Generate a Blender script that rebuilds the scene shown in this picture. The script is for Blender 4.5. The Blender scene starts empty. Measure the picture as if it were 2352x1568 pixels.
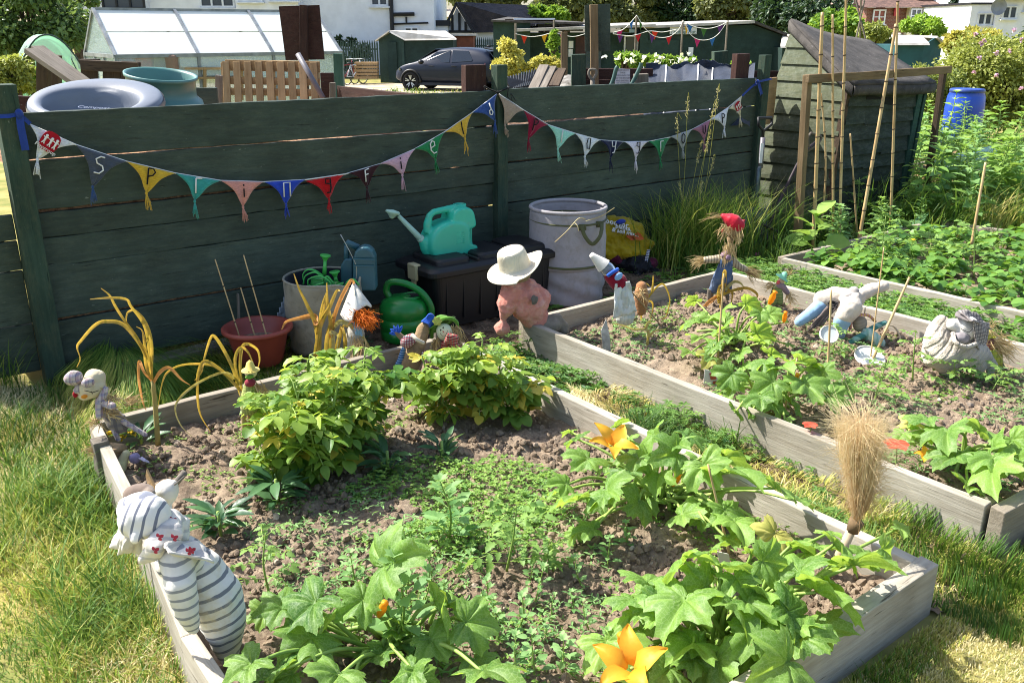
import bpy, math, random
import numpy as np
from mathutils import Vector, Matrix
rng = np.random.default_rng(7); random.seed(7)
SC = bpy.context.scene; COL = SC.collection
FPX = 2046.; PIT = math.radians(19.3); YAW = math.radians(37.1); EYE = np.array([0, 0, 1.8])
RT = np.array([math.cos(YAW), -math.sin(YAW), 0]); FW = np.array([math.sin(YAW), math.cos(YAW), 0]); UP = np.array([0, 0, 1.])
def A(*a): return np.array(a, float)
def nrm(v): v = np.asarray(v, float); return v/(np.linalg.norm(v)+1e-12)
def ray(px, py):
    xc = (px-1176)/FPX; yc = (py-784)/FPX
    return RT*xc + FW*(math.cos(PIT)-yc*math.sin(PIT)) - UP*(yc*math.cos(PIT)+math.sin(PIT))
def G(px, py, z=0.): d = ray(px, py); return EYE + d*(z-1.8)/d[2]        # survey point on level z
def V(px, py, v): d = ray(px, py); return EYE + d*v/d[1]                  # survey point on the plane y = v
def U(px, py, u): d = ray(px, py); return EYE + d*u/d[0]
def K(px, py, dep): d = ray(px, py); return EYE + d*dep/(d@FW)            # survey point at distance dep
class PF:                                                                # upright survey plane through a base point
    def __init__(s, base, dep=None):
        s.base = np.asarray(base, float); s.dep = s.base@FW if dep is None else dep
        s.k = (EYE*0+s.base-EYE)@(FW*math.cos(PIT)-UP*math.sin(PIT))/FPX
    def __call__(s, px, py, dd=0.): return K(px, py, s.dep+dd)
def c11(x, y): return (x*.336, y*.336)
def c12(x, y): return (780.8+x*.336, y*.336)
def c13(x, y): return (1561.6+x*.336, y*.336)
def c21(x, y): return (x*.336, 517.4+y*.336)
def c22(x, y): return (780.8+x*.336, 423.3+y*.336)
def c23(x, y): return (1561.6+x*.336, 423.3+y*.336)
def c31(x, y): return (x*.336, 1041.4+y*.336)
def c32(x, y): return (780.8+x*.336, 1041.4+y*.336)
def c33(x, y): return (1561.6+x*.3959, 947.3+y*.3959)
_T = rng.random((64, 64, 4))
def vn(x, y, ch=0):
    xi = np.floor(x).astype(int); yi = np.floor(y).astype(int); fx = x-xi; fy = y-yi
    fx = fx*fx*(3-2*fx); fy = fy*fy*(3-2*fy); t = _T[:, :, ch]
    g = lambda a, b: t[a % 64, b % 64]
    return (g(xi, yi)*(1-fx)+g(xi+1, yi)*fx)*(1-fy)+(g(xi, yi+1)*(1-fx)+g(xi+1, yi+1)*fx)*fy
def fbm(x, y, o=4, ch=0):
    s = 0; a = .5
    for i in range(o): s = s+a*vn(x*2**i+i*7.3, y*2**i+i*3.1, ch); a *= .5
    return s
class MB:
    def __init__(s): s.v = []; s.g = []; s.n = 0
    def add(s, Vs, Fs, mi=0, t=.5):
        Vs = np.asarray(Vs, float).reshape(-1, 3); s.v.append(Vs)
        if isinstance(Fs, np.ndarray): Fs = [Fs]
        elif len(Fs) and isinstance(Fs[0], (tuple, list)):
            d = {}
            for f in Fs: d.setdefault(len(f), []).append(f)
            Fs = [np.array(x) for x in d.values()]
        for f in Fs:
            f = np.asarray(f, int); s.g.append((f+s.n, mi, np.broadcast_to(np.asarray(t, float), (len(f),)) if np.ndim(t) == 0 or len(np.atleast_1d(t)) == len(f) else np.resize(t, len(f))))
        s.n += len(Vs)
    def mesh(s, name, org=None, smooth=False):
        me = bpy.data.meshes.new(name)
        Vs = np.concatenate(s.v)
        if org is not None: Vs = Vs-np.asarray(org)
        me.vertices.add(len(Vs)); me.vertices.foreach_set('co', Vs.astype('f').ravel())
        tot = np.concatenate([np.full(len(f), f.shape[1]) for f, _, _ in s.g]); loops = np.concatenate([f.ravel() for f, _, _ in s.g])
        me.loops.add(len(loops)); me.loops.foreach_set('vertex_index', loops.astype('i'))
        me.polygons.add(len(tot)); me.polygons.foreach_set('loop_start', np.concatenate([[0], np.cumsum(tot)[:-1]]).astype('i'))
        me.polygons.foreach_set('material_index', np.concatenate([np.full(len(f), m) for f, m, _ in s.g]).astype('i'))
        me.polygons.foreach_set('use_smooth', np.full(len(tot), bool(smooth)))
        at = me.attributes.new('tint', 'FLOAT', 'FACE'); at.data.foreach_set('value', np.concatenate([t for _, _, t in s.g]).astype('f'))
        me.update(calc_edges=True); me.validate()
        return me
    def box(s, c, sz, R=None, mi=0, t=.5):
        c = np.asarray(c, float); h = np.asarray(sz, float)/2
        P = np.array([[x, y, z] for x in (-1, 1) for y in (-1, 1) for z in (-1, 1)])*h
        if R is not None: P = P@np.asarray(R).T
        s.add(P+c, np.array([[0, 1, 3, 2], [4, 6, 7, 5], [0, 4, 5, 1], [2, 3, 7, 6], [0, 2, 6, 4], [1, 5, 7, 3]]), mi, t)
    def bar(s, p, q, w, h, mi=0, t=.5, up=UP):                      # box from p to q
        p = np.asarray(p, float); q = np.asarray(q, float); x = nrm(q-p); y = nrm(np.cross(up, x)) if abs(x@up) < .99 else A(1, 0, 0); z = np.cross(x, y)
        s.box((p+q)/2, (np.linalg.norm(q-p), w, h), np.stack([x, y, z], 1), mi, t)
    def hexa(s, a, b, mi=0, t=.5):                                   # two matching quads a, b -> closed solid
        n = len(a); s.add(list(a)+list(b), [tuple(range(n))[::-1], tuple(range(n, 2*n))]+[(i, (i+1) % n, n+(i+1) % n, n+i) for i in range(n)], mi, t)
    def tube(s, pts, r, n=8, mi=0, t=.5, cap=True, flat=None):
        P = np.asarray(pts, float); m = len(P); r = np.broadcast_to(np.asarray(r, float), (m,))
        T = np.gradient(P, axis=0); T = T/(np.linalg.norm(T, axis=1)[:, None]+1e-12)
        a = nrm(np.cross(T[0], A(.13, .21, 1) if abs(T[0][2]) < .9 else A(1, .1, .2))); fr = []
        for i in range(m):
            a = nrm(a-T[i]*(a@T[i])); fr.append((a, np.cross(T[i], a)))
        an = np.arange(n)*2*np.pi/n; c = np.cos(an)[:, None]; si = np.sin(an)[:, None]*(1 if flat is None else flat)
        Vs = np.concatenate([P[i]+r[i]*(c*fr[i][0]+si*fr[i][1]) for i in range(m)])
        i, j = np.meshgrid(np.arange(m-1), np.arange(n), indexing='ij'); i = i.ravel(); j = j.ravel(); k = (j+1) % n
        F = [np.stack([i*n+j, i*n+k, (i+1)*n+k, (i+1)*n+j], 1)]
        if cap: F += [np.arange(n)[::-1][None], np.arange(n)[None]+(m-1)*n]
        for f in F: pass
        s.add(Vs, F, mi, t)
    def lathe(s, prof, c=(0, 0, 0), n=32, R=None, mi=0, t=.5, sx=1, sy=1, closed=False):
        an = np.arange(n)*2*np.pi/n; m = len(prof); P = np.array(prof, float)
        Vs = np.stack([P[:, 0][:, None]*np.cos(an)*sx, P[:, 0][:, None]*np.sin(an)*sy, np.repeat(P[:, 1][:, None], n, 1)], -1).reshape(-1, 3)
        if R is not None: Vs = Vs@np.asarray(R).T
        mm = m if closed else m-1
        i, j = np.meshgrid(np.arange(mm), np.arange(n), indexing='ij'); i = i.ravel(); j = j.ravel(); k = (j+1) % n; i2 = (i+1) % m
        s.add(Vs+np.asarray(c), np.stack([i*n+j, i*n+k, i2*n+k, i2*n+j], 1), mi, t)
    def ell(s, c, r, R=None, n=16, m=10, mi=0, t=.5, bumpy=0, seed=0):
        th = np.linspace(0, np.pi, m+1)[1:-1]; an = np.arange(n)*2*np.pi/n
        D = np.stack([np.sin(th)[:, None]*np.cos(an), np.sin(th)[:, None]*np.sin(an), np.repeat(np.cos(th)[:, None], n, 1)], -1).reshape(-1, 3)
        D = np.concatenate([D, [[0, 0, 1], [0, 0, -1]]])
        if bumpy: D = D*(1+bumpy*(fbm(D[:, 0]*2+seed+D[:, 2]*1.3+9, D[:, 1]*2+D[:, 2]*1.7+9+seed, 3)-.45)*2)[:, None]
        P = D*np.asarray(r)
        if R is not None: P = P@np.asarray(R).T
        k = len(th); i, j = np.meshgrid(np.arange(k-1), np.arange(n), indexing='ij'); i = i.ravel(); j = j.ravel(); j2 = (j+1) % n
        jj = np.arange(n); j3 = (jj+1) % n
        s.add(P+np.asarray(c), [np.stack([i*n+j, (i+1)*n+j, (i+1)*n+j2, i*n+j2], 1), np.stack([np.full(n, k*n), jj, j3], 1), np.stack([np.full(n, k*n+1), (k-1)*n+j3, (k-1)*n+jj], 1)], mi, t)
    def grid(s, P, mi=0, t=.5, wrap=False):                         # P (a,b,3)
        a, b = P.shape[:2]; bb = b if wrap else b-1
        i, j = np.meshgrid(np.arange(a-1), np.arange(bb), indexing='ij'); i = i.ravel(); j = j.ravel(); k = (j+1) % b
        s.add(P.reshape(-1, 3), np.stack([i*b+j, (i+1)*b+j, (i+1)*b+k, i*b+k], 1), mi, t)
    def prism(s, poly, off, mi=0, t=.5):                            # polygon (n,3) extruded by off
        poly = [np.asarray(p, float) for p in poly]; s.hexa(poly, [p+np.asarray(off) for p in poly], mi, t)
    def ribbon(s, P, w, nor=UP, mi=0, t=.5, fold=.25):
        P = np.asarray(P, float); m = len(P); w = np.broadcast_to(np.asarray(w, float), (m,))
        T = np.gradient(P, axis=0); T = T/(np.linalg.norm(T, axis=1)[:, None]+1e-12)
        S = np.cross(T, np.broadcast_to(nor, (m, 3))); S = S/(np.linalg.norm(S, axis=1)[:, None]+1e-9)
        for i in range(1, m):
            if S[i]@S[i-1] < 0: S[i] *= -1
        N = np.cross(S, T)
        Q = np.stack([P-S*w[:, None]/2+N*(w*fold)[:, None], P, P+S*w[:, None]/2+N*(w*fold)[:, None]], 1)
        s.grid(Q, mi, t)
    def leaves(s, P, D, N, S, tp='kite', mi=0, t=.5):
        tv, tf = TEMPL[tp]; P = np.asarray(P, float).reshape(-1, 3); n = len(P)
        if n == 0: return
        D = np.broadcast_to(np.asarray(D, float), (n, 3)); N = np.broadcast_to(np.asarray(N, float), (n, 3)); S = np.broadcast_to(np.asarray(S, float), (n,))
        X = D/(np.linalg.norm(D, axis=1)[:, None]+1e-9); Y = np.cross(N, X); Y = Y/(np.linalg.norm(Y, axis=1)[:, None]+1e-9); Z = np.cross(X, Y)
        Vs = P[:, None]+S[:, None, None]*(tv[None, :, 0:1]*X[:, None]+tv[None, :, 1:2]*Y[:, None]+tv[None, :, 2:3]*Z[:, None])
        off = (np.arange(n)*len(tv))[:, None, None]; t = np.broadcast_to(np.asarray(t, float), (n,))
        s.v.append(Vs.reshape(-1, 3))
        for f, dt in tf: s.g.append(((f[None]+off).reshape(-1, f.shape[1])+s.n, mi, np.clip(np.repeat(t, len(f))+np.tile(dt, n), 0, 1)))
        s.n += n*len(tv)
TEMPL = {}
def templ(name, rows, droop=.2, fold=.35, skew=0):
    v = [(0, 0, 0)]
    for x, w in rows: v += [(x, w, fold*w-droop*x*x), (x, 0, -droop*x*x), (x, -w, fold*w-droop*x*x)]
    v.append((1, 0, -droop)); k = len(rows); tri = [(0, 2, 1), (0, 3, 2)]; qu = []
    for i in range(k-1):
        a = 1+3*i; qu += [(a, a+1, a+4, a+3), (a+1, a+2, a+5, a+4)]
    a = 1+3*(k-1); e = 1+3*k; tri += [(a, a+1, e), (a+1, a+2, e)]
    TEMPL[name] = (np.array(v), [(np.array(tri), np.zeros(len(tri)))]+([(np.array(qu), np.zeros(len(qu)))] if qu else []))
templ('kite', [(.45, .3)], .15, .3); templ('ovate', [(.2, .24), (.5, .3), (.8, .17)], .25, .3); templ('long', [(.3, .1), (.7, .09)], .3, .4)
templ('lance', [(.25, .13), (.6, .15), (.85, .08)], .25, .4); templ('broad', [(.15, .3), (.45, .42), (.75, .34), (.93, .15)], .2, .25)
templ('serr', [(.12, .16), (.2, .34), (.34, .22), (.45, .36), (.6, .18), (.7, .24), (.85, .1)], .25, .3)
templ('diam', [(.2, .08), (.42, .3), (.55, .24), (.62, .28), (.85, .1)], .15, .3)
def gourd_template(name, seed):
    r = np.random.default_rng(seed); nt = 72; th = np.linspace(-np.pi, np.pi, nt+1)[:-1]
    lob = np.array([0, 1.0, -1.0, 1.98, -1.98]); L = np.array([1, .94, .94, .8, .8])*(1+.2*(r.random(5)-.5)); W = [.66, .6, .6, .66, .66]
    rr = np.max([l*np.exp(-((th-a)/w)**2/1.5) for a, l, w in zip(lob, L, W)], 0); rr = np.maximum(rr, .46*(1-np.exp(-((np.abs(th)-np.pi)/.35)**2))+.05)
    rr = rr*(1+.13*(np.abs(((th*24/(2*np.pi)) % 1)-.5)*2-.5)+.07*(r.random(nt)-.5))
    fr = np.array([.12, .3, .5, .68, .84, 1.]); R = fr[:, None]*rr
    vein = np.max([np.exp(-((th-a)/.1)**2) for a in lob], 0)
    side = np.abs(np.sin(th*9))**6
    wav = np.sin(th*5+seed)*.11+np.sin(th*9+2*seed)*.07; fold = np.abs(np.sin(th))*(.42+.12*math.sin(seed*2.1))
    Z = .05*R+fold*R*(1-.45*R)+.05*(1-vein)*np.sin(fr*np.pi)[:, None]+R**2*(wav-.24)-.03*vein+.012*np.sin(th*18+fr[:, None]*25)
    P = np.stack([R*np.cos(th), R*np.sin(th), Z], -1).reshape(-1, 3); P = np.concatenate([P, [[0, 0, 0]]])
    k = len(fr); i, j = np.meshgrid(np.arange(k-1), np.arange(nt), indexing='ij'); i = i.ravel(); j = j.ravel(); j2 = (j+1) % nt
    q = np.stack([i*nt+j, (i+1)*nt+j, (i+1)*nt+j2, i*nt+j2], 1); vm = np.maximum(vein, .0)
    dt = (.5*vm[j]*(1-.1*i)+.12*(side[j] > .6)*(i < 4)+.08*(i == k-2)).astype(float)+.16*(r.random(len(i))-.5)
    jj = np.arange(nt); tr = np.stack([np.full(nt, k*nt), jj, (jj+1) % nt], 1)
    TEMPL[name] = (P, [(q, dt), (tr, .2*np.ones(nt))])
for i in range(5): gourd_template('gourd%d' % i, i+3)
ORG = {}
def thing(name, label, cat, loc=(0, 0, 0), group=None, rz=0.):
    o = bpy.data.objects.new(name, None); o.empty_display_size = .1; COL.objects.link(o); o.location = loc; o.rotation_euler = (0, 0, rz)
    o['label'] = label; o['category'] = cat
    if group: o['group'] = group
    ORG[o] = np.asarray(loc, float); return o
def part(name, mb, mats, parent, smooth=False, world=True, bevel=0, label=None, kind=None, sub=0, solid=0):
    org = None
    if world:
        p = parent; org = np.zeros(3)
        while p is not None: org = org+np.array(p.location); p = p.parent
    me = mb if isinstance(mb, bpy.types.Mesh) else mb.mesh(name, org, smooth)
    o = bpy.data.objects.new(name, me); COL.objects.link(o); o.parent = parent
    if not len(me.materials):
        for m in (mats if isinstance(mats, (list, tuple)) else [mats]): me.materials.append(m)
    if label: o['label'] = label
    if kind: o['kind'] = kind
    fin(o, bevel, sub, solid); return o
def fin(o, bevel=0, sub=0, solid=0):
    if solid: m = o.modifiers.new('solid', 'SOLIDIFY'); m.thickness = solid
    if bevel: m = o.modifiers.new('bevel', 'BEVEL'); m.width = bevel; m.segments = 2; m.limit_method = 'ANGLE'
    if sub: m = o.modifiers.new('sub', 'SUBSURF'); m.levels = sub; m.render_levels = sub
def solo(name, mb, mats, label=None, cat=None, group=None, org=(0, 0, 0), smooth=False, kind=None, **kw):
    me = mb.mesh(name, org, smooth); o = bpy.data.objects.new(name, me); COL.objects.link(o); o.location = org
    for m in (mats if isinstance(mats, (list, tuple)) else [mats]): me.materials.append(m)
    if kind: o['kind'] = kind
    if label: o['label'] = label
    if cat: o['category'] = cat
    if group: o['group'] = group
    fin(o, **kw); return o
def dup(root, loc, rz=0., sc=1., label=None, group=None):
    def cp(o, par):
        c = o.copy(); COL.objects.link(c); c.parent = par
        for ch in list(o.children): cp(ch, c)
        return c
    r = cp(root, None); r.location = loc; r.rotation_euler = (0, 0, rz); r.scale = (sc, sc, sc)
    if label: r['label'] = label
    if group: r['group'] = group
    ORG[r] = np.asarray(loc, float); return r
_clouds = bpy.data.textures.new('cloth_folds', 'CLOUDS'); _clouds.noise_scale = .05; _clouds.noise_depth = 3
_clouds2 = bpy.data.textures.new('fine_folds', 'CLOUDS'); _clouds2.noise_scale = .018
def blob(name, shapes, mat, parent, vox=.006, wr=.008, sm=6, fine=False, label=None):
    """one continuous stuffed-cloth surface grown over ellipsoids ('e',c,r[,R]) and tapering tubes ('t',pts,radii)"""
    b = MB()
    for q in shapes:
        if q[0] == 'e': b.ell(q[1], q[2], q[3] if len(q) > 3 else None, 20, 14)
        elif q[0] == 't':
            P = np.asarray(q[1], float); b.tube(P, q[2], 14); rr = np.broadcast_to(q[2], (len(P),))
            b.ell(P[0], (rr[0],)*3, None, 14, 10); b.ell(P[-1], (rr[-1],)*3, None, 14, 10)
    o = part(name, b, mat, parent, True, label=label)
    m = o.modifiers.new('skin', 'REMESH'); m.mode = 'VOXEL'; m.voxel_size = vox; m.use_smooth_shade = True
    m = o.modifiers.new('soft', 'SMOOTH'); m.factor = .5; m.iterations = sm
    if wr: m = o.modifiers.new('folds', 'DISPLACE'); m.texture = _clouds2 if fine else _clouds; m.strength = wr; m.mid_level = .5
    return o
def cloth(mb, a, b, c, d, nu=14, nv=14, amp=.01, fr=12, seed=0, sag=0, mi=0, t=.5):
    """rumpled cloth between four corners a b (top) d c (bottom)"""
    a, b, c, d = [np.asarray(x, float) for x in (a, b, c, d)]
    u = np.linspace(0, 1, nu)[None, :, None]; v = np.linspace(0, 1, nv)[:, None, None]
    P = (a*(1-u)+b*u)*(1-v)+(d*(1-u)+c*u)*v; n = nrm(np.cross(b-a, d-a))
    h = (fbm(u[..., 0]*fr*.4+seed+0*v[..., 0], v[..., 0]*fr*.25+seed, 3)-.45)*2*amp+np.sin(np.pi*u[..., 0])*np.sin(np.pi*v[..., 0])*sag
    mb.grid(P+n*h[..., None], mi, t)
def lin(h):
    h = h.lstrip('#'); return tuple((lambda c: c/12.92 if c <= .04045 else ((c+.055)/1.055)**2.4)(int(h[i:i+2], 16)/255) for i in (0, 2, 4))+(1,)
class NT:
    def __init__(s, name):
        s.m = bpy.data.materials.new(name); s.m.use_nodes = True; s.t = s.m.node_tree; s.b = s.t.nodes['Principled BSDF']; s.out = s.t.nodes['Material Output']
    def n(s, typ, **kw):
        x = s.t.nodes.new(typ)
        for k, v in kw.items(): setattr(x, k, v)
        return x
    def l(s, a, b): s.t.links.new(a, b)
    def mix(s, f, a, b, bt='MIX'):
        x = s.n('ShaderNodeMix', data_type='RGBA', blend_type=bt)
        for i, v in ((0, f), (6, a), (7, b)):
            if hasattr(v, 'is_output'): s.l(v, x.inputs[i])
            else: x.inputs[i].default_value = v
        return x.outputs[2]
    def math(s, op, a, b=0.):
        x = s.n('ShaderNodeMath', operation=op)
        for i, v in ((0, a), (1, b)):
            if hasattr(v, 'is_output'): s.l(v, x.inputs[i])
            else: x.inputs[i].default_value = v
        return x.outputs[0]
    def obj(s, sc=(1, 1, 1)):
        tc = s.n('ShaderNodeTexCoord'); oi = s.n('ShaderNodeObjectInfo'); ad = s.n('ShaderNodeVectorMath', operation='MULTIPLY_ADD'); s.l(oi.outputs['Random'], ad.inputs[0]); ad.inputs[1].default_value = (9, 7, 11); s.l(tc.outputs['Object'], ad.inputs[2]); mp = s.n('ShaderNodeMapping'); mp.inputs['Scale'].default_value = sc; s.l(ad.outputs[0], mp.inputs[0]); return mp.outputs[0]
    def noise(s, vec, sc, det=5, rough=.55):
        x = s.n('ShaderNodeTexNoise'); x.inputs['Scale'].default_value = sc; x.inputs['Detail'].default_value = det; x.inputs['Roughness'].default_value = rough
        if vec is not None: s.l(vec, x.inputs['Vector'])
        return x.outputs['Fac']
    def ramp(s, f, a, b):
        x = s.n('ShaderNodeMapRange'); x.inputs['From Min'].default_value = a; x.inputs['From Max'].default_value = b; s.l(f, x.inputs['Value']); return x.outputs[0]
    def attr(s, nm='tint'): x = s.n('ShaderNodeAttribute', attribute_name=nm); return x.outputs['Fac']
    def bump(s, h, st, dist=.01):
        x = s.n('ShaderNodeBump'); x.inputs['Strength'].default_value = st; x.inputs['Distance'].default_value = dist; s.l(h, x.inputs['Height']); s.l(x.outputs[0], s.b.inputs['Normal']); return x.outputs[0]
    def base(s, c):
        if hasattr(c, 'is_output'): s.l(c, s.b.inputs['Base Color'])
        else: s.b.inputs['Base Color'].default_value = c
    def set(s, **kw):
        for k, v in kw.items(): s.b.inputs[k.replace('_', ' ')].default_value = v
def M(name, col, col2=None, rough=.7, sc=6, bump=.2, bsc=None, stretch=(1, 1, 1), metal=0, lo=.38, hi=.62, spec=.4, dist=.006, coat=0, dirt=None, tintmix=None):
    t = NT(name); v = t.obj(stretch); c1 = lin(col); c2 = lin(col2) if col2 else tuple(x*.7 for x in c1[:3])+(1,)
    f = t.ramp(t.noise(v, sc), lo, hi); c = t.mix(f, c1, c2)
    if dirt: c = t.mix(t.ramp(t.noise(t.obj(), dirt[1], 8, .7), dirt[2], dirt[3]), c, lin(dirt[0]))
    if tintmix: c = t.mix(t.attr(), c, t.mix(1, c, lin(tintmix), 'MULTIPLY'))
    t.base(c); t.set(Roughness=rough, Metallic=metal); t.b.inputs['Specular IOR Level'].default_value = spec
    if coat: t.set(Coat_Weight=coat, Coat_Roughness=.05)
    if bump: t.bump(t.noise(v, bsc or sc*4, 6), bump, dist)
    return t.m
def L(name, dark, light, tr=None, rough=.45, trans=.4, veins=0, spec=.35):
    """leaf: face tint picks the colour, light passes through"""
    t = NT(name); oi = t.n('ShaderNodeObjectInfo'); v = t.obj()
    f = t.math('ADD', t.attr(), t.math('MULTIPLY', t.math('SUBTRACT', t.noise(v, 22, 4), .5), .55)); f = t.math('ADD', f, t.math('MULTIPLY', t.math('SUBTRACT', oi.outputs['Random'], .5), .18))
    cl = t.n('ShaderNodeClamp'); t.l(f, cl.inputs[0]); c = t.mix(cl.outputs[0], lin(dark), lin(light))
    if veins:
        vo = t.n('ShaderNodeTexVoronoi', feature='DISTANCE_TO_EDGE'); vo.inputs['Scale'].default_value = veins; t.l(v, vo.inputs['Vector']); c = t.mix(t.math('MULTIPLY', t.ramp(vo.outputs['Distance'], .09, .0), .4), c, lin('#b4cf8a')); c = t.mix(t.math('MULTIPLY', t.ramp(t.noise(v, 30, 6, .7), .6, .72), .45), c, lin('#b9c4a0')); c = t.mix(t.ramp(t.noise(v, 17, 5, .7), .7, .74), c, lin('#a08a4a'))
    t.base(c); t.set(Roughness=rough); t.b.inputs['Specular IOR Level'].default_value = spec
    nb = t.bump(t.noise(v, 70, 3), .25, .004)
    tl = t.n('ShaderNodeBsdfTranslucent'); t.l(t.mix(1, c, lin(tr or '#ffffb0'), 'MULTIPLY') if not tr else t.mix(.45, c, lin(tr)), tl.inputs[0])
    mx = t.n('ShaderNodeMixShader'); mx.inputs[0].default_value = trans; t.l(t.b.outputs[0], mx.inputs[1]); t.l(tl.outputs[0], mx.inputs[2]); t.l(mx.outputs[0], t.out.inputs[0])
    return t.m
def axis_stripes(t, vec, per, duty, soft=.04):
    sx = t.n('ShaderNodeVectorMath', operation='DOT_PRODUCT'); t.l(t.obj(), sx.inputs[0]); sx.inputs[1].default_value = vec
    w = t.math('ADD', sx.outputs['Value'], t.math('MULTIPLY', t.noise(t.obj(), 14, 2), per*.35))
    f = t.math('ABSOLUTE', t.math('SUBTRACT', t.math('FRACT', t.math('ADD', t.math('DIVIDE', w, per), 50.)), .5))
    return t.ramp(f, duty/2+soft, duty/2)
def CLOTH(name, col, stripes=(), rough=.9, var=.25, weave=900, bump=.25, dirt=None, trans=0):
    """cloth: stripes = [(axis, period, duty, colour, opacity)]"""
    t = NT(name); c1 = lin(col); c = t.mix(t.ramp(t.noise(t.obj(), 9, 6), .3, .7), c1, tuple(x*(1-var) for x in c1[:3])+(1,))
    for ax, per, du, cc, op in stripes: c = t.mix(t.math('MULTIPLY', axis_stripes(t, ax, per, du), op), c, lin(cc))
    if dirt: c = t.mix(t.ramp(t.noise(t.obj(), 11, 7, .7), .5, .75), c, lin(dirt))
    t.base(c); t.set(Roughness=rough); t.b.inputs['Specular IOR Level'].default_value = .15; t.set(Sheen_Weight=.15)
    h = t.math('ADD', t.noise(t.obj(), 35, 5), t.math('MULTIPLY', t.noise(t.obj(), weave, 1), .15)); t.bump(h, bump, .01)
    if trans:
        tl = t.n('ShaderNodeBsdfTranslucent'); t.l(c, tl.inputs[0]); mx = t.n('ShaderNodeMixShader'); mx.inputs[0].default_value = trans
        t.l(t.b.outputs[0], mx.inputs[1]); t.l(tl.outputs[0], mx.inputs[2]); t.l(mx.outputs[0], t.out.inputs[0])
    return t.m
def WOOD(name, col, col2, dark='#2a2119', st=(2.2, 30, 30), rough=.8, cr=.72, scuff=None):
    """grain runs along local x"""
    t = NT(name); v = t.obj(st); oi = t.n('ShaderNodeObjectInfo')
    c = t.mix(t.ramp(t.noise(v, 1.6, 8, .65), .3, .7), lin(col), lin(col2))
    c = t.mix(t.ramp(t.noise(t.obj((st[0]*2.5, st[1]*3, st[2]*3)), 1.1, 5, .6), cr-.1, cr), c, lin(dark))
    if scuff: c = t.mix(t.math('MULTIPLY', t.ramp(t.noise(t.obj((4, 12, 12)), 1.7, 12, .8), .47, .72), .5), c, lin(scuff)); c = t.mix(t.ramp(t.noise(t.obj((14, 60, 60)), 1.2, 6, .7), .66, .72), c, lin('#8a9184'))
    c = t.mix(t.ramp(t.noise(t.obj(), 3.1, 4), .35, .8), c, t.mix(1, c, (.62, .6, .56, 1), 'MULTIPLY'))
    c = t.mix(t.math('MULTIPLY', oi.outputs['Random'], .6), c, t.mix(1, c, (.55, .57, .55, 1), 'MULTIPLY'))
    t.base(c); t.set(Roughness=rough); t.b.inputs['Specular IOR Level'].default_value = .25; t.bump(t.noise(v, 2.2, 8, .7), .45, .008); return t.m
GREEN = dict()
m_soil = NT('dry_soil'); _v = m_soil.obj(); _c = m_soil.mix(m_soil.ramp(m_soil.noise(_v, 5, 8, .7), .35, .68), lin('#928270'), lin('#615143'))
_c = m_soil.mix(m_soil.ramp(m_soil.noise(_v, 60, 4), .5, .75), _c, lin('#a4937c')); m_soil.base(_c); m_soil.set(Roughness=1.); m_soil.b.inputs['Specular IOR Level'].default_value = .1
m_soil.bump(m_soil.noise(_v, 90, 8, .75), .8, .012); m_soil = m_soil.m
m_lawn = M('lawn_earth', '#9a8d58', '#6f7440', rough=1, sc=3, bump=.6, bsc=60, spec=.1)
m_chip = M('wood_chip_path', '#7d6c58', '#4a3d31', rough=1, sc=9, bump=.9, bsc=45, spec=.1, dist=.02)
m_gravel = M('gravel', '#b5ab98', '#94896f', rough=1, sc=2, bump=.5, bsc=50, spec=.1)
m_bed = WOOD('weathered_board', '#b3a999', '#95897a', '#554a3f')
m_bed2 = WOOD('silvered_board', '#c6bfb2', '#a39a8b', '#5f564a')
m_green = WOOD('green_painted_plank', '#46544a', '#38433b', '#1a211d', st=(2.2, 20, 20), cr=.72, rough=.62, scuff='#66705f')
m_greenpost = WOOD('green_painted_post', '#3f5346', '#2c4136', '#1b2a22', st=(2, 25, 25), scuff='#6b6a50')
m_brownpaint = WOOD('brown_painted_board', '#4a302a', '#38241f', '#1f1411', st=(2, 25, 25), scuff='#5d4a3e')
m_palewood = WOOD('pale_timber', '#b99a72', '#9a7c56', '#5d452e', st=(2, 22, 22), cr=.76)
m_greywood = WOOD('grey_timber', '#8f867b', '#6d645a', '#37302a', st=(2, 25, 25))
m_darkwood = WOOD('dark_old_timber', '#5c4c3c', '#43362a', '#211a14', st=(2, 22, 22))
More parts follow.
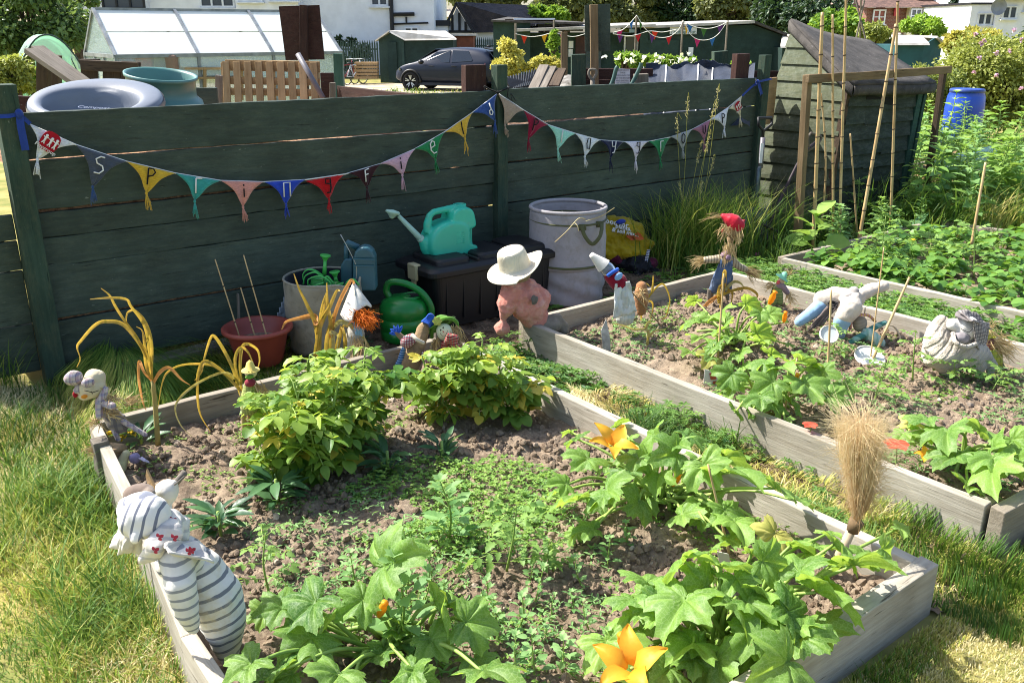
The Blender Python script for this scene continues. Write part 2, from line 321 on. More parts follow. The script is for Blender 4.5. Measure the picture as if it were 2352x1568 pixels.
def plank(name, p, q, w, h, mat, parent, up=UP, rough=.0025, seed=0, bevel=.004, taper=0, label=None, nx=None):
    """sawn board from p to q (w across, h along up), grain along its own local x"""
    p = np.asarray(p, float); q = np.asarray(q, float); Ln = np.linalg.norm(q-p); x = nrm(q-p)
    y = nrm(np.cross(up, x)); z = np.cross(x, y); n = nx or max(4, int(Ln/.12)); xs = np.linspace(-Ln/2, Ln/2, n)
    c = np.array([(-1, -1), (1, -1), (1, 1), (-1, 1)])*.5; r = np.random.default_rng(seed+int(Ln*1000))
    P = np.zeros((n, 4, 3)); P[:, :, 0] = xs[:, None]
    P[:, :, 1] = c[:, 0]*w+np.cumsum(r.normal(0, rough*.4, n))[:, None]*(1 if n > 4 else 0); P[:, :, 2] = c[:, 1]*h*(1-taper*np.linspace(0, 1, n)[:, None])+r.normal(0, rough*.5, (n, 4))
    b = MB(); i, j = np.meshgrid(np.arange(n-1), np.arange(4), indexing='ij'); i = i.ravel(); j = j.ravel(); k = (j+1) % 4
    b.add(P.reshape(-1, 3), [np.stack([i*4+j, i*4+k, (i+1)*4+k, (i+1)*4+j], 1), np.array([[3, 2, 1, 0]]), np.array([[0, 1, 2, 3]])+(n-1)*4])
    me = b.mesh(name); me.materials.append(mat); o = bpy.data.objects.new(name, me); COL.objects.link(o)
    Mx = Matrix(np.vstack([np.column_stack([x, y, z, (p+q)/2]), [0, 0, 0, 1]]).tolist())
    if parent is not None: o.parent = parent; Mx = Matrix.Translation(-Vector(parent.location)) @ Mx
    o.matrix_local = Mx
    if label: o['label'] = label
    fin(o, bevel); return o
def terrain(u, v):
    d = u*FW[0]+v*FW[1]
    return -.35*np.clip((d-11)/12, 0, 1)**1.5
def sheet(name, mat, P, F, kind='structure'):
    b = MB(); b.add(P, F); o = solo(name, b, mat, kind=kind, smooth=True); return o
ax = np.concatenate([np.linspace(-400, -12, 12), np.linspace(-10, 30, 161), np.linspace(32, 400, 14)]); ay = np.concatenate([np.linspace(-400, -6, 8), np.linspace(-5, 45, 201), np.linspace(48, 400, 14)])
X, Y = np.meshgrid(ax, ay, indexing='ij'); b = MB()
near = (np.abs(X) < 30) & (np.abs(Y) < 40)
b.grid(np.stack([X, Y, terrain(X, Y)+np.where(near, (fbm(X*1.3+20, Y*1.3+20, 4)-.47)*.05, 0)-.03], -1)); solo('ground', b, m_lawn, kind='structure', smooth=True)
def patch(name, mat, poly_uv, z, res, amp, fr, seed=0, dz=None):
    u0, u1, v0, v1 = poly_uv; nu = max(2, int((u1-u0)/res)); nv = max(2, int((v1-v0)/res))
    X, Y = np.meshgrid(np.linspace(u0, u1, nu), np.linspace(v0, v1, nv), indexing='ij')
    h = (fbm(X*fr+seed, Y*fr+seed*2, 5)-.47)*amp
    if dz is not None: h = h+dz(X, Y)
    if name == 'soil' and u0 < 1: X = X+(u1-X)/(u1-u0)*.1*np.clip((Y-2.1)/1.7, 0, 1)
    b = MB(); b.grid(np.stack([X, Y, z+h], -1)); solo(name, b, mat, kind='structure', smooth=True); return lambda x, y: z+(fbm(x*fr+seed, y*fr+seed*2, 5)-.47)*amp+(dz(x, y) if dz is not None else 0)
ridge = lambda X, Y: .05*(fbm(X*1.7+3, Y*1.7+1, 3)-.42)
soil1 = patch('soil', m_soil, (.575, 2.53, 1.17, 3.95), .05, .010, .08, 11, 4, ridge)
soil2 = patch('soil', m_soil, (3.13, 4.97, 1.2, 3.98), .06, .014, .085, 11, 9, ridge)
soil3 = patch('soil', m_soil, (5.64, 8.2, .8, 4.0), .05, .02, .08, 11, 15, ridge)
path1 = patch('path', m_chip, (2.6, 3.05, 1.12, 5.1), -.012, .015, .035, 14, 21)
path2 = patch('path', m_chip, (5.03, 5.57, 1.12, 4.9), -.012, .02, .035, 14, 25)
path3 = patch('path', m_chip, (1.9, 5.0, 4.04, 5.12), -.01, .02, .04, 14, 29)
Rg = MB()
def fl(x, d): return RT*x+FW*d
a_, b_, c_, d_ = [fl(*q) for q in ((-17, 33.6), (9, 32.6), (14, 39), (-16, 39))]
n_ = 30; uu, ww = np.meshgrid(np.linspace(0, 1, n_), np.linspace(0, 1, n_), indexing='ij')
P = (a_*(1-uu[..., None])+b_*uu[..., None])*(1-ww[..., None])+(d_*(1-uu[..., None])+c_*uu[..., None])*ww[..., None]; P[..., 2] = -.345
Rg.grid(P); solo('gravel_car_park', Rg, m_gravel, kind='structure')
def clods(name, area, hf, n, smin, smax, mat, seed, bias=2.5):
    r = np.random.default_rng(seed); O = np.array([[1, 0, 0], [-1, 0, 0], [0, 1, 0], [0, -1, 0], [0, 0, 1], [0, 0, -1]], float)
    F = np.array([[0, 2, 4], [2, 1, 4], [1, 3, 4], [3, 0, 4], [2, 0, 5], [1, 2, 5], [3, 1, 5], [0, 3, 5]])
    mid = {}; V_ = [tuple(x) for x in O]; F2 = []
    for t in F:
        ids = []
        for a, c in ((0, 1), (1, 2), (2, 0)):
            k = tuple(sorted((t[a], t[c])))
            if k not in mid: mid[k] = len(V_); V_.append(tuple(nrm(O[t[a]]+O[t[c]])))
            ids.append(mid[k])
        F2 += [(t[0], ids[0], ids[2]), (ids[0], t[1], ids[1]), (ids[2], ids[1], t[2]), (ids[0], ids[1], ids[2])]
    V_ = np.array(V_); F2 = np.array(F2); k = len(V_)
    u = r.uniform(area[0], area[1], n); v = r.uniform(area[2], area[3], n); s = smin+(smax-smin)*r.random(n)**bias
    dens = fbm(u*3, v*3, 3); ok = r.random(n) < np.clip((dens-.3)*4, .15, 1); u, v, s = u[ok], v[ok], s[ok]; n = len(u)
    P = V_[None]*(1+.6*(r.random((n, k, 1))-.5))*(.75+.5*r.random((n, 1, 3)))*s[:, None, None]
    a = r.random(n)*6.28; ca, sa = np.cos(a)[:, None], np.sin(a)[:, None]; x, y = P[..., 0].copy(), P[..., 1].copy(); P[..., 0] = x*ca-y*sa; P[..., 1] = x*sa+y*ca
    P = P+np.stack([u, v, hf(u, v)+s*.25], 1)[:, None]
    b = MB(); b.add(P.reshape(-1, 3), (F2[None]+(np.arange(n)*k)[:, None, None]).reshape(-1, 3)); return solo(name, b, mat, kind='stuff', smooth=False)
clods('soil_clods', (.72, 2.5, 1.2, 3.9), soil1, 15000, .003, .018, m_soil, 1, 3.5)
clods('soil_clods', (3.15, 4.95, 1.25, 3.95), soil2, 13000, .003, .02, m_soil, 2, 3.5)
m_peb = M('pebble', '#a89a88', '#7d6f62', sc=12, rough=.85, bump=.2)
clods('small_stones', (.72, 2.5, 1.2, 3.9), soil1, 300, .005, .018, m_peb, 3); clods('small_stones', (3.2, 4.9, 1.3, 3.9), soil2, 260, .005, .018, m_peb, 5)
m_chips = M('bark_chips', '#8d7a63', '#5a4939', sc=14, rough=.95, bump=.2)
def chips(name, area, hf, n, seed, mat, smin=.012, smax=.04):
    r = np.random.default_rng(seed); u = r.uniform(area[0], area[1], n); v = r.uniform(area[2], area[3], n); a = r.random(n)*6.28
    b = MB(); b.leaves(np.stack([u, v, hf(u, v)+.004+.012*r.random(n)], 1), np.stack([np.cos(a), np.sin(a), .25*r.normal(size=n)], 1), np.stack([.3*r.normal(size=n), .3*r.normal(size=n), np.ones(n)], 1), r.uniform(smin, smax, n), 'long', 0, r.random(n))
    return solo(name, b, mat, kind='stuff')
chips('bark_chips', (2.6, 3.05, 1.2, 4.2), path1, 2600, 4, m_chips); chips('bark_chips', (2.0, 5.0, 4.05, 5.1), path3, 2600, 6, m_chips)
ZT = .17
def bedboard(par, pts, w=.045, mat=m_bed, h=.2, seed=0):
    for (a, b) in zip(pts[:-1], pts[1:]): plank('board', A(*a, ZT-h/2), A(*b, ZT-h/2), w, h, mat, par, seed=seed, rough=.003)
t1 = thing('raised_bed', 'front left wooden raised bed with potatoes, courgettes and the striped scarecrow leaning on its edge', 'raised bed', (1.55, 1.15, 0), 'wooden raised vegetable beds')
bedboard(t1, [(.72, 3.965), (2.50, 4.01)], seed=1); bedboard(t1, [(2.565, 4.0), (2.565, 1.205)], seed=2, mat=m_bed2)
bedboard(t1, [(1.0, 1.15), (2.60, 1.17)], w=.062, seed=3, mat=m_bed2); bedboard(t1, [(.69, 3.94), (.59, 2.7), (.545, 2.25), (.55, 1.15)], seed=4, mat=m_bed2)
plank('corner_post', (.66, 3.72, -.03), (.66, 3.72, .19), .07, .06, m_greywood, t1, up=A(1, 0, 0)); plank('corner_post', (2.53, 4.04, -.03), (2.53, 4.04, .24), .06, .06, m_greywood, t1, up=A(1, 0, 0))
t2 = thing('raised_bed', 'middle wooden raised bed holding the upside down and knitted jumper scarecrows', 'raised bed', (4.0, 1.2, 0), 'wooden raised vegetable beds')
bedboard(t2, [(3.10, 3.96), (3.12, 1.24)], seed=5, mat=m_bed2); bedboard(t2, [(3.08, 3.985), (4.92, 4.03)], seed=6)
bedboard(t2, [(4.94, 4.0), (4.97, 2.9), (5.05, 1.1)], seed=7, mat=m_bed2); bedboard(t2, [(3.10, 1.2), (5.1, 1.08)], seed=8, w=.055)
plank('corner_block', (3.17, 1.27, .0), (3.17, 1.27, .155), .06, .06, m_greywood, t2, up=A(1, 0, 0))
t3 = thing('raised_bed', 'far right wooden raised bed overgrown with strawberries and tomatoes', 'raised bed', (6.8, 1.5, 0), 'wooden raised vegetable beds')
bedboard(t3, [(5.60, 4.0), (5.60, 3.2), (5.7, 1.2)], seed=9, mat=m_bed2); bedboard(t3, [(5.60, 4.03), (7.6, 4.03)], seed=10); bedboard(t3, [(7.9, 4.0), (8.1, 2.0)], seed=11)
FV = 5.14; POSTS = [.745, 3.78, 6.64]
ROWS = [(1.169, 1.402), (.905, 1.158), (.766, .898), (.607, .760), (.313, .601), (.04, .307)]
fence = thing('plank_fence', 'dark green fence of wide horizontal planks behind the beds', 'fence', (3.8, FV, 0))
for bi, (u0, u1) in enumerate(((.75, 3.776), (3.784, 6.63))):
    for ri, (z0, z1) in enumerate(ROWS):
        e = .006*math.sin(ri*2+bi); plank('plank', A(u0, FV+.035, (z0+z1)/2+e), A(u1, FV+.035, (z0+z1)/2-e*.5+.003*(ri % 2)), .034, z1-z0, m_green, fence, seed=ri+10*bi, rough=.003, nx=40)
for u, h in zip(POSTS, (1.545, 1.57, 1.59)): plank('post', A(u, FV, -.05), A(u, FV, h), .075 if u > 1 else .12, .088 if u > 1 else .105, m_greenpost, fence, up=A(1, 0, 0), rough=.002)
for z0, z1 in ROWS[2:]: plank('plank', A(.2, FV+.06, (z0+z1)/2), A(.69, FV+.06, (z0+z1)/2), .03, z1-z0, m_green, fence)
ret = thing('side_fence', 'dark green side fence running away behind the left end post', 'fence', (.55, 6, 0))
for z0, z1 in ROWS[1:]: plank('plank', A(.62, FV+.09, (z0+z1)/2), A(.62, 7.2, (z0+z1)/2), .034, z1-z0, m_green, ret)
plank('post', A(.42, 5.35, -.05), A(.40, 5.35, .72), .05, .05, WOOD('sunlit_green_edge', '#6f8a55', '#56703f', '#33442a'), ret, up=A(1, 0, 0))  # stands for the fence's sunlit edge; the sun is put into a brighter green
for u, h, lab, hh in ((3.64, 1.57, 'dark brown board divider behind the middle fence post', .5), (6.46, 1.60, 'dark brown board divider behind the right fence post', .4)):
    d = thing('compost_divider', lab, 'partition', (u, 6.3, 0), 'brown dividers between the compost bays')
    plank('post', A(u, FV+.11, 0), A(u, FV+.11, h), .06, .17, m_brownpaint, d, up=A(1, 0, 0))
    for k in range(5): plank('board', A(u, FV+.16, .13+.27*k), A(u, 7.3, .13+.27*k), .035, .255, m_brownpaint, d)
lg = thing('fence_board', 'weathered grey board lying in the grass along the fence foot', 'board', (1.5, 4.98, 0)); plank('board', A(.95, 4.93, .03), A(2.15, 5.02, .05), .12, .05, m_greywood, lg)
def knit(name, col):
    t = NT(name); c1 = lin(col); c = t.mix(t.ramp(t.noise(t.obj((60, 60, 220)), 1, 2), .3, .7), c1, tuple(x*.72 for x in c1[:3])+(1,)); t.base(c); t.set(Roughness=.95, Sheen_Weight=.3); t.b.inputs['Specular IOR Level'].default_value = .1
    w = t.n('ShaderNodeTexWave', wave_type='BANDS', bands_direction='Z'); w.inputs['Scale'].default_value = 55; w.inputs['Distortion'].default_value = 2; t.l(t.obj(), w.inputs['Vector']); t.bump(w.outputs['Fac'], .5, .004); return t.m
STROKE = {  # pen strokes in a unit box
 'S': [[(.85, .95), (.55, 1), (.2, .85), (.3, .6), (.7, .45), (.8, .2), (.5, 0), (.1, .05)]], 'p': [[(.25, 0), (.3, 1)], [(.3, 1), (.7, .95), (.85, .75), (.65, .55), (.3, .5)]],
 'r': [[(.3, 0), (.28, .95)], [(.28, .95), (.8, .95)]], 'i': [[(.5, 0), (.5, .62)], [(.5, .82), (.5, .95)]], 'n': [[(.2, 0), (.2, .95), (.8, .95), (.8, 0)]],
 'g': [[(.75, .95), (.3, .95), (.25, .65), (.7, .58)], [(.75, .98), (.75, .3), (.6, 0), (.3, .02)]], 'F': [[(.75, 1), (.3, .92), (.3, 0)], [(.3, .55), (.65, .6)]],
 'e': [[(.25, .5), (.75, .6), (.75, .9), (.5, 1), (.25, .8), (.22, .3), (.5, .02), (.85, .08)]], 'l': [[(.5, 0), (.45, .5), (.5, 1)]],
 'd': [[(.6, 1), (.62, .5), (.75, .2), (.55, 0), (.3, .1), (.35, .4), (.65, .45)]], 'a': [[(.75, 0), (.75, .95), (.35, .95), (.25, .5), (.35, .1), (.75, .1)]],
 'y': [[(.2, 1), (.3, .55), (.75, .55)], [(.8, 1), (.75, .3), (.6, 0), (.35, .02)]], 'o': [[(.5, 1), (.8, .75), (.7, .25), (.45, .05), (.2, .3), (.25, .8), (.5, 1)]], 'u': [[(.25, 1), (.25, .3), (.5, .05), (.75, .3), (.75, 1)]]}
m_yw = CLOTH('white_yarn', '#e8e6e0'); m_yb = CLOTH('black_yarn', '#151515'); m_red = CLOTH('red_felt', '#a31524'); m_blue = CLOTH('blue_ribbon', '#24408f', rough=.5)
FLAGS1 = [((69, 286), (175, 333), (86, 365), (84, 398), '#dfe3ea', '*', 0), ((175, 333), (291, 371), (213, 428), (215, 462), '#4a515e', 'S', 1), ((291, 371), (403, 398), (336, 442), (341, 475), '#d7ae35', 'p', 2), ((403, 398), (507, 415), (447, 460), (449, 497), '#3c9c92', 'r', 1), ((507, 415), (606, 418), (558, 474), (563, 504), '#dc9686', 'i', 2), ((608, 418), (702, 413), (657, 469), (659, 497), '#2747b8', 'n', 1), ((702, 416), (793, 400), (756, 457), (756, 487), '#c11218', 'g', 2), ((801, 398), (875, 376), (843, 430), (845, 459), '#38161b', 'F', 1), ((875, 376), (952, 343), (924, 401), (926, 432), '#cfa6b8', 'i', 2), ((952, 343), (1020, 304), (1000, 366), (1003, 395), '#23834d', 'e', 1), ((1022, 304), (1085, 259), (1068, 317), (1070, 346), '#d8ae3c', 'l', 2), ((1085, 259), (1143, 215), (1137, 277), (1137, 304), '#2c4c8c', 'd', 1)]
FLAGS2 = [((1144, 215), (1204, 254), (1160, 287), (1163, 312), '#a5917f', '', 0), ((1204, 254), (1259, 287), (1214, 317), (1214, 343), '#8c1234', 'p', 2), ((1259, 287), (1322, 307), (1281, 341), (1284, 368), '#9fdcc6', 'l', 1), ((1322, 307), (1378, 322), (1343, 359), (1345, 380), '#e3e8ea', 'a', 2), ((1379, 322), (1435, 326), (1402, 363), (1402, 387), '#141c40', 'y', 1), ((1435, 326), (1490, 325), (1460, 364), (1460, 388), '#e6dfea', 'g', 2), ((1490, 325), (1541, 315), (1517, 364), (1517, 388), '#23834d', 'r', 1), ((1540, 314), (1589, 298), (1568, 342), (1569, 363), '#a3a7a8', 'o', 2), ((1591, 298), (1632, 275), (1617, 320), (1617, 344), '#a57088', 'u', 2), ((1633, 275), (1674, 246), (1664, 292), (1662, 314), '#e3e6f0', 'p', 2), ((1673, 250), (1704, 221), (1700, 267), (1700, 289), '#d9d0b4', '*', 0)]
KN = {}
def text_mesh(s, size, mat, ext=.001, align='CENTER'):
    cu = bpy.data.curves.new('lettering', 'FONT'); cu.body = s; cu.size = size; cu.extrude = ext; cu.align_x = align; cu.align_y = 'CENTER'; cu.resolution_u = 3
    o = bpy.data.objects.new('lettering', cu); COL.objects.link(o); me = bpy.data.meshes.new_from_object(o.evaluated_get(bpy.context.evaluated_depsgraph_get())); bpy.data.objects.remove(o); me.materials.append(mat); return me
def letter_on(parent, s, size, mat, pos, xdir, ydir, name='lettering', ext=.001):
    me = text_mesh(s, size, mat, ext); o = bpy.data.objects.new(name, me); COL.objects.link(o); o.parent = parent; x = nrm(xdir); z = nrm(np.cross(x, ydir)); y = np.cross(z, x)
    org = np.zeros(3); p = parent
    while p is not None: org = org+np.array(p.location); p = p.parent
    o.matrix_local = Matrix(np.vstack([np.column_stack([x, y, z, np.asarray(pos)-org]), [0, 0, 0, 1]]).tolist()); return o
def make_bunting(flags, label, ties, seed):
    org = V(*flags[0][0], FV-.06); root = thing('knitted_bunting', label, 'bunting', org, 'strings of knitted bunting on the fence')
    b = MB(); pts = [V(*flags[0][0], FV-.052)]+[V(*f[1], FV-.052) for f in flags]; b.tube(pts, .004, 6); part('cord', b, m_yw, root, True)
    for fi, (tl, tr, tip, tas, col, ch, pen) in enumerate(flags):
        q = [V(*p, FV-.058-.006*((fi*7) % 3)) for p in (tl, tr, tip, tas)]; TL, TR, TP, TS = q
        if col not in KN: KN[col] = knit('knitted_wool_%s' % col.strip('#'), col)
        b = MB(); n = 12; rows = []
        for i in range(n+1):
            s = i/n; l = TL*(1-s)+TP*s; r = TR*(1-s)+TP*s; c = (l+r)/2; k = 1-.33*math.sin(math.pi*min(1, s*1.02))*(1 if s < 1 else 0)
            row = []
            for j in range(9):
                w = j/8; p = c+((l*(1-w)+r*w)-c)*k+A(0, .005*math.sin(j*1.1+fi)-.010*math.sin(math.pi*s), 0); row.append(p)
            rows.append(row)
        b.grid(np.array(rows)); fl = part('pennant', b, KN[col], root, True, solid=.004)
        b = MB(); r = np.random.default_rng(fi+seed)
        b.ell(TP*.94+TS*.06, (.008, .008, .011), None, 8, 6)
        for k in range(14):
            a = r.random()*6.28; e = TS+A(.016*math.cos(a), .012*math.sin(a)-.006, .012*r.normal()); b.tube([TP*.95+TS*.05, TP*.6+TS*.4+A(.007*math.cos(a), .007*math.sin(a), 0), e], .0026, 4)
        part('tassel', b, KN[col] if col != '#4a515e' else knit('slate_blue_yarn', '#34507f'), fl, True)
        wv = TR-TL; wl = np.linalg.norm(wv); x = nrm(wv); mid = (TL+TR)/2; dn = nrm(TP-mid); cc = mid*.66+TP*.34
        if ch == '*':
            b = MB(); yy = -dn; xx = nrm(x-yy*(x@yy)); s = wl*.27; n = 20; poly = []
            for k in range(n):
                a = 2*math.pi*k/n; rad = 1.05*(abs(math.cos(a))**3+abs(math.sin(a))**3)**(-1/3.)*.8; poly.append(mid*.72+TP*.28+xx*s*rad*math.cos(a)*.85+yy*s*rad*math.sin(a)+A(0, -.018, 0))
            b.prism(poly, A(0, -.003, 0)); part('badge', b, m_red, fl)
            letter_on(fl, 'Playgroup', s*.44, m_yw, mid*.70+TP*.30-yy*s*.62+A(0, -.0225, 0), xx, yy, ext=.0006); b = MB(); c0 = mid*.72+TP*.28+A(0, -.023, 0)
            for dx, sc in ((-.42, .8), (.05, .75), (.45, .9)):     # little children holding hands
                p = c0+xx*s*dx; b.ell(p+yy*s*.42*sc, (s*.12,)*3, None, 8, 6); b.tube([p+yy*s*.3, p-yy*s*.12], s*.09, 5); b.tube([p+yy*s*.2-xx*s*.2, p+yy*s*.12, p+yy*s*.22+xx*s*.2], s*.045, 5)
                b.tube([p-yy*s*.1, p-yy*s*.38-xx*s*.1], s*.05, 5); b.tube([p-yy*s*.1, p-yy*s*.38+xx*s*.1], s*.05, 5)
            part('emblem', b, m_yw, fl)
        elif ch:
            b = MB(); yy = -dn*.55+UP*.45; yy = nrm(yy); xx = nrm(x*.4+A(1, 0, 0)*.6); h = wl*(.34 if ch != 'i' else .3)
            for st in STROKE[ch]:
                if ch == 'l': st = st
                P = [cc+A(0, -.020, 0)+xx*(px-.5)*h*.75+yy*(py-.5)*h for px, py in st]; b.tube(P, .0042, 6)
            part('letter', b, m_yw if pen == 1 else m_yb, fl, True)
    return root
bt = make_bunting(FLAGS1, 'left string of knitted letter pennants spelling Springfield, hung across the left fence bay', None, 3)
b = MB(); p = V(69, 285, FV-.06); q = V(44, 262, FV-.07); b.ribbon([V(-12, 268, FV-.075), V(20, 267, FV-.08), q, p], .02, A(0, -1, .2)); b.ribbon([q, V(47, 290, FV-.075), V(58, 345, FV-.07)], .035, A(0, -1, 0)); b.ell(q, (.02, .02, .025)); part('ribbon', b, m_blue, bt, True)
b = MB(); q = V(1143, 213, FV-.06); b.tube([V(1112, 198, FV-.05), V(1125, 206, FV-.06), q, V(1165, 203, FV-.06), V(1176, 202, FV-.05)], .006, 6); b.tube([V(1168, 203, FV-.06), V(1165, 222, FV-.065), V(1176, 232, FV-.06), V(1173, 215, FV-.06), V(1185, 232, FV-.055)], .0035, 5); b.ell(q, (.012, .012, .012)); part('tie', b, m_yb, bt, True)
bt2 = make_bunting(FLAGS2, 'right string of knitted letter pennants spelling Playgroup, hung across the right fence bay', None, 9)
b = MB(); q = V(1740, 188, FV-.07); b.ribbon([V(1704, 220, FV-.06), V(1722, 203, FV-.065), q, V(1772, 181, FV-.06)], .018, A(0, -1, .2)); b.ribbon([q, V(1743, 200, FV-.08), V(1748, 218, FV-.07)], .035, A(0, -1, 0)); b.ribbon([q, V(1735, 196, FV-.09), V(1737, 180, FV-.09), q], .02, A(0, -1, 0)); b.ell(q, (.018, .018, .018)); part('ribbon', b, m_blue, bt2, True)
def plastic(name, col, rough=.4, spec=.5, sc=3, var=.85, bump=.05): 
    c = lin(col); return M(name, col, '#'+''.join('%02x' % int(int(col[i:i+2], 16)*var) for i in (1, 3, 5)), rough=rough, sc=sc, bump=bump, bsc=40, spec=spec, lo=.3, hi=.7, dirt=('#77746a', 9, .6, .95))
m_teal = plastic('teal_plastic', '#2fb89a', .38, bump=.12, var=.9); m_dgreen = plastic('green_plastic', '#137a2e', .32); m_lime = plastic('lime_green_plastic', '#49b552', .4); m_bgreen = plastic('blue_green_plastic', '#2d5a66', .45)
m_black = M('black_plastic', '#15161a', '#101114', rough=.5, sc=3, bump=.15, dirt=('#2b2b2d', 12, .6, .9)); m_latch = plastic('faded_latch', '#b5ab84', .6); m_terra = plastic('terracotta_plastic', '#8f4034', .5)
m_rose = plastic('pale_green_plastic', '#9fc4b4', .5); m_dark = M('hollow_shade', '#0c0d0f', rough=.9, bump=0)  # last one: near-black colour for the shade inside holes and wheel arches
BX = A(2.80, 4.50, 0); box = thing('storage_box', 'large black plastic storage box with a ridged lid under the teal watering can', 'storage box', (3.2, 4.75, 0))
def rrect(cx, cy, w, d, r, z, n=6):
    P = []
    for sx, sy, a0 in ((1, 1, 0), (-1, 1, 90), (-1, -1, 180), (1, -1, 270)):
        for k in range(n): a = math.radians(a0+90*k/(n-1)); P.append((cx+sx*(w/2-r)+r*math.cos(a), cy+sy*(d/2-r)+r*math.sin(a), z))
    return np.array(P)
def loft(mb, rings, mi=0, cap0=True, cap1=True, t=.5):
    n = len(rings[0]); Vs = np.concatenate(rings); m = len(rings); i, j = np.meshgrid(np.arange(m-1), np.arange(n), indexing='ij'); i = i.ravel(); j = j.ravel(); k = (j+1) % n
    F = [np.stack([i*n+j, i*n+k, (i+1)*n+k, (i+1)*n+j], 1)]
    if cap0: F.append(np.arange(n)[::-1][None])
    if cap1: F.append(np.arange(n)[None]+(m-1)*n)
    mb.add(Vs, F, mi, t)
cx, cy = 3.31, 4.74; w_, d_ = 1.0, .44
b = MB(); loft(b, [rrect(cx, cy, w_*.9, d_*.86, .05, 0), rrect(cx, cy, w_*.9, d_*.86, .05, .02), rrect(cx, cy, w_*.96, d_*.95, .05, .36)]); 
for k in range(7): b.box((cx-.39+.13*k, cy-d_*.455, .2), (.012, .012, .3))
part('tub', b, m_black, box, bevel=.004)
b = MB(); loft(b, [rrect(cx, cy, w_*1.03, d_*1.06, .06, .345), rrect(cx, cy, w_*1.05, d_*1.1, .06, .35), rrect(cx, cy, w_*1.05, d_*1.1, .06, .385), rrect(cx, cy, w_*1.0, d_*1.0, .06, .40), rrect(cx, cy, w_*.96, d_*.94, .06, .405)])
for k, ux in enumerate((-.3, .02, .33)): loft(b, [rrect(cx+ux, cy, .26, d_*.8, .05, .40), rrect(cx+ux, cy, .25, d_*.78, .05, .43), rrect(cx+ux, cy, .21, d_*.7, .04, .44)])
for ux in (-.14, .18): loft(b, [rrect(cx+ux, cy, .02, d_*.9, .008, .40), rrect(cx+ux, cy, .02, d_*.9, .008, .425)])
lid = part('lid', b, m_black, box, bevel=.005)
b = MB(); b.box((cx-w_*.53, cy-.03, .36), (.022, .1, .1)); b.box((cx-w_*.52, cy-.03, .405), (.05, .085, .015)); b.box((cx-w_*.525, cy-.03, .30), (.014, .05, .05)); part('latch', b, m_latch, box, bevel=.006, label='yellowed latch')
b = MB(); b.box((cx+w_*.53, cy-.03, .37), (.022, .1, .09)); part('latch', b, m_black, box, bevel=.006)
def watering_can(name, label, mats, org, s, spout, handle, body, thick, group=None): pass
TV = 4.80; base = V(1030, 588, TV); can = thing('watering_can', 'teal plastic watering can with a long spout standing on the black box', 'watering can', base)
def outl(ps, v=TV, f=c22): return [V(*f(*p), v) for p in ps]
def slab(mb, poly, half, inset=.86, mi=0, n=5, cen=None):
    """rounded slab: outline polygon in an XZ plane swollen in y"""
    P = np.array(poly); c = P.mean(0) if cen is None else cen; rings = []
    for k in range(-n, n+1):
        a = k/n*math.pi/2; s = inset+(1-inset)*math.cos(a)**.6 if abs(k) < n else inset*.97; R = c+(P-c)*s; R[:, 1] = P[:, 1]+half*math.sin(a); rings.append(R)
    n_ = len(P); Vs = np.concatenate(rings); m = len(rings); i, j = np.meshgrid(np.arange(m-1), np.arange(n_), indexing='ij'); i = i.ravel(); j = j.ravel(); k = (j+1) % n_
    mb.add(Vs, [np.stack([i*n_+j, i*n_+k, (i+1)*n_+k, (i+1)*n_+j], 1), np.arange(n_)[::-1][None], np.arange(n_)[None]+(m-1)*n_], mi)
def smoothpoly(ps, k=3):
    P = np.array(ps, float)
    for _ in range(k):
        Q = np.roll(P, -1, 0); P = np.stack([.75*P+.25*Q, .25*P+.75*Q], 1).reshape(-1, P.shape[1])
    return [tuple(p) for p in P]
o = blob('body', [], None, can) if False else None
b = MB(); body = smoothpoly([(572, 360), (640, 262), (760, 225), (850, 262), (850, 400), (905, 400), (903, 455), (860, 462), (640, 505), (580, 480)], 2); slab(b, outl(body), .085)
slab(b, outl(smoothpoly([(750, 150), (868, 140), (893, 240), (893, 290), (740, 330), (720, 240)], 2)), .078)
b.tube(outl([(600, 330), (598, 270), (612, 215), (640, 190), (690, 178), (740, 170), (790, 165)]), [.03, .027, .022, .021, .021, .024, .03], 12)
b.tube(outl([(872, 250), (890, 290), (891, 340), (890, 390), (884, 430)]), [.03, .014, .013, .014, .03], 10)
b.tube(outl([(560, 370), (590, 420), (620, 470)]), [.028, .045, .05], 12)
o = part('body', b, m_teal, can, True); m = o.modifiers.new('skin', 'REMESH'); m.mode = 'VOXEL'; m.voxel_size = .005; m.use_smooth_shade = True; m = o.modifiers.new('soft', 'SMOOTH'); m.iterations = 6
b = MB(); cc = V(*c22(818, 147), TV); b.lathe([(.040, -.02), (.043, .012), (.036, .014), (.034, -.015), (0, -.015)], cc, 24); part('filler_neck', b, [m_teal], can, True)
b = MB(); b.tube(outl([(578, 395), (540, 360), (400, 215)]), [.024, .02, .0125], 12); b.tube(outl([(562, 382), (545, 365)]), .025, 12); sp = part('spout', b, m_rose, can, True)
b = MB(); q = V(*c22(360, 195), TV); ax_ = nrm(V(*c22(395, 220), TV)-q)*A(1, 1, .6); z = nrm(A(.28, 0, 1)); x = nrm(np.cross(A(0, 1, 0), z)); R = np.stack([x, np.cross(z, x), z], 1)
b.lathe([(.010, -.035), (.03, -.01), (.046, 0), (.046, .006), (.04, .014), (0, .02)], q, 24, R); part('rose', b, m_rose, sp, True)
b = MB(); 
for k in range(6): b.tube(outl([(795, 335+14*k), (822, 325+14*k), (850, 330+14*k)], TV-.083), .0035, 5)
e = outl([(680, 442), (746, 440), (746, 465), (680, 468), (680, 442)], TV-.083); b.tube(e, .0015, 4); part('moulding', b, m_teal, can, True)
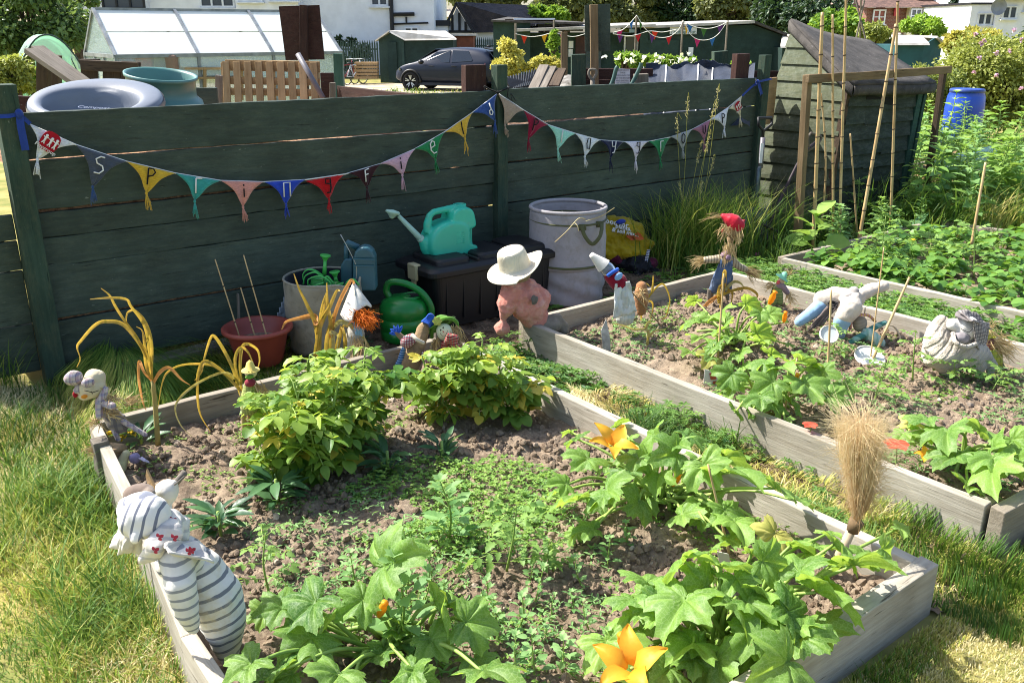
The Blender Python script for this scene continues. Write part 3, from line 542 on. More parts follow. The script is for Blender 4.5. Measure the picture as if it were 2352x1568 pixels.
q = G(930, 775); g = thing('watering_can', 'dark green round watering can with an arched handle standing left of the black box', 'watering can', q)
r = .148; b = MB(); b.lathe([(r*.9, 0), (r*.97, .01), (r, .06), (r*.985, .062), (r*.985, .075), (r, .077), (r, .135), (r*.985, .137), (r*.985, .15), (r, .152), (r*1.0, .20), (r*.9, .235), (r*.6, .262), (0, .275)], q, 40); part('body', b, m_dgreen, g, True)
b = MB(); b.lathe([(.065, .0), (.060, .012), (.054, .004), (0, -.01)], q+A(.045, -.02, .262), 24, sx=1.15); part('filler_hole', b, m_dgreen, g, True); b = MB(); b.lathe([(.052, 0), (0, .0005)], q+A(.045, -.02, .268), 24, sx=1.15); part('opening_shade', b, m_dark, g)  # black disc paints the shade inside the filler hole
b = MB(); hd = RT*.99+FW*-.15; P = [q-hd*.085+UP*.255, q-hd*.105+UP*.30, q-hd*.085+UP*.345, q-hd*.03+UP*.355, q+hd*.05+UP*.335, q+hd*.125+UP*.285, q+hd*.17+UP*.21, q+hd*.168+UP*.15, q+hd*.13+UP*.11]; 
from mathutils import geometry as _g
def cr(P, k=6):
    P = np.asarray(P, float); Q = np.concatenate([[2*P[0]-P[1]], P, [2*P[-1]-P[-2]]]); out = []
    for i in range(1, len(Q)-2):
        for s in np.linspace(0, 1, k, endpoint=False):
            a, b_, c, d = Q[i-1:i+3]; out.append(.5*((2*b_)+(-a+c)*s+(2*a-5*b_+4*c-d)*s*s+(-a+3*b_-3*c+d)*s**3))
    return np.array(out+[P[-1]])
b.tube(cr(P), .021, 12); part('handle', b, m_dgreen, g, True)
m_tubl = CLOTH('faded_canvas', '#969180', var=.3, rough=.8, dirt='#5f5a4a'); m_tubr = CLOTH('lilac_grey_canvas', '#9c989b', var=.18, rough=.75, dirt='#807b75'); m_trim = CLOTH('olive_trim', '#585a3c'); m_inner = CLOTH('dark_lining', '#1d1f26')
ql = G(772, 812)+A(.02, .16, 0); tub = thing('garden_tub', 'faded grey canvas tub full of lime green watering cans, left of the green can', 'garden tub', ql, 'pop up canvas garden tubs')
def tubwall(r0, r1, h, z0=0, n=48, m=18, dents=0., seed=0, rim=None):
    a = np.arange(n)*2*np.pi/n; z = np.linspace(0, 1, m); P = np.zeros((m, n, 3))
    for i, s in enumerate(z):
        rr = r0+(r1-r0)*s+dents*(fbm(np.cos(a)*1.6+5+seed, np.sin(a)*1.6+s*3+5, 3)-.47)*2*min(1, 4*s*(1-s)+.2)
        P[i] = np.stack([rr*np.cos(a), rr*np.sin(a), z0+h*s+(rim(a)*s if rim is not None else 0*a)], 1)
    return P
rim = lambda a: -.05*np.exp(-((np.angle(np.exp(1j*(a+math.radians(62)))))/.35)**2)+.04*np.exp(-((np.angle(np.exp(1j*(a+math.radians(20)))))/.2)**2)
b = MB(); Pw = tubwall(.205, .222, .43, dents=.03, rim=rim, seed=3); b.grid(Pw+ql, 0, wrap=True); part('outer_wall', b, m_tubl, tub, True, solid=.004)
b = MB(); Pw2 = tubwall(.195, .212, .425, dents=.03, rim=rim, seed=3); b.grid(Pw2+ql, 0, wrap=True); b.lathe([(.2, .2), (0, .2)], ql, 32); part('lining', b, m_inner, tub, True)
b = MB(); b.tube(np.concatenate([Pw[-1], Pw[-1][:1]])+ql, .007, 6); b.tube(np.concatenate([Pw[11], Pw[11][:1]])+ql, .005, 6); part('hoop', b, m_tubl, tub, True)
b = MB(); tp = ql+A(.15, -.15, .46); wire = [ql+RT*.19+UP*.36, ql+RT*.205+UP*.48, ql+RT*.18+UP*.56, ql+RT*.125+UP*.68]; b.tube(cr(wire), .003, 5); part('sprung_wire', b, M('bare_wire', '#b9b9b4', rough=.35, metal=.6), tub, True)
wc = thing('watering_can', 'large blue green square watering can upside down in the left canvas tub', 'watering can', ql+RT*.08+FW*.02+UP*.3)
f = PF(ql+RT*.09+FW*.0); E = lambda x, y, dd=0.: f(x/4.9/1.063+700/1.063, (580+y/4.9)/1.063, dd)
b = MB(); ring = [E(790, 640), E(790, 260), E(815, 175), E(860, 130), E(910, 118), E(970, 125), E(1020, 170), E(1050, 240), E(1065, 640)]; b.prism(ring, FW*.1, 0); part('body', b, m_bgreen, wc, bevel=.012)
b = MB(); b.prism([E(640, 640, .06), E(645, 330, .06), E(700, 250, .06), E(790, 260, .06), E(790, 640, .06)], FW*.08); part('shoulder', b, m_bgreen, wc, bevel=.01)
b = MB(); b.tube([E(715, 300, .08), E(715, 80, .1), E(850, 130, .1)], .018, 8); b.tube([E(715, 85, .1), E(725, 60, .1), E(860, 120, .1)], .02, 8); part('handle', b, m_bgreen, wc, True)
b = MB(); b.ribbon([E(795, 250, -.004), E(1050, 255, -.004)], .012, -FW); b.ribbon([E(800, 330, -.003), E(1050, 335, -.003)], .01, -FW); part('moulding', b, m_bgreen, wc)
def little_can(label, px, py, rose, arcs):
    o = thing('toy_watering_can', label, 'watering can', E(px, py)-UP*.08, 'small lime green watering cans in the tub')
    b = MB(); c = E(px, py)-UP*.05; b.lathe([(.055, -.06), (.062, 0), (.055, .05), (.04, .06), (.036, .055), (0, .03)], c, 24); part('body', b, m_lime, o, True)
    if rose:
        b = MB(); P0 = E(*rose[0]); P1 = E(*rose[1]); b.tube([P0, P1], [.013, .009], 10); z = nrm(P1-P0); x = nrm(np.cross(z, FW)); b.lathe([(.009, -.01), (.02, .012), (.031, .02), (.031, .026), (.027, .027), (0, .022)], P1, 20, np.stack([x, np.cross(z, x), z], 1)); part('spout', b, m_lime, o, True)
    for ar in arcs:
        b = MB(); P = cr([E(*p) for p in ar]); T = np.gradient(P, axis=0); n_ = np.cross(T, -FW); b.ribbon(P, .024, n_, fold=.1); part('handle', b, m_lime, o, True, solid=.005)
    return o
little_can('small lime green watering can with its rose pointing up, in the left tub', 400, 500, [(450, 440), (460, 260)], [[(195, 520, -.02), (190, 430, -.02), (250, 375, -.02), (340, 385, -.02), (440, 450, -.02)], [(190, 560, -.05), (220, 450, -.05), (340, 405, -.05), (430, 460, -.05)]])
little_can('small lime green watering can lying at the front of the left tub', 330, 590, None, [[(245, 560, -.08), (260, 490, -.08), (400, 450, -.08), (520, 520, -.08), (540, 600, -.08)], [(290, 620, -.1), (330, 570, -.1), (440, 530, -.1)]])
little_can('small lime green watering can with its rose beside the blue green can', 560, 560, [(590, 520), (580, 455)], [[(440, 600, -.06), (430, 500, -.06), (490, 455, -.06), (570, 540, -.06)]])
little_can('small lime green watering can leaning right in the left tub', 620, 620, None, [[(530, 650, -.09), (560, 580, -.09), (680, 535, -.09), (640, 620, -.09)], [(650, 650, -.06), (720, 520, -.06), (800, 490, -.06), (875, 560, -.06)]])
qr = G(1328, 697)+A(.05, .17, 0); tub = thing('garden_tub', 'tall lilac grey pop up canvas tub with olive trim, right of the black box', 'garden tub', qr, 'pop up canvas garden tubs')
def sq(P, s): return P
b = MB(); Pa = tubwall(.24, .252, .25, dents=.012, seed=1, m=24); a = np.arange(48)*2*np.pi/48
for i in range(24): Pa[i, :, :2] *= (1+.035*math.sin(i/23*math.pi)*np.sin(a*5+i*.5)*(1 if i else 0))[:, None]
b.grid(Pa+qr, 0, wrap=True); part('lower_wall', b, m_tubr, tub, True, solid=.004)
b = MB(); Pb = tubwall(.262, .260, .385, .25, dents=.012, seed=7); b.grid(Pb+qr-RT*.01, 0, wrap=True); part('outer_wall', b, m_tubr, tub, True, solid=.004)
b = MB(); b.lathe([(.24, .12), (0, .1)], qr, 32); part('bottom', b, m_tubr, tub)
b = MB(); tilt = lambda P: P
for P, r_ in ((Pb[1], .009), (Pb[14], .007)): b = MB(); b.tube(np.concatenate([P, P[:1]])*A(1.012, 1.012, 1)+qr-RT*.005, r_, 6); part('trim', b, m_trim, tub, True)
b = MB(); P = Pb[-1].copy(); P = np.concatenate([P, P[:1]])+qr-RT*.01; b.tube(P+UP*.012, .013, 8); part('rim', b, m_tubr, tub, True)
f = PF(qr-FW*.29); Z = lambda x, y, dd=0.: f((1300+x/6.532)/1.063, (480+y/6.532)/1.063, dd)
b = MB(); b.ribbon(cr([Z(790, 470, .03), Z(830, 620, -.0), Z(950, 755, -.01), Z(1060, 660, .0), Z(1100, 540, .05), Z(1105, 420, .1)]), .026, -FW, fold=.05); b.ribbon([Z(800, 440, .03), Z(800, 540, .03)], .05, -FW, fold=.05); b.ribbon([Z(1075, 390, .1), Z(1075, 490, .1)], .05, -FW, fold=.05); part('handle', b, m_trim, tub, True, solid=.004)
b = MB()
for P in ([Z(360, 725, -.02), Z(540, 560, -.05), Z(735, 350, -.03), Z(850, 360, .05)], [Z(670, 415, -.02), Z(720, 470, -.04), Z(735, 545, -.03)], [Z(850, 390, 0), Z(1100, 310, .1), Z(1305, 180, .25)], [Z(470, 230, .4), Z(530, 300, .35), Z(600, 350, .3)]): b.tube(cr(P), .0028, 5)
solo('straw_stalk', b, M('dry_straw', '#c9b98a', '#a08e5e', rough=.8), 'dry straw stalks hanging over the rim of the lilac grey tub', 'straw', org=Z(735, 350, -.03))
m_sack = CLOTH('yellow_sack_plastic', '#b59a17', var=.35, rough=.35, bump=.35, weave=30); qs = V(1445, 592, 4.98); sk_ = thing('compost_sack', 'crumpled yellow printed compost sack lying behind the lilac tub', 'sack', qs)
f = PF(qs); Z = lambda x, y, dd=0.: f((1300+x/6.532)/1.063, (480+y/6.532)/1.063, dd)
o = blob('sack', [('t', [Z(1130, 640, .0), Z(1400, 600, .02), Z(1640, 690, .03), Z(1760, 790, .0)], [.12, .155, .13, .07]), ('e', Z(1330, 850, -.02), (.16, .12, .1)), ('e', Z(1560, 840, -.03), (.17, .12, .09)), ('e', Z(1850, 770, -.02), (.05, .05, .04)), ('e', Z(1300, 480, .04), (.1, .1, .09)), ('e', Z(1480, 500, .05), (.1, .1, .08))], m_sack, sk_, .01, .045, 4)
n0 = -FW*.75+UP*.66-RT*.05; xd = RT*.97-UP*.22
letter_on(sk_, 'food for', .06, m_yw, Z(1330, 425, -.1), xd, np.cross(n0, xd), ext=.008); letter_on(sk_, 'plants,', .05, m_yw, Z(1450, 500, -.125), xd, np.cross(n0, xd), ext=.008); letter_on(sk_, '& soil mix...', .046, m_yw, Z(1480, 575, -.15), xd, np.cross(n0, xd), ext=.008)
b = MB(); b.leaves([Z(1560, 610, -.16)], xd, n0, .12, 'diam'); b.leaves([Z(1490, 630, -.16)], xd, n0, .1, 'kite'); part('printed_flash', b, CLOTH('orange_print', '#b4562a'), sk_); b = MB(); b.ell(Z(1410, 400, -.1), (.05, .02, .02)); part('printed_patch', b, CLOTH('blue_print', '#2c3f9c'), sk_, True)
qs = V(1470, 640, 4.86); sk2 = thing('plastic_sack', 'crumpled black and maroon plastic sack under the yellow compost sack', 'sack', qs); f = PF(qs)
m_bsack = CLOTH('black_sack_plastic', '#15161c', var=.4, rough=.28, bump=.4, weave=30); m_msack = CLOTH('maroon_sack_plastic', '#5c1734', var=.4, rough=.4, bump=.3, weave=30)
blob('sack', [('t', [Z(1340, 1130, .02), Z(1560, 1100, 0), Z(1760, 1130, 0), Z(1900, 1200, 0)], [.06, .11, .1, .06]), ('e', Z(1700, 1250, 0), (.17, .1, .07)), ('e', Z(1480, 1020, .02), (.1, .08, .06))], m_bsack, sk2, .009, .05, 3)
blob('maroon_fold', [('t', [Z(1270, 1010, -.02), Z(1360, 990, -.03), Z(1420, 1040, -.03)], [.03, .055, .03])], m_msack, sk2, .008, .03, 3); blob('maroon_fold', [('e', Z(1900, 1070, .0), (.06, .05, .05))], m_msack, sk2, .008, .03, 3)
b = MB(); cloth(b, Z(1830, 840, -.12), Z(1880, 850, -.12), Z(1840, 1040, -.12), Z(1790, 1020, -.12), amp=.02); part('white_fold', b, CLOTH('white_plastic', '#d5d8e6', [((0, 0, 1), .02, .4, '#2b2c50', .8)], rough=.4), sk2, True)
qp = G(603, 845)+A(.03, .1, 0); pot = thing('plant_pot', 'round terracotta plastic pot with three canes, left of the faded canvas tub', 'plant pot', qp)
b = MB(); b.lathe([(.115, 0), (.13, .02), (.165, .17), (.17, .175), (.17, .19), (.192, .192), (.197, .2), (.197, .215), (.187, .222), (.172, .212), (.16, .18), (.12, .12), (0, .12)], qp, 44); part('pot', b, m_terra, pot, True)
b = MB(); b.lathe([(.13, .135), (.06, .142), (0, .14)], qp, 24); part('compost', b, m_soil, pot, True)
m_cane = NT('bamboo_cane'); _v = m_cane.obj(); m_cane.base(m_cane.mix(m_cane.ramp(m_cane.noise(_v, 5, 6), .35, .7), lin('#c2a878'), lin('#98794c'))); m_cane.set(Roughness=.55); m_cane.bump(m_cane.noise(m_cane.obj((20, 20, 2)), 6, 3), .2); m_cane = m_cane.m
m_node = M('cane_node', '#4a3826', rough=.8)
def cane(p, q, r, label, group, name='bamboo_cane', nodes=True, bend=0.):
    p = np.asarray(p, float); q = np.asarray(q, float); n = max(2, int(np.linalg.norm(q-p)/.03)); s = np.linspace(0, 1, n)[:, None]; P = p+(q-p)*s+RT*(np.sin(s*math.pi)*bend)
    Ln = np.linalg.norm(q-p); rad = np.full(n, r)*(1.05-.25*s[:, 0]); k = np.arange(.12, Ln, .21)
    for z in k: rad *= 1+.22*np.exp(-((s[:, 0]*Ln-z)/.012)**2)
    b = MB(); b.tube(P, rad, 8)
    if nodes:
        for z in k: c = p+(q-p)*z/Ln+RT*math.sin(z/Ln*math.pi)*bend; d = nrm(q-p); b.tube([c-d*.004, c+d*.004], r*1.12, 8, 1)
    return solo(name, b, [m_cane, m_node], label, 'cane', group, p, True)
f = PF(qp); grp = 'thin canes standing in the terracotta pot'
cane(f(*c21(1650, 800), -.02), f(*c21(1470, 232), .06), .0042, 'thin cane at the left of the terracotta pot, leaning left', grp, 'garden_cane'); cane(f(*c21(1755, 800)), f(*c21(1645, 425), .05), .0045, 'shortest thin cane in the middle of the terracotta pot', grp, 'garden_cane'); cane(f(*c21(1835, 800)), f(*c21(1665, 203), .05), .0042, 'thin tall cane at the right of the terracotta pot, leaning left', grp, 'garden_cane')
b = MB(); q0 = V(*c21(1900, 690), 4.98); q1 = V(*c21(1985, 480), 4.95)
for k in range(6): p = q0+(q1-q0)*k/6; b.box(p+A(0, 0, .01), (.06, .012, .035), None)
b.bar(q0, q1, .012, .03); solo('plastic_edging', b, plastic('pale_plastic', '#98a2ac', .5), 'strip of pale grey plastic edging leaning between pot and canvas tub', 'edging', org=q0, bevel=.003)
plank('stake', V(*c21(1640, 900), 5.05), V(*c21(1628, 465), 5.08), .03, .012, m_greywood, None, up=A(1, 0, 0)); o = bpy.context.scene.objects['stake']; o['label'] = 'short grey wooden stake against the fence behind the terracotta pot'; o['category'] = 'stake'
m_shed = WOOD('olive_shiplap', '#4a5440', '#5e6147', '#23281f', st=(26, 2.2, 26), scuff='#8d9285'); m_shed2 = WOOD('dark_shiplap', '#2f3a34', '#3b4438', '#1c221d', st=(2.2, 26, 26), scuff='#7d857c'); m_felt = M('roofing_felt', '#4b4743', '#363330', rough=.95, sc=8, bump=.8, bsc=90, dist=.006, dirt=('#8a8486', 40, .6, .75)); m_shedtrim = WOOD('shed_green_trim', '#35564c', '#2a463d', '#182a24')  # side wall boards lighter and more olive than the front boards
S0 = A(7.28, 4.8, 0); shed = thing('tool_shed', 'small leaning shiplap tool shed with a steep felt roof, right of the plank fence', 'shed', S0)
LEAN = .1
def sl_(u, v, z): w = v/SD; return A(S0[0]+u+LEAN*z+w*(-.2+.39*z/1.8), S0[1]+v, z-max(0, u)/SW*(.03+.17*w)*min(1, z/1.2))
SW, SD = 1.25, .84; ZH, ZL = 1.82, 1.33
hz = .15
for k in range(13):                                  # side wall faces -x, top follows the roof slope (high at the back)
    z0, z1 = k*hz, (k+1)*hz
    def top(v): return ZL+(ZH-ZL)*v/SD
    va = max(0., (z0+.01-ZL)/(ZH-ZL)*SD)
    if va > SD*.97: continue
    a = [sl_(-.026, va, z0-.014), sl_(-.026, SD, z0-.014), sl_(0, SD, min(z1, top(SD))), sl_(0, max(va, min(SD*.98, (z1-ZL)/(ZH-ZL)*SD)), min(z1, top(SD)))]
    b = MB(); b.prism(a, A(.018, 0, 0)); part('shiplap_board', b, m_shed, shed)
rs = np.random.default_rng(5)
for k in range(10):                                  # front wall, boards broken at ragged places
    z0, z1 = k*hz*.95, (k+1)*hz*.95; cut = rs.uniform(.15, .8)
    for (a0, a1, dv) in ((0.02, cut, -.004), (cut+.004, SW-.09, .002)):
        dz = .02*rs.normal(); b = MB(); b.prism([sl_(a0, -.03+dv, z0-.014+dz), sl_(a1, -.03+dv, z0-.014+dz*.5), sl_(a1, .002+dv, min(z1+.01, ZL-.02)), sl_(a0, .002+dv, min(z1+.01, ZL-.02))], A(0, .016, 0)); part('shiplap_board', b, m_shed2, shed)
b = MB(); b.prism([sl_(-.02, -.02, 0), sl_(.03, -.02, 0), sl_(.03, -.02, ZL), sl_(-.02, -.02, ZL)], A(0, .05, 0)); part('corner_strip', b, m_darkwood, shed)
b = MB(); b.prism([sl_(SW-.085, -.03, 0), sl_(SW-.0, -.03, 0), sl_(SW, -.03, ZL), sl_(SW-.085, -.03, ZL)], A(0, .06, 0)); part('corner_board', b, m_shedtrim, shed, bevel=.004); b = MB(); b.prism([sl_(SW+.012, -.04, 0), sl_(SW+.06, -.04, 0), sl_(SW+.06, -.04, ZL), sl_(SW+.012, -.04, ZL)], A(0, .07, 0)); part('corner_board', b, m_shedtrim, shed, bevel=.004)
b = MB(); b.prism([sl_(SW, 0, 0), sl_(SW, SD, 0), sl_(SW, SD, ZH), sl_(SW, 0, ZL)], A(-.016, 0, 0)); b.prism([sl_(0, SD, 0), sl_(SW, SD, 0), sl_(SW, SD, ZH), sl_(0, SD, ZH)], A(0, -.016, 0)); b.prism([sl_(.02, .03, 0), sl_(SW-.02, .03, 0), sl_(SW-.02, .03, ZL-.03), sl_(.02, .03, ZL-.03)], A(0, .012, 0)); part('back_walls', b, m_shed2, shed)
b = MB(); n_ = 10; g_ = []
for i in range(n_+1):
    row = []
    for j in range(13):
        s = i/n_; w = j/12; v = -.09+s*(SD+.11); u = -.05+w*(SW+.14); z = ZL+(ZH-ZL)*(v/SD)+.04+.012*math.sin(w*5+s*3)-.02*math.sin(math.pi*w); row.append(sl_(u, v, z))
    g_.append(row)
g_ = np.array(g_); b.grid(g_); part('roof_felt', b, m_felt, shed, True, solid=.03)
b = MB(); e = g_[:, 0]; b.grid(np.stack([e+A(-.006, 0, .01), e+A(-.012, 0, -.06+0*1), e+A(.0, 0, -.09)], 1)); e = g_[0]; b.grid(np.stack([e+A(0, -.006, .01), e+A(0, -.012, -.05), e+A(0, .0, -.075)], 1)); part('felt_edge', b, m_felt, shed, True, solid=.006)
b = MB(); b.prism([sl_(.28, -.022, ZL-.16), sl_(.8, -.022, ZL-.2), sl_(.8, -.022, ZL-.13), sl_(.3, -.022, ZL-.1)], A(0, .01, 0)); part('gap_shade_under_eave', b, m_dark, shed)  # near-black slab paints the dark of a gap below the eave
plank('pale_board', A(6.70, 5.22, 1.18), A(7.3, 5.5, 1.16), .03, .42, m_palewood, None); o = SC.objects['pale_board']; o['label'] = 'pale new board between the right fence post and the leaning shed'; o['category'] = 'board'
m_steel = M('worn_steel', '#5c6a72', '#3d474e', rough=.45, metal=.5, sc=9); m_iron = M('dark_iron', '#3b3236', rough=.6, metal=.4)
qs = V(*c13(530, 1440), 4.66); sp = thing('spade', 'steel garden spade with a black handle leaning on the right fence post', 'spade', qs)
Z = lambda x, y, v=5.0: V(*c13(x, y), v-.34)
b = MB(); pl = [Z(470, 1415, 4.98), Z(600, 1425, 4.98), Z(610, 1530, 4.96), Z(585, 1640, 4.94), Z(520, 1690, 4.93), Z(455, 1640, 4.94), Z(440, 1530, 4.96)]; b.prism(pl, A(0, .006, 0)); part('blade', b, m_steel, sp, bevel=.002)
b = MB(); b.tube([Z(522, 1420), Z(540, 1150, 5.02), Z(550, 1140, 5.02)], [.016, .017, .017], 10); part('socket', b, m_steel, sp, True); b = MB(); b.tube([Z(550, 1150, 5.02), Z(568, 940, 5.04)], .02, 10); part('shaft', b, plastic('grey_grip', '#6f6a70', .5), sp, True)
b = MB(); b.prism([Z(540, 1115, 4.995), Z(560, 1115, 4.995), Z(572, 980, 5.015), Z(552, 980, 5.015)], A(0, -.003, 0)); part('sticker', b, plastic('white_sticker', '#d8dade', .5), sp)
me = MB(); hb = [Z(568, 945, 5.04), Z(568, 890, 5.05), Z(540, 860, 5.05), Z(535, 810, 5.06), Z(625, 805, 5.06), Z(628, 850, 5.05), Z(568, 900, 5.05)]; me.tube(hb, .013, 8); part('handle', me, m_black, sp, True)
qf = V(*c13(640, 1480), 4.95); fk = thing('garden_fork', 'old iron garden fork leaning against the shed side', 'garden fork', qf)
def FK(x, y, s): return V(*c13(x, y), 4.5+.35*s)
b = MB(); b.tube([FK(600, 1560, 0), FK(720, 1290, .2), FK(800, 1130, .3), FK(870, 1020, .4), FK(950, 955, .45)], .013, 8); part('shaft', b, m_iron, fk, True); b = MB(); b.tube([FK(880, 1020, .4), FK(875, 935, .42), FK(895, 910, .45), FK(960, 930, .45), FK(968, 945, .45), FK(945, 985, .43), FK(870, 1035, .4)], .011, 8); part('handle', b, m_greywood, fk, True)
b = MB(); b.tube([FK(560, 1530, -.05), FK(680, 1590, .05)], .011, 6)
for k in range(4): p = FK(560+40*k, 1530+20*k, -.05+.033*k); b.tube([p, p+A(0, -.02, -.2)], .007, 6)
part('tines', b, m_iron, fk, True)
m_frame = WOOD('frame_timber', '#8f7a5c', '#705c42', '#463522'); fr_ = thing('bean_support', 'rough timber frame of two posts and a crossbar over the far bed', 'support', (6.3, 4.38, 0))
p0 = A(6.31, 4.38, 0); pt = V(*c13(872, 512), 4.38); p1 = V(*c13(1800, 500), 4.42)
plank('post', p0*A(1, 1, 0)+A(0, 0, -.05), pt, .055, .055, m_frame, fr_, up=A(0, 1, 0)); plank('post', A(p1[0]+.03, 4.42, -.05), p1, .05, .05, m_darkwood, fr_, up=A(0, 1, 0))
plank('crossbar', V(*c13(872, 540), 4.34), V(*c13(1450, 508), 4.34), .03, .065, m_frame, fr_); plank('crossbar', V(*c13(1435, 505), 4.375), V(*c13(1850, 478), 4.375), .032, .065, m_frame, fr_)
grp = 'tall bamboo canes standing by the leaning shed'
for (b0, t0, r, v, lab, bend) in (((915, 1600), (975, 85), .016, 4.3, 'thickest pale bamboo cane, nearest the left post of the timber frame', 0), ((950, 1590), (965, 640), .009, 4.5, 'crooked brown bamboo cane behind the thickest cane', .05), ((1048, 1600), (1045, 100), .0105, 4.25, 'straight thin bamboo cane, second tall one from the frame post', 0), ((1090, 1600), (1138, -40), .012, 4.2, 'tall bamboo cane reaching out of the top of the picture', 0), ((1225, 1640), (1478, 165), .015, 4.15, 'slanting bamboo cane leaning to the right against the crossbar', 0), ((1490, 1250), (1490, 10), .0125, 4.3, 'upright bamboo cane in front of the right half of the shed', 0), ((1210, 1560), (1165, 915), .0085, 4.4, 'short brown bamboo cane between the slanting cane and the shed', 0)):
    if v == 4.3 and b0[0] > 1400: bb = V(*c13(*b0), v)*A(1, 1, 0)+A(0, 0, .02)
    else: bb = V(*c13(*b0), v)
    p = bb; q = V(*c13(*t0), v+.06); d = (q-p)/max(.1, (q-p)[2]); p = p-d*(p[2]-.03); cane(p, q, r, lab, grp, bend=bend)
for (x0, y0, x1, y1, z0, lab, r, nm) in ((2013, 1560, 2090, 1110, 0, 'weathered thin stake standing among the tomatoes of the far bed', .012, 'garden_stake'),):
    q = V(*c13(2090, 1110), 3.4); p = V(*c13(2013, 1560), 3.35); cane(p+(p-q)*.25, q, r, lab, None, nm, nodes=False)
q = G(1990, 830, .05)
def stick(b0, t0, z0, lab, r, dv=0., nm='thin_stake', f=c23, nodes=False, mat=None):
    p = G(*f(*b0), z0); pf = PF(p); return cane(p, pf(*f(*t0), dv), r, lab, 'thin stakes pushed into the middle bed', nm, nodes)
stick((1300, 1210), (1395, 430), .06, 'thin dark metal rod standing by the white jar lid', .004, .1); stick((1310, 1215), (1570, 635), .06, 'dark crooked twig stake slanting over the jar lid', .008, .1)
stick((255, 1270), (300, 610), .06, 'thin cane with a seed packet at its foot, beside the withered leeks', .0055, .05); stick((710, 1565), (805, 1180), .06, 'thin cane holding a pale squash leaf, front of the middle bed', .006, .05); stick((1010, 1310), (1035, 720), .06, 'thin brown cane beside the hanging jar lid', .006, .05)
stick((290, 835), (163, 300), .06, 'thin cane in the front bed rising between courgette leaves', .0045, .05, f=c33)
p = G(*c32(2150, 1200), .06); pf = PF(p); cane(p, pf(*c32(2165, 920), 0), .005, 'thin dark stick in the front bed beside the squash flowers', None, 'thin_stake', False)
qb = G(1905, 1310, .06); bm = thing('dry_grass_broom', 'upturned broom of fluffy dry grass on a pale stick, right edge of the front bed', 'broom', qb); pf = PF(qb); Z = lambda x, y, dd=0.: pf(*c33(x, y), dd)
m_dry = L('dry_grass', '#a5783f', '#e6d3ac', '#e6d0a4', .8, .3); b = MB(); b.tube([Z(850, 960), Z(925, 830), Z(1005, 660)], [.016, .017, .015], 10); part('stick', b, M('pale_stick', '#b9a88e', '#9a8769', rough=.8), bm, True)
neck = Z(1022, 650); b = MB(); r = np.random.default_rng(4)
for k in range(3000):
    hgt = r.random()**.75; ax0 = Z(1022+50*hgt+25*math.sin(hgt*5), 640-570*hgt); rad = (.012+.066*hgt**.9)*r.random()**.8; a = r.random()*6.283; sd_ = RT*math.cos(a)+FW*math.sin(a); out = r.random() < .3
    p0 = neck+(ax0-neck)*.8*r.random()**.5+sd_*rad*.3; e = ax0+sd_*rad*1.1+UP*.03+r.normal(size=3)*.008; fz = sd_*(.02+(.09 if out else .03)*r.random())+r.normal(size=3)*.02+UP*r.normal(.01, .03)
    b.ribbon([p0, (p0+e)/2+sd_*rad*.2, e, e+fz*.6, e+fz-UP*.01*r.random()], [.0013, .0013, .001, .0008, .0004], -FW+RT*r.normal()*.6, 0, np.clip(.1+.5*hgt+6*rad+r.normal()*.15, 0, 1), fold=0)
part('grass_head', b, m_dry, bm); b = MB(); b.tube([Z(1000, 690), Z(1015, 650), Z(1030, 625)], [.02, .024, .026], 10); part('binding', b, M('twine', '#6f5b40', rough=.9, bump=.5), bm, True)
m_straw = L('raffia', '#8f7650', '#d3bd8a', '#d8c090', .8, .2); m_skin = CLOTH('calico', '#d6c3a0'); m_hess = CLOTH('hessian', '#9b8260', var=.4, bump=.5, dirt='#5d4c38')
def straw(parent, c, d, n, ln, r=.0016, spread=.4, seed=0, name='straw', rad=.01):
    b = MB(); q = np.random.default_rng(seed)
    for k in range(n):
        v = nrm(np.asarray(d)+q.normal(size=3)*spread); p = np.asarray(c)+q.normal(size=3)*rad; L_ = ln*(.6+.6*q.random()); b.ribbon([p, p+v*L_*.5+q.normal(size=3)*L_*.06, p+v*L_+q.normal(size=3)*L_*.12-UP*.1*L_], [2.6*r, 2.6*r, r], -FW+q.normal(size=3)*.5, 0, q.random(), fold=0)
    return part(name, b, m_straw, parent)
def doll(name, label, base, group='scarecrow dolls in the beds'): return thing(name, label, 'scarecrow', base, group)
m_eye = M('black_stitching', '#171412', bump=0)
def fc(px, py): return None
q = G(*c31(1590, 1390), .06); f = PF(q); Z = lambda x, y, dd=0.: f(*c31(x, y), dd); k_ = f.k*.336
s1 = doll('striped_scarecrow', 'big scarecrow in grey and white striped cloth slumped over the left board', q)
axb = nrm(Z(1250, 650)-Z(1560, 1300)); axa = nrm(Z(1220, 700)-Z(1320, 1240))
m_strb = CLOTH('striped_ticking', '#dedad2', [(axb, 78*k_, .26, '#4f5663', .85)], dirt='#c4b48e'); m_stra = CLOTH('striped_sleeve_cloth', '#dedbd4', [(axa, 70*k_, .25, '#59606e', .75)])
axh = nrm(RT*.96-UP*.25); m_strh = CLOTH('striped_head_cloth', '#e0dcd4', [(axh, 60*k_, .22, '#4f586e', .85)]); m_strh2 = CLOTH('striped_hat_cloth', '#e0dcd4', [(nrm(RT*.3+UP*.95), 62*k_, .24, '#4f586e', .85)])
r_ = lambda px: px*k_
blob('body', [('t', [Z(1270, 690, .0), Z(1350, 800, -.02), Z(1480, 980, -.03), Z(1520, 1120, -.02), Z(1545, 1270, .0)], [r_(120), r_(165), r_(170), r_(158), r_(110)]), ('t', [Z(1545, 1270), Z(1570, 1380)], [r_(105), r_(70)]), ('e', Z(1150, 760, .04), (r_(90),)*3)], m_strb, s1, .007, .012)
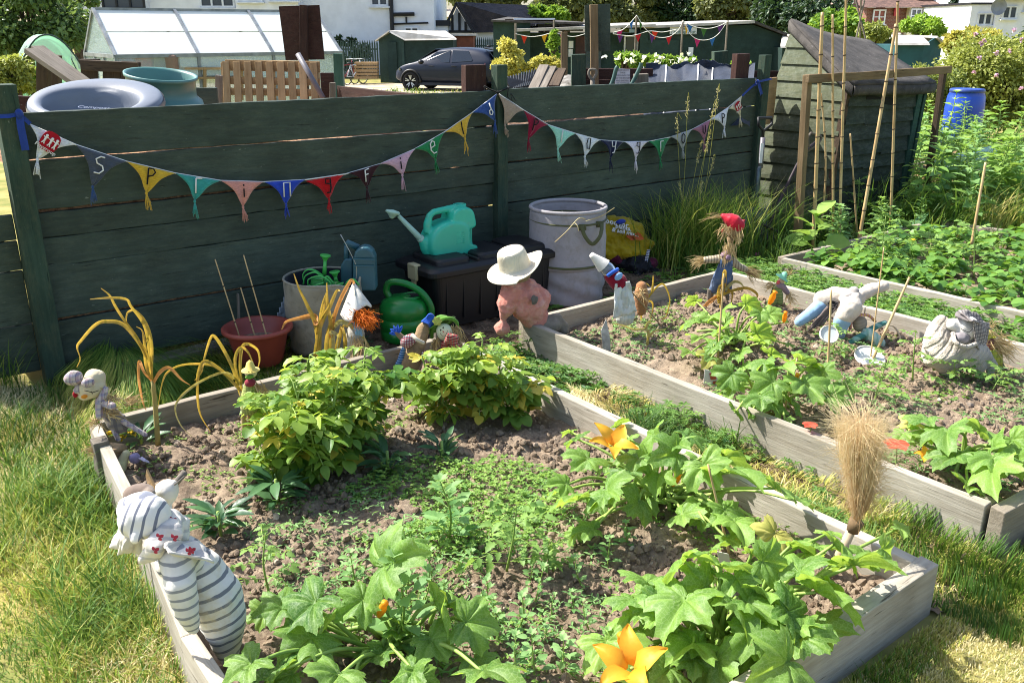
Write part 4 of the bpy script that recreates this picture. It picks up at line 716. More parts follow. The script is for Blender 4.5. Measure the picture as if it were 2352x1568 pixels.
blob('sleeve', [('t', [Z(1210, 730, -.10), Z(1235, 900, -.14), Z(1275, 1080, -.14), Z(1325, 1200, -.12)], [r_(110), r_(98), r_(80), r_(38)]), ('t', [Z(1210, 730, -.1), Z(1300, 760, -.04)], [r_(105), r_(110)])], m_stra, s1, .006, .01)
blob('shoe', [('t', [Z(1585, 1350, .0), Z(1690, 1320, .05)], [r_(50), r_(40)])], CLOTH('mud_brown_cloth', '#6e5c4e'), s1, .006, .006)
hd = blob('head', [('e', Z(985, 430, -.05), (r_(165), r_(150), r_(140))), ('e', Z(900, 400, -.03), (r_(90), r_(110), r_(100))), ('t', [Z(930, 520, -.10), Z(920, 590, -.12)], [r_(40), r_(28)])], m_strh, s1, .006, .012)
blob('cap', [('e', Z(890, 440, -.06), (r_(75), r_(120), r_(95))), ('e', Z(960, 330, -.04), (r_(110), r_(110), r_(50)))], m_strh2, s1, .006, .008)
blob('hat_crown', [('e', Z(950, 265, .04), (r_(100), r_(80), r_(50))), ('e', Z(1010, 275, .03), (r_(50), r_(60), r_(40)))], CLOTH('lichen_hat', '#7a6a5e', var=.5, dirt='#b3a796'), s1, .006, .01)
m_wht = CLOTH('grubby_white_cloth', '#dcd8cf', dirt='#b9ad93'); m_flor = CLOTH('floral_scarf', '#d9d3c8', [(A(.3, .2, 1), .03, .25, '#8a8b92', .5)]); 
b = MB(); cloth(b, Z(820, 490, -.05), Z(990, 520, -.09), Z(950, 690, -.07), Z(745, 640, -.04), amp=.012, sag=-.02, seed=2); cloth(b, Z(835, 510, -.08), Z(940, 560, -.1), Z(900, 680, -.08), Z(800, 695, -.06), amp=.012, seed=4, sag=-.02); part('ear_flap', b, m_wht, s1, True, solid=.006)
blob('neckerchief', [('t', [Z(1180, 470, .0), Z(1150, 560, -.08), Z(1060, 640, -.12), Z(985, 720, -.12)], [r_(75), r_(85), r_(65), r_(38)]), ('t', [Z(1240, 470, .05), Z(1220, 540, -.0)], [r_(60), r_(80)])], m_flor, s1, .006, .03)
b = MB(); cloth(b, Z(1130, 600, -.13), Z(1360, 590, -.02), Z(1470, 735, -.09), Z(1160, 670, -.17), amp=.01, seed=6, sag=.02); part('scarf_point', b, m_flor, s1, True, solid=.006)
m_rose_ = CLOTH('red_print', '#a8384a')
for (x, y, dd) in ((1190, 575, -.16), (1180, 455, -.05), (1060, 660, -.19), (1290, 670, -.14), (1310, 660, -.13), (1090, 570, -.17)): b = MB(); b.leaves([Z(x, y, dd)]*3, [RT+UP*.5, RT*-.6+UP, RT*.2-UP], -FW, .012, 'broad'); part('printed_flower', b, m_rose_, s1)
blob('raised_sleeve', [('t', [Z(1130, 400, .08), Z(1115, 330, .1), Z(1140, 255, .1)], [r_(40), r_(55), r_(80)]), ('t', [Z(1140, 255, .1), Z(1195, 200, .1)], [r_(75), r_(20)]), ('t', [Z(1140, 255, .1), Z(1190, 325, .1)], [r_(60), r_(12)])], m_wht, s1, .006, .015)
b = MB(); b.tube([Z(1150, 260, .1), Z(1265, 125, .12)], r_(22), 8); b.tube([Z(1190, 215, .08), Z(1262, 155, .1)], r_(6), 5); part('arm_stick', b, m_greywood, s1, True)
b = MB(); b.prism([Z(1000, 110, .12), Z(1060, 240, .1), Z(1015, 245, .1), Z(995, 150, .12)], FW*.01); part('wooden_label', b, m_palewood, s1)
q = G(*c21(760, 1440), .17); f = PF(q); CC = lambda x, y: ((60+x/6.0316)/1.063, (880+y/6.0316)/1.063); Z = lambda x, y, dd=0.: f(*CC(x, y), dd); k_ = f.k/6.0316/1.063; r_ = lambda px: px*k_
s2 = doll('tartan_scarecrow', 'faded tartan straw doll with a big cloth bow on its head', q)
m_tart = CLOTH('faded_tartan', '#c8b9ae', [(RT, .022, .35, '#8d6f7e', .6), (UP, .024, .35, '#6f7698', .5), (RT, .011, .15, '#4f4a5a', .5)]); m_cal = CLOTH('cream_calico', '#d0c2a2', dirt='#a8986f'); m_tart2 = CLOTH('grey_tartan', '#8b8479', [(RT, .03, .4, '#4d4c52', .6), (UP, .03, .4, '#5a5560', .5)])
blob('head', [('e', Z(990, 400, 0), (r_(190), r_(170), r_(150))), ('e', Z(900, 500, -.01), (r_(110), r_(100), r_(80)))], m_cal, s2, .004, .006, fine=True)
blob('bonnet', [('e', Z(1030, 260, .02), (r_(150), r_(150), r_(130)), None), ('e', Z(1060, 340, .02), (r_(120), r_(170), r_(100)))], m_cal, s2, .004, .012)
blob('bow', [('e', Z(720, 260, -.03), (r_(130), r_(110), r_(110))), ('e', Z(930, 330, -.05), (r_(90), r_(60), r_(70))), ('e', Z(800, 430, -.03), (r_(70), r_(50), r_(60)))], m_tart, s2, .004, .012)
b = MB(); b.ell(Z(880, 530, -.06), (r_(45), r_(25), r_(30))); part('cheek_patch', b, CLOTH('orange_felt', '#d98a2b'), s2, True); b = MB(); b.ell(Z(745, 500, -.03), (r_(35), r_(30), r_(50))); part('mouth', b, m_red, s2, True)
b = MB(); b.tube([Z(880, 440, -.07), Z(930, 450, -.07), Z(1000, 470, -.07), Z(1090, 440, -.05)], .0016, 4); b.tube([Z(985, 455, -.07), Z(1000, 490, -.07)], .0016, 4); part('stitched_smile', b, m_eye, s2)
blob('body', [('t', [Z(1130, 540, .02), Z(1220, 740, .03), Z(1360, 900, .02), Z(1410, 960, .02)], [r_(80), r_(110), r_(150), r_(120)])], m_tart2, s2, .004, .006); blob('neck_cloth', [('t', [Z(1190, 420, 0), Z(1150, 540, -.02), Z(1100, 600, -.03)], [r_(45), r_(60), r_(50)])], m_tart, s2, .004, .008)
blob('sleeve', [('t', [Z(1150, 620, -.02), Z(1290, 670, -.05)], [r_(55), r_(60)])], m_tart, s2, .004, .006); blob('sleeve', [('t', [Z(1090, 600, -.03), Z(1100, 820, -.05)], [r_(50), r_(52)])], m_tart, s2, .004, .006)
for i, (p0, p1) in enumerate((((1100, 850), (1020, 940)), ((1330, 660), (1540, 610)), ((1460, 900), (1780, 1090)), ((1310, 1000), (1380, 1160)))):
    if i > 1: blob('leg', [('t', [Z(*p0), Z(*p1)], [r_(45), r_(38)])], m_tart, s2, .004, .004)
straw(s2, Z(1060, 900, -.04), Z(900, 1000)-Z(1100, 850), 40, .05, seed=1, name='hand'); straw(s2, Z(1250, 560, -.01), Z(1350, 480)-Z(1200, 640), 60, .06, seed=2, name='collar_straw'); straw(s2, Z(1500, 640, 0), RT+UP*.5, 30, .07, spread=.2, seed=3, name='hand'); straw(s2, Z(1250, 770, -.05), RT*.8-UP*.2, 40, .05, seed=5, name='waist_straw')
q = G(*CC(1300, 1450), .1); f = PF(q); Z = lambda x, y, dd=0.: f(*CC(x, y), dd); k_ = f.k/6.0316/1.063; r_ = lambda px: px*k_
s3 = doll('cloth_doll', 'limp hessian and lilac cloth doll lying on the soil just inside the left board', q)
blob('sack_top', [('t', [Z(1080, 1290, .02), Z(1250, 1270, .0), Z(1440, 1290, 0)], [r_(60), r_(75), r_(70)]), ('e', Z(1320, 1330, -.03), (r_(110), r_(60), r_(50)))], m_hess, s3, .004, .01); blob('dress', [('t', [Z(1500, 1370, -.02), Z(1440, 1480, -.03), Z(1400, 1590, -.05)], [r_(60), r_(80), r_(95)])], CLOTH('pale_floral_cloth', '#cfc79c', dirt='#a89d63'), s3, .004, .012); blob('lilac_cloth', [('e', Z(1620, 1430, -.02), (r_(85), r_(60), r_(95)))], CLOTH('lilac_cloth', '#9a8fb0'), s3, .004, .015)
straw(s3, Z(1060, 1310, 0), -RT-UP*.3, 30, .05, seed=8, name='frayed_edge'); b = MB(); b.ribbon([Z(1700, 1440, -.03), Z(1760, 1480, -.04), Z(1830, 1510, -.03)], .02, UP); part('ribbon', b, CLOTH('pale_lilac_ribbon', '#c2bcd0'), s3, solid=.002)
q = G(*c21(1690, 1370), .17); f = PF(q); Z = lambda x, y, dd=0.: f(*c21(x, y), dd); k_ = f.k*.336; r_ = lambda px: px*k_
s4 = doll('sunflower_doll', 'small doll in a yellow hat and green checked apron with a sunflower', q)
m_gch = CLOTH('green_check', '#a9ad62', [(RT, .012, .3, '#6d7a3c', .7), (UP, .012, .3, '#6d7a3c', .7)]); m_yel = CLOTH('yellow_felt', '#d9c268')
blob('body', [('t', [Z(1705, 1090), Z(1705, 1160), Z(1705, 1240)], [r_(38), r_(55), r_(62)])], m_gch, s4, .003, .003); blob('chest', [('e', Z(1710, 1075, -.01), (r_(38), r_(34), r_(30)))], CLOTH('dull_red_cloth', '#8d3340'), s4, .003, .002)
b = MB(); b.ell(Z(1715, 1005), (r_(42), r_(38), r_(38))); part('head', b, m_skin, s4, True); b = MB(); b.lathe([(r_(62), -r_(6)), (r_(58), 0), (r_(34), r_(6)), (r_(22), r_(50)), (r_(4), r_(66)), (0, r_(68))], Z(1712, 985), 20); part('hat', b, m_yel, s4, True)
b = MB(); b.ell(Z(1705, 1035, -.03), (r_(30), r_(14), r_(16))); part('bow', b, CLOTH('green_felt', '#6f9a3c'), s4, True); b = MB()
for x in (1700, 1722): b.ell(Z(x, 1000, -.033), (r_(4),)*3, None, 6, 5)
part('eyes', b, m_eye, s4); b = MB(); n_ = 11
for i in range(n_): a = i*6.283/n_; b.leaves([Z(1738, 1197, -.05)], RT*math.cos(a)+UP*math.sin(a), -FW, r_(36), 'kite', 0)
part('sunflower', b, CLOTH('sunflower_petal', '#e0a227'), s4); b = MB(); b.ell(Z(1738, 1197, -.055), (r_(11), r_(6), r_(11))); part('sunflower_eye', b, CLOTH('brown_felt', '#4a2a15'), s4, True)
straw(s4, Z(1770, 1090, 0), RT*.5-UP, 26, .06, seed=9, name='hair', spread=.25); b = MB(); b.tube([Z(1700, 1240), Z(1700, 1380)], .004, 6); part('stick', b, m_palewood, s4)
for x in (1680, 1735): blob('foot', [('e', Z(x, 1270, -.01), (r_(20), r_(20), r_(16)))], m_gch, s4, .003, .002)
CT = lambda x, y: ((700+x/4.9)/1.063, (580+y/4.9)/1.063)
q = G(*CT(800, 1440), .12); f = PF(q); Z = lambda x, y, dd=0.: f(*CT(x, y), dd); k_ = f.k/4.9/1.063; r_ = lambda px: px*k_
s5 = doll('hooded_scarecrow', 'scarecrow in a pointed white hood with orange hair behind the tallest withered leeks', q)
b = MB(); m_ = 14; ap = Z(800, 520, .02); ring0 = [Z(640, 920, .04), Z(690, 990, -.05), Z(770, 1000, -.09), Z(800, 900, -.1), Z(870, 860, -.09), Z(960, 810, -.06), Z(1015, 830, .0), Z(1000, 790, .07), Z(900, 760, .12), Z(750, 800, .12)]; ring0 = cr(ring0+[ring0[0]], 3)
R_ = np.array([[ap*(1-s)+p*s+nrm(p-ap)*0+(-FW*.03+RT*.012*np.sin(i*1.3))*math.sin(math.pi*s)*.6 for i, p in enumerate(ring0)] for s in np.linspace(.03, 1, m_)]); b.grid(R_); part('hood', b, m_wht, s5, True, solid=.006)
b = MB(); b.ell(Z(860, 890, .02), (r_(85), r_(80), r_(90))); part('head', b, m_hess, s5, True)
b = MB(); g_ = np.random.default_rng(2); m_or = L('orange_wool', '#8f3a10', '#e07a25', '#e07a20', .9, .2)
for k in range(420):
    p = Z(860+60*g_.normal(), 900+30*g_.normal(), -.06+.02*g_.normal()); e = Z(960+70*g_.normal(), 1010+50*g_.normal(), -.09+.03*g_.normal()); b.ribbon([p, (p+e)/2+g_.normal(size=3)*.012, e], .0022, -FW+g_.normal(size=3)*.3, 0, g_.random(), fold=0)
part('hair', b, m_or, s5)
blob('robe', [('t', [Z(840, 1000, .03), Z(830, 1150, .03), Z(800, 1300, .03), Z(780, 1440, .03)], [r_(70), r_(105), r_(115), r_(110)])], CLOTH('greyed_robe', '#b0aa9d', dirt='#80796a'), s5, .006, .02); b = MB(); cloth(b, Z(780, 980, -.05), Z(880, 1000, -.05), Z(910, 1180, -.06), Z(820, 1160, -.07), amp=.015); part('blue_scarf', b, CLOTH('pale_blue_cloth', '#8fb3c4'), s5, True, solid=.004); straw(s5, Z(860, 1250, -.04), -UP, 60, .12, spread=.2, seed=4, name='straw', rad=.02)
q = G(*CT(1480, 1560), .08); f = PF(q); Z = lambda x, y, dd=0.: f(*CT(x, y), dd); k_ = f.k/4.9/1.063; r_ = lambda px: px*k_
s6 = doll('hessian_scarecrow', 'brown hessian scarecrow with a blue cap and red checked sleeves', q)
blob('body', [('t', [Z(1640, 1080, .02), Z(1600, 1210, 0), Z(1540, 1340, -.02), Z(1490, 1500, -.03)], [r_(70), r_(85), r_(110), r_(115)])], m_hess, s6, .005, .012)
m_chk = CLOTH('red_check', '#c9bfba', [(RT, .013, .45, '#7d2c3c', .75), (UP, .013, .45, '#7d2c3c', .75)])
blob('sleeve', [('t', [Z(1500, 1210, -.03), Z(1430, 1250, -.05)], [r_(65), r_(75)])], m_chk, s6, .005, .008); blob('sleeve', [('t', [Z(1660, 1400, -.05), Z(1700, 1450, -.05)], [r_(55), r_(60)])], m_chk, s6, .005, .008); blob('arm', [('t', [Z(1380, 1200, -.04), Z(1310, 1130, -.04)], [r_(38), r_(30)])], m_hess, s6, .005, .004)
m_bl = CLOTH('blue_felt', '#2a58b8'); b = MB()
for i in range(5): a = math.radians(60+30*i); b.leaves([Z(1330, 1150, -.05)], RT*math.cos(a)+UP*math.sin(a), -FW, r_(110), 'lance')
part('hand', b, m_bl, s6, solid=.004); b = MB(); pl = [Z(1600, 1010, -.0), Z(1660, 960, -.0), Z(1690, 920, 0), Z(1725, 908, .01), Z(1765, 935, .02), Z(1775, 1000, .02), Z(1750, 1060, .02), Z(1720, 1100, .01), Z(1690, 1040, -.01)]; b.prism(pl, FW*.02); part('cap_peak', b, m_bl, s6, bevel=.006)
b = MB(); b.tube(cr([Z(1500, 1160, -.1), Z(1560, 1220, -.12), Z(1640, 1260, -.1)]), r_(22), 8); part('collar', b, CLOTH('cream_felt', '#d6cbb4'), s6, True); blob('leg', [('t', [Z(1400, 1340, -.02), Z(1370, 1450, -.03), Z(1320, 1560, -.03)], [r_(35), r_(42), r_(38)])], CLOTH('blue_spot_cloth', '#2f5f8f', [(UP, .012, .2, '#b9cfe0', .7)]), s6, .004, .006); straw(s6, Z(1740, 1460, -.05), RT-UP*.6, 26, .05, seed=12, name='hand')
q = G(*CT(1950, 1400), .15); f = PF(q); Z = lambda x, y, dd=0.: f(*CT(x, y), dd); k_ = f.k/4.9/1.063; r_ = lambda px: px*k_
s7 = doll('green_hat_doll', 'smiling straw doll with a round green hat and red tartan scarf', q)
Rf = np.stack([nrm(RT*.87+UP*.5), nrm(FW), nrm(-RT*.5+UP*.87)], 1)
b = MB(); b.ell(Z(1890, 1130, 0), (r_(98), r_(80), r_(112)), Rf, 20, 14); part('head', b, CLOTH('pale_green_calico', '#d2d8b4', bump=.1), s7, True)
hn = nrm(-RT*.5+UP*.75+FW*.45); x = nrm(np.cross(hn, FW)); R3 = np.stack([x, np.cross(hn, x), hn], 1); m_gf = CLOTH('green_felt_hat', '#5a8a30')
b = MB(); b.lathe([(r_(190), -r_(4)), (r_(196), r_(6)), (r_(150), r_(16)), (r_(130), r_(20)), (r_(115), r_(70)), (r_(70), r_(110)), (0, r_(118))], Z(1850, 1050, .05), 30, R3); part('hat', b, m_gf, s7, True); b = MB(); b.tube(cr([Z(1735, 1200, .03), Z(1745, 1090, .02), Z(1830, 990, .0), Z(1950, 965, .0), Z(2030, 1010, .02), Z(2040, 1090, .05)]), r_(24), 8); part('hat_brim', b, m_gf, s7, True)
b = MB()
for i in range(6): a = i*1.047; b.leaves([Z(1800, 1000, -.06)], RT*math.cos(a)+UP*math.sin(a), -FW, r_(60), 'broad')
part('hat_flower', b, CLOTH('lime_felt', '#b9bf62'), s7); b = MB()
for x, y in ((1843, 1105), (1872, 1078)): b.ell(Z(x, y, -.085), (r_(10), r_(5), r_(13)), None, 8, 6)
part('eyes', b, m_eye, s7); b = MB(); b.tube(cr([Z(1835, 1140, -.08), Z(1860, 1175, -.085), Z(1900, 1170, -.085), Z(1925, 1110, -.08)]), .0012, 4); part('smile', b, m_eye, s7); b = MB(); b.prism([Z(1865, 1110, -.088), Z(1885, 1125, -.088), Z(1868, 1133, -.088)], -FW*.003); part('nose', b, m_red, s7)
straw(s7, Z(2010, 1100, .0), RT*.35-UP, 90, .10, seed=21, name='hair', spread=.22, rad=.013); straw(s7, Z(1790, 1220, -.01), -RT*.1-UP, 40, .06, seed=22, name='hair', spread=.22)
m_rt = CLOTH('red_tartan', '#9e2f34', [(RT, .014, .3, '#4d5a52', .7), (UP, .014, .3, '#c9b08a', .5)]); blob('scarf', [('t', [Z(1900, 1260, -.04), Z(1960, 1190, -.07), Z(2010, 1210, -.05)], [r_(40), r_(55), r_(50)]), ('t', [Z(1970, 1240, -.06), Z(2090, 1360, -.06)], [r_(45), r_(48)])], m_rt, s7, .004, .012); blob('body', [('t', [Z(1900, 1290, .0), Z(1960, 1420, .0)], [r_(70), r_(90)])], m_rt, s7, .005, .006)
blob('boot', [('t', [Z(2060, 1340, -.05), Z(2120, 1390, -.07)], [r_(35), r_(40)])], CLOTH('crimson_cloth', '#a01a30'), s7, .004, .003)
q = G(*c22(1330, 980), .13); f = PF(q); Z = lambda x, y, dd=0.: f(*c22(x, y), dd); k_ = f.k*.336; r_ = lambda px: px*k_
s8 = doll('hat_scarecrow', 'scarecrow in a wide white straw hat and stuffed pink shirt', q)
m_pink = CLOTH('sun_bleached_pink_cotton', '#cc8474', var=.15, dirt='#d6a996', bump=.5)
blob('shirt', [('t', [Z(1210, 670, .0), Z(1245, 745, 0), Z(1300, 840, 0), Z(1330, 900, 0)], [r_(55), r_(118), r_(132), r_(95)]), ('t', [Z(1290, 700, .02), Z(1350, 790, .02)], [r_(60), r_(90)]), ('t', [Z(1180, 735, -.03), Z(1135, 840, -.07), Z(1120, 920, -.08)], [r_(85), r_(66), r_(24)])], m_pink, s8, .006, .03)
blob('cuff', [('t', [Z(1118, 935, -.08), Z(1110, 985, -.08)], [r_(26), r_(52)]), ('e', Z(1080, 980, -.08), (r_(28), r_(30), r_(26)))], m_pink, s8, .005, .018)
b = MB(); b.ell(Z(1330, 787, -.115), (r_(26), r_(10), r_(30)), None, 12, 8, bumpy=.7); part('patch', b, CLOTH('grey_patch', '#6d655d'), s8, True)
b = MB(); b.ell(Z(1215, 600, .0), (r_(95), r_(85), r_(78)), None, 20, 14, bumpy=.1); part('head', b, m_hess, s8, True); b = MB(); b.ell(Z(1290, 592, -.02), (r_(14), r_(18), r_(22))); part('ear', b, CLOTH('orange_pink_cloth', '#c4704c'), s8, True); straw(s8, Z(1190, 660, -.04), -UP, 40, .025, seed=31, name='straw', spread=.5, rad=.012)
hn = nrm(UP*.93-RT*.24-FW*.22); x = nrm(RT-hn*(RT@hn)); R3 = np.stack([x, np.cross(hn, x), hn], 1); t = NT('woven_straw_hat'); t.base(t.mix(t.ramp(t.noise(t.obj(), 12, 5), .3, .7), lin('#dbd3bf'), lin('#bfb59e'))); t.set(Roughness=.85); w = t.n('ShaderNodeTexWave', wave_type='RINGS', rings_direction='Z'); w.inputs['Scale'].default_value = 60; w.inputs['Distortion'].default_value = 1; t.l(t.obj(), w.inputs['Vector']); t.bump(w.outputs['Fac'], .35, .004); m_hat = t.m
b = MB(); n_ = 48; m_ = 26; P = np.zeros((m_, n_, 3)); prof = [(0, .135), (.3, .137), (.55, .128), (.68, .118), (.74, .10), (.78, .07), (.81, .035), (.83, .01), (.86, .0)]
prof = np.array(prof); s_ = np.linspace(0, 1, 18); xx = np.interp(s_, np.linspace(0, 1, 9), prof[:, 0])*.09/.86; zz = np.interp(s_, np.linspace(0, 1, 9), prof[:, 1])*.9; an = np.arange(n_)*2*np.pi/n_
for i in range(18): P[i] = np.stack([xx[i]*np.cos(an)*1.08, xx[i]*np.sin(an)*1.0, np.full(n_, zz[i])+(-.014*np.exp(-(xx[i]/.05)**2))], 1)
for i in range(18, m_): s = (i-17)/8; rr = .09+.072*s; P[i] = np.stack([rr*np.cos(an)*1.06, rr*np.sin(an), -.012*s+.045*s**2*(np.cos(an+.1)**2)*np.where(np.cos(an) > 0, 1.15, .35)-.02*s*np.where(np.cos(an) < 0, 1, 0)+.006*np.sin(an*3+1)*s], 1)
b.grid(P@R3.T+Z(1195, 560, .01), wrap=True); part('straw_hat', b, m_hat, s8, True, solid=.004)
blob('trouser_leg', [('t', [Z(1400, 940, .04), Z(1480, 930, .06), Z(1530, 990, .05)], [r_(50), r_(58), r_(42)]), ('t', [Z(1330, 970, -.02), Z(1460, 960, .02)], [r_(50), r_(55)])], CLOTH('stone_grey_trousers', '#8d8273', dirt='#6c6355'), s8, .006, .014)
q = G(*c22(1950, 940), .17); f = PF(q); Z = lambda x, y, dd=0.: f(*c22(x, y), dd); k_ = f.k*.336; r_ = lambda px: px*k_
s9 = doll('bottle_doll', 'leaning doll with a clear bottle head, white pointed hat and red waistcoat', q)
ax = nrm(Z(1850, 600)-Z(1740, 500)); x = nrm(np.cross(ax, FW)); R3 = np.stack([x, np.cross(ax, x), -ax], 1); t = NT('cloudy_bottle_plastic'); t.base(lin('#aeb4b8')); t.set(Roughness=.12, Transmission_Weight=.6, IOR=1.3); m_bot = t.m
b = MB(); b.ell(Z(1830, 580), (r_(48), r_(48), r_(62)), R3, 20, 12); part('head', b, m_bot, s9, True); b = MB(); b.lathe([(r_(52), -r_(20)), (r_(40), r_(20)), (r_(22), r_(80)), (r_(18), r_(100)), (0, r_(104))], Z(1790, 545), 20, R3); part('hat', b, m_wht, s9, True); b = MB(); b.ell(Z(1733, 493), (r_(17),)*3); part('bobble', b, CLOTH('pale_pink_wool', '#d8cbd4'), s9, True)
blob('waistcoat', [('t', [Z(1855, 625), Z(1905, 670)], [r_(52), r_(62)])], CLOTH('crimson_felt', '#84142c'), s9, .005, .006); b = MB(); b.tube(cr([Z(1830, 625, -.05), Z(1865, 600, -.06), Z(1900, 580, -.03)]), r_(13), 8); part('collar', b, m_bl, s9, True); b = MB(); b.ell(Z(1905, 630, -.07), (r_(32), r_(10), r_(22)), R3); part('pocket', b, CLOTH('sky_felt', '#7fa8d8'), s9, True)
blob('skirt', [('t', [Z(1925, 690, 0), Z(1940, 790, 0), Z(1950, 900, 0)], [r_(48), r_(66), r_(68)])], CLOTH('grubby_white_print', '#c9cac2', [(RT, .022, .3, '#9aa6a8', .4)], dirt='#a49d84'), s9, .005, .02); b = MB(); cloth(b, Z(1880, 680, -.05), Z(1980, 660, -.03), Z(2030, 870, -.05), Z(1870, 920, -.07), amp=.02, fr=20, seed=9); part('apron', b, CLOTH('white_apron', '#d0d2cc', dirt='#aca68f'), s9, True, solid=.004)
b = MB(); b.tube([Z(1990, 730, .02), Z(2200, 970, .02)], .004, 6); part('stick', b, m_palewood, s9)
q = G(*c22(2060, 930), .1); f = PF(q); Z = lambda x, y, dd=0.: f(*c22(x, y), dd); k_ = f.k*.336; r_ = lambda px: px*k_
s10 = doll('raffia_doll', 'small brown raffia wrapped doll behind a withered leek at the back of the middle bed', q); blob('body', [('t', [Z(2060, 700, .02), Z(2060, 760), Z(2060, 860)], [r_(38), r_(50), r_(38)])], CLOTH('rust_cloth', '#a0704a', dirt='#7a5a3c'), s10, .004, .01); straw(s10, Z(2060, 730, -.03), -UP*.6, 60, .06, seed=41, name='hair', spread=.5, rad=.014)
CD = lambda x, y: ((1690+x/6.0323)/1.063, (500+y/6.0323)/1.063)
q = G(*CD(300, 1400), .1); f = PF(q); Z = lambda x, y, dd=0.: f(*CD(x, y), dd); k_ = f.k/6.0323/1.063; r_ = lambda px: px*k_
s11 = doll('dungaree_scarecrow', 'straw scarecrow in a floppy red hat, striped jumper and blue dungarees', q)
m_den = CLOTH('faded_denim', '#4c6180', var=.3, dirt='#70798a'); m_jum = CLOTH('striped_jumper', '#b9ac92', [(RT, .018, .45, '#6f6454', .8)])
blob('dungarees', [('t', [Z(500, 870), Z(480, 960), Z(440, 1080)], [r_(95), r_(120), r_(135)]), ('t', [Z(400, 1080), Z(320, 1240)], [r_(95), r_(75)]), ('t', [Z(510, 1080, .03), Z(500, 1260, .03)], [r_(95), r_(75)])], m_den, s11, .006, .012)
blob('jumper', [('e', Z(500, 810), (r_(105), r_(80), r_(70))), ('t', [Z(430, 790), Z(300, 805), Z(200, 810)], [r_(62), r_(58), r_(48)]), ('t', [Z(590, 830), Z(680, 900), Z(780, 950)], [r_(60), r_(55), r_(48)])], m_jum, s11, .005, .006)
for x0, y0, x1, y1 in ((420, 810, 430, 920), (585, 820, 580, 910)): b = MB(); b.ribbon([Z(x0, y0, -.075), Z((x0+x1)/2, (y0+y1)/2, -.085), Z(x1, y1, -.08)], r_(28), -FW); part('strap', b, m_den, s11, solid=.003)
blob('bandana', [('e', Z(500, 730, -.01), (r_(100), r_(70), r_(48))), ('e', Z(540, 780, -.06), (r_(60), r_(30), r_(40)))], CLOTH('mauve_check', '#a08a9a', [(RT, .012, .4, '#6a4a60', .7), (UP, .012, .4, '#6a4a60', .7)]), s11, .005, .01)
b = MB(); b.tube([Z(530, 720), Z(560, 560), Z(570, 480)], [r_(38), r_(42), r_(60)], 10); part('neck', b, m_hess, s11, True); b = MB(); b.ell(Z(610, 400, 0), (r_(105), r_(95), r_(95)), None, 18, 12, bumpy=.12); part('head', b, m_hess, s11, True)
m_redh = CLOTH('red_plastic_cloth', '#b81a30', var=.25, rough=.5); blob('hat', [('t', [Z(460, 170, .0), Z(540, 210, -.01), Z(620, 260, -.02), Z(680, 300, -.02)], [r_(45), r_(95), r_(115), r_(95)]), ('t', [Z(620, 340, -.02), Z(720, 330, -.02)], [r_(50), r_(45)]), ('t', [Z(710, 250), Z(765, 235)], [r_(28), r_(22)])], m_redh, s11, .005, .008); blob('hat_flap', [('e', Z(455, 395, -.03), (r_(34), r_(25), r_(40)))], m_redh, s11, .005, .01)
straw(s11, Z(440, 170, 0), -RT-UP*.0, 14, .12, spread=.12, seed=51, name='straw', rad=.006); straw(s11, Z(500, 330, -.05), -UP-RT*.4, 50, .07, spread=.4, seed=52, name='hair', rad=.02); straw(s11, Z(680, 420, -.06), -UP, 40, .06, spread=.2, seed=53, name='hair', rad=.02); straw(s11, Z(180, 810, 0), -RT-UP*.3, 60, .09, spread=.35, seed=54, name='hand'); straw(s11, Z(790, 950, 0), RT-UP*.5, 80, .11, spread=.28, seed=55, name='hand'); straw(s11, Z(540, 600, -.04), -UP, 60, .1, spread=.2, seed=56, name='neck_straw', rad=.02)
b = MB(); b.tube([Z(270, 1240), Z(260, 1400)], r_(48), 8); b.tube([Z(520, 1260, .03), Z(520, 1400, .03)], r_(30), 8); part('post_legs', b, m_greywood, s11)
q = G(*CD(880, 960), .0); f = PF(q, ); Z = lambda x, y, dd=0.: f(*CD(x, y), dd+.25); b = MB(); pl = [Z(690, 850), Z(780, 770), Z(900, 730), Z(1000, 725), Z(1040, 760), Z(1000, 850), Z(920, 930), Z(850, 940), Z(760, 900)]; b.prism(pl, FW*.03+UP*.01); solo('plastic_sledge', b, plastic('pink_plastic', '#cc3d8a', .4), 'bright pink plastic lid lying in weeds behind the dungaree scarecrow', 'lid', org=Z(880, 850), bevel=.01)
q = G(*CD(1240, 1470), .1); f = PF(q); Z = lambda x, y, dd=0.: f(*CD(x, y), dd); k_ = f.k/6.0323/1.063; r_ = lambda px: px*k_
s12 = doll('frog_green_doll', 'tiny doll in a mint green hat and mossy trousers, against a bed board', q); m_mint = CLOTH('mint_felt', '#86c9a4'); m_moss = CLOTH('mossy_print', '#8a9a5a', [(UP, .02, .35, '#5d6c38', .6)], dirt='#6f7a48')
blob('trousers', [('t', [Z(1240, 1210), Z(1205, 1330), Z(1195, 1440)], [r_(55), r_(58), r_(48)]), ('t', [Z(1250, 1210), Z(1285, 1330), Z(1295, 1440)], [r_(55), r_(55), r_(46)])], m_moss, s12, .004, .004); blob('top', [('e', Z(1290, 1180), (r_(80), r_(60), r_(60))), ('t', [Z(1330, 1200), Z(1400, 1290)], [r_(45), r_(38)])], CLOTH('mauve_grey_cloth', '#8d7b80'), s12, .004, .006); b = MB(); b.ell(Z(1320, 1110), (r_(55), r_(50), r_(50))); part('head', b, m_skin, s12, True)
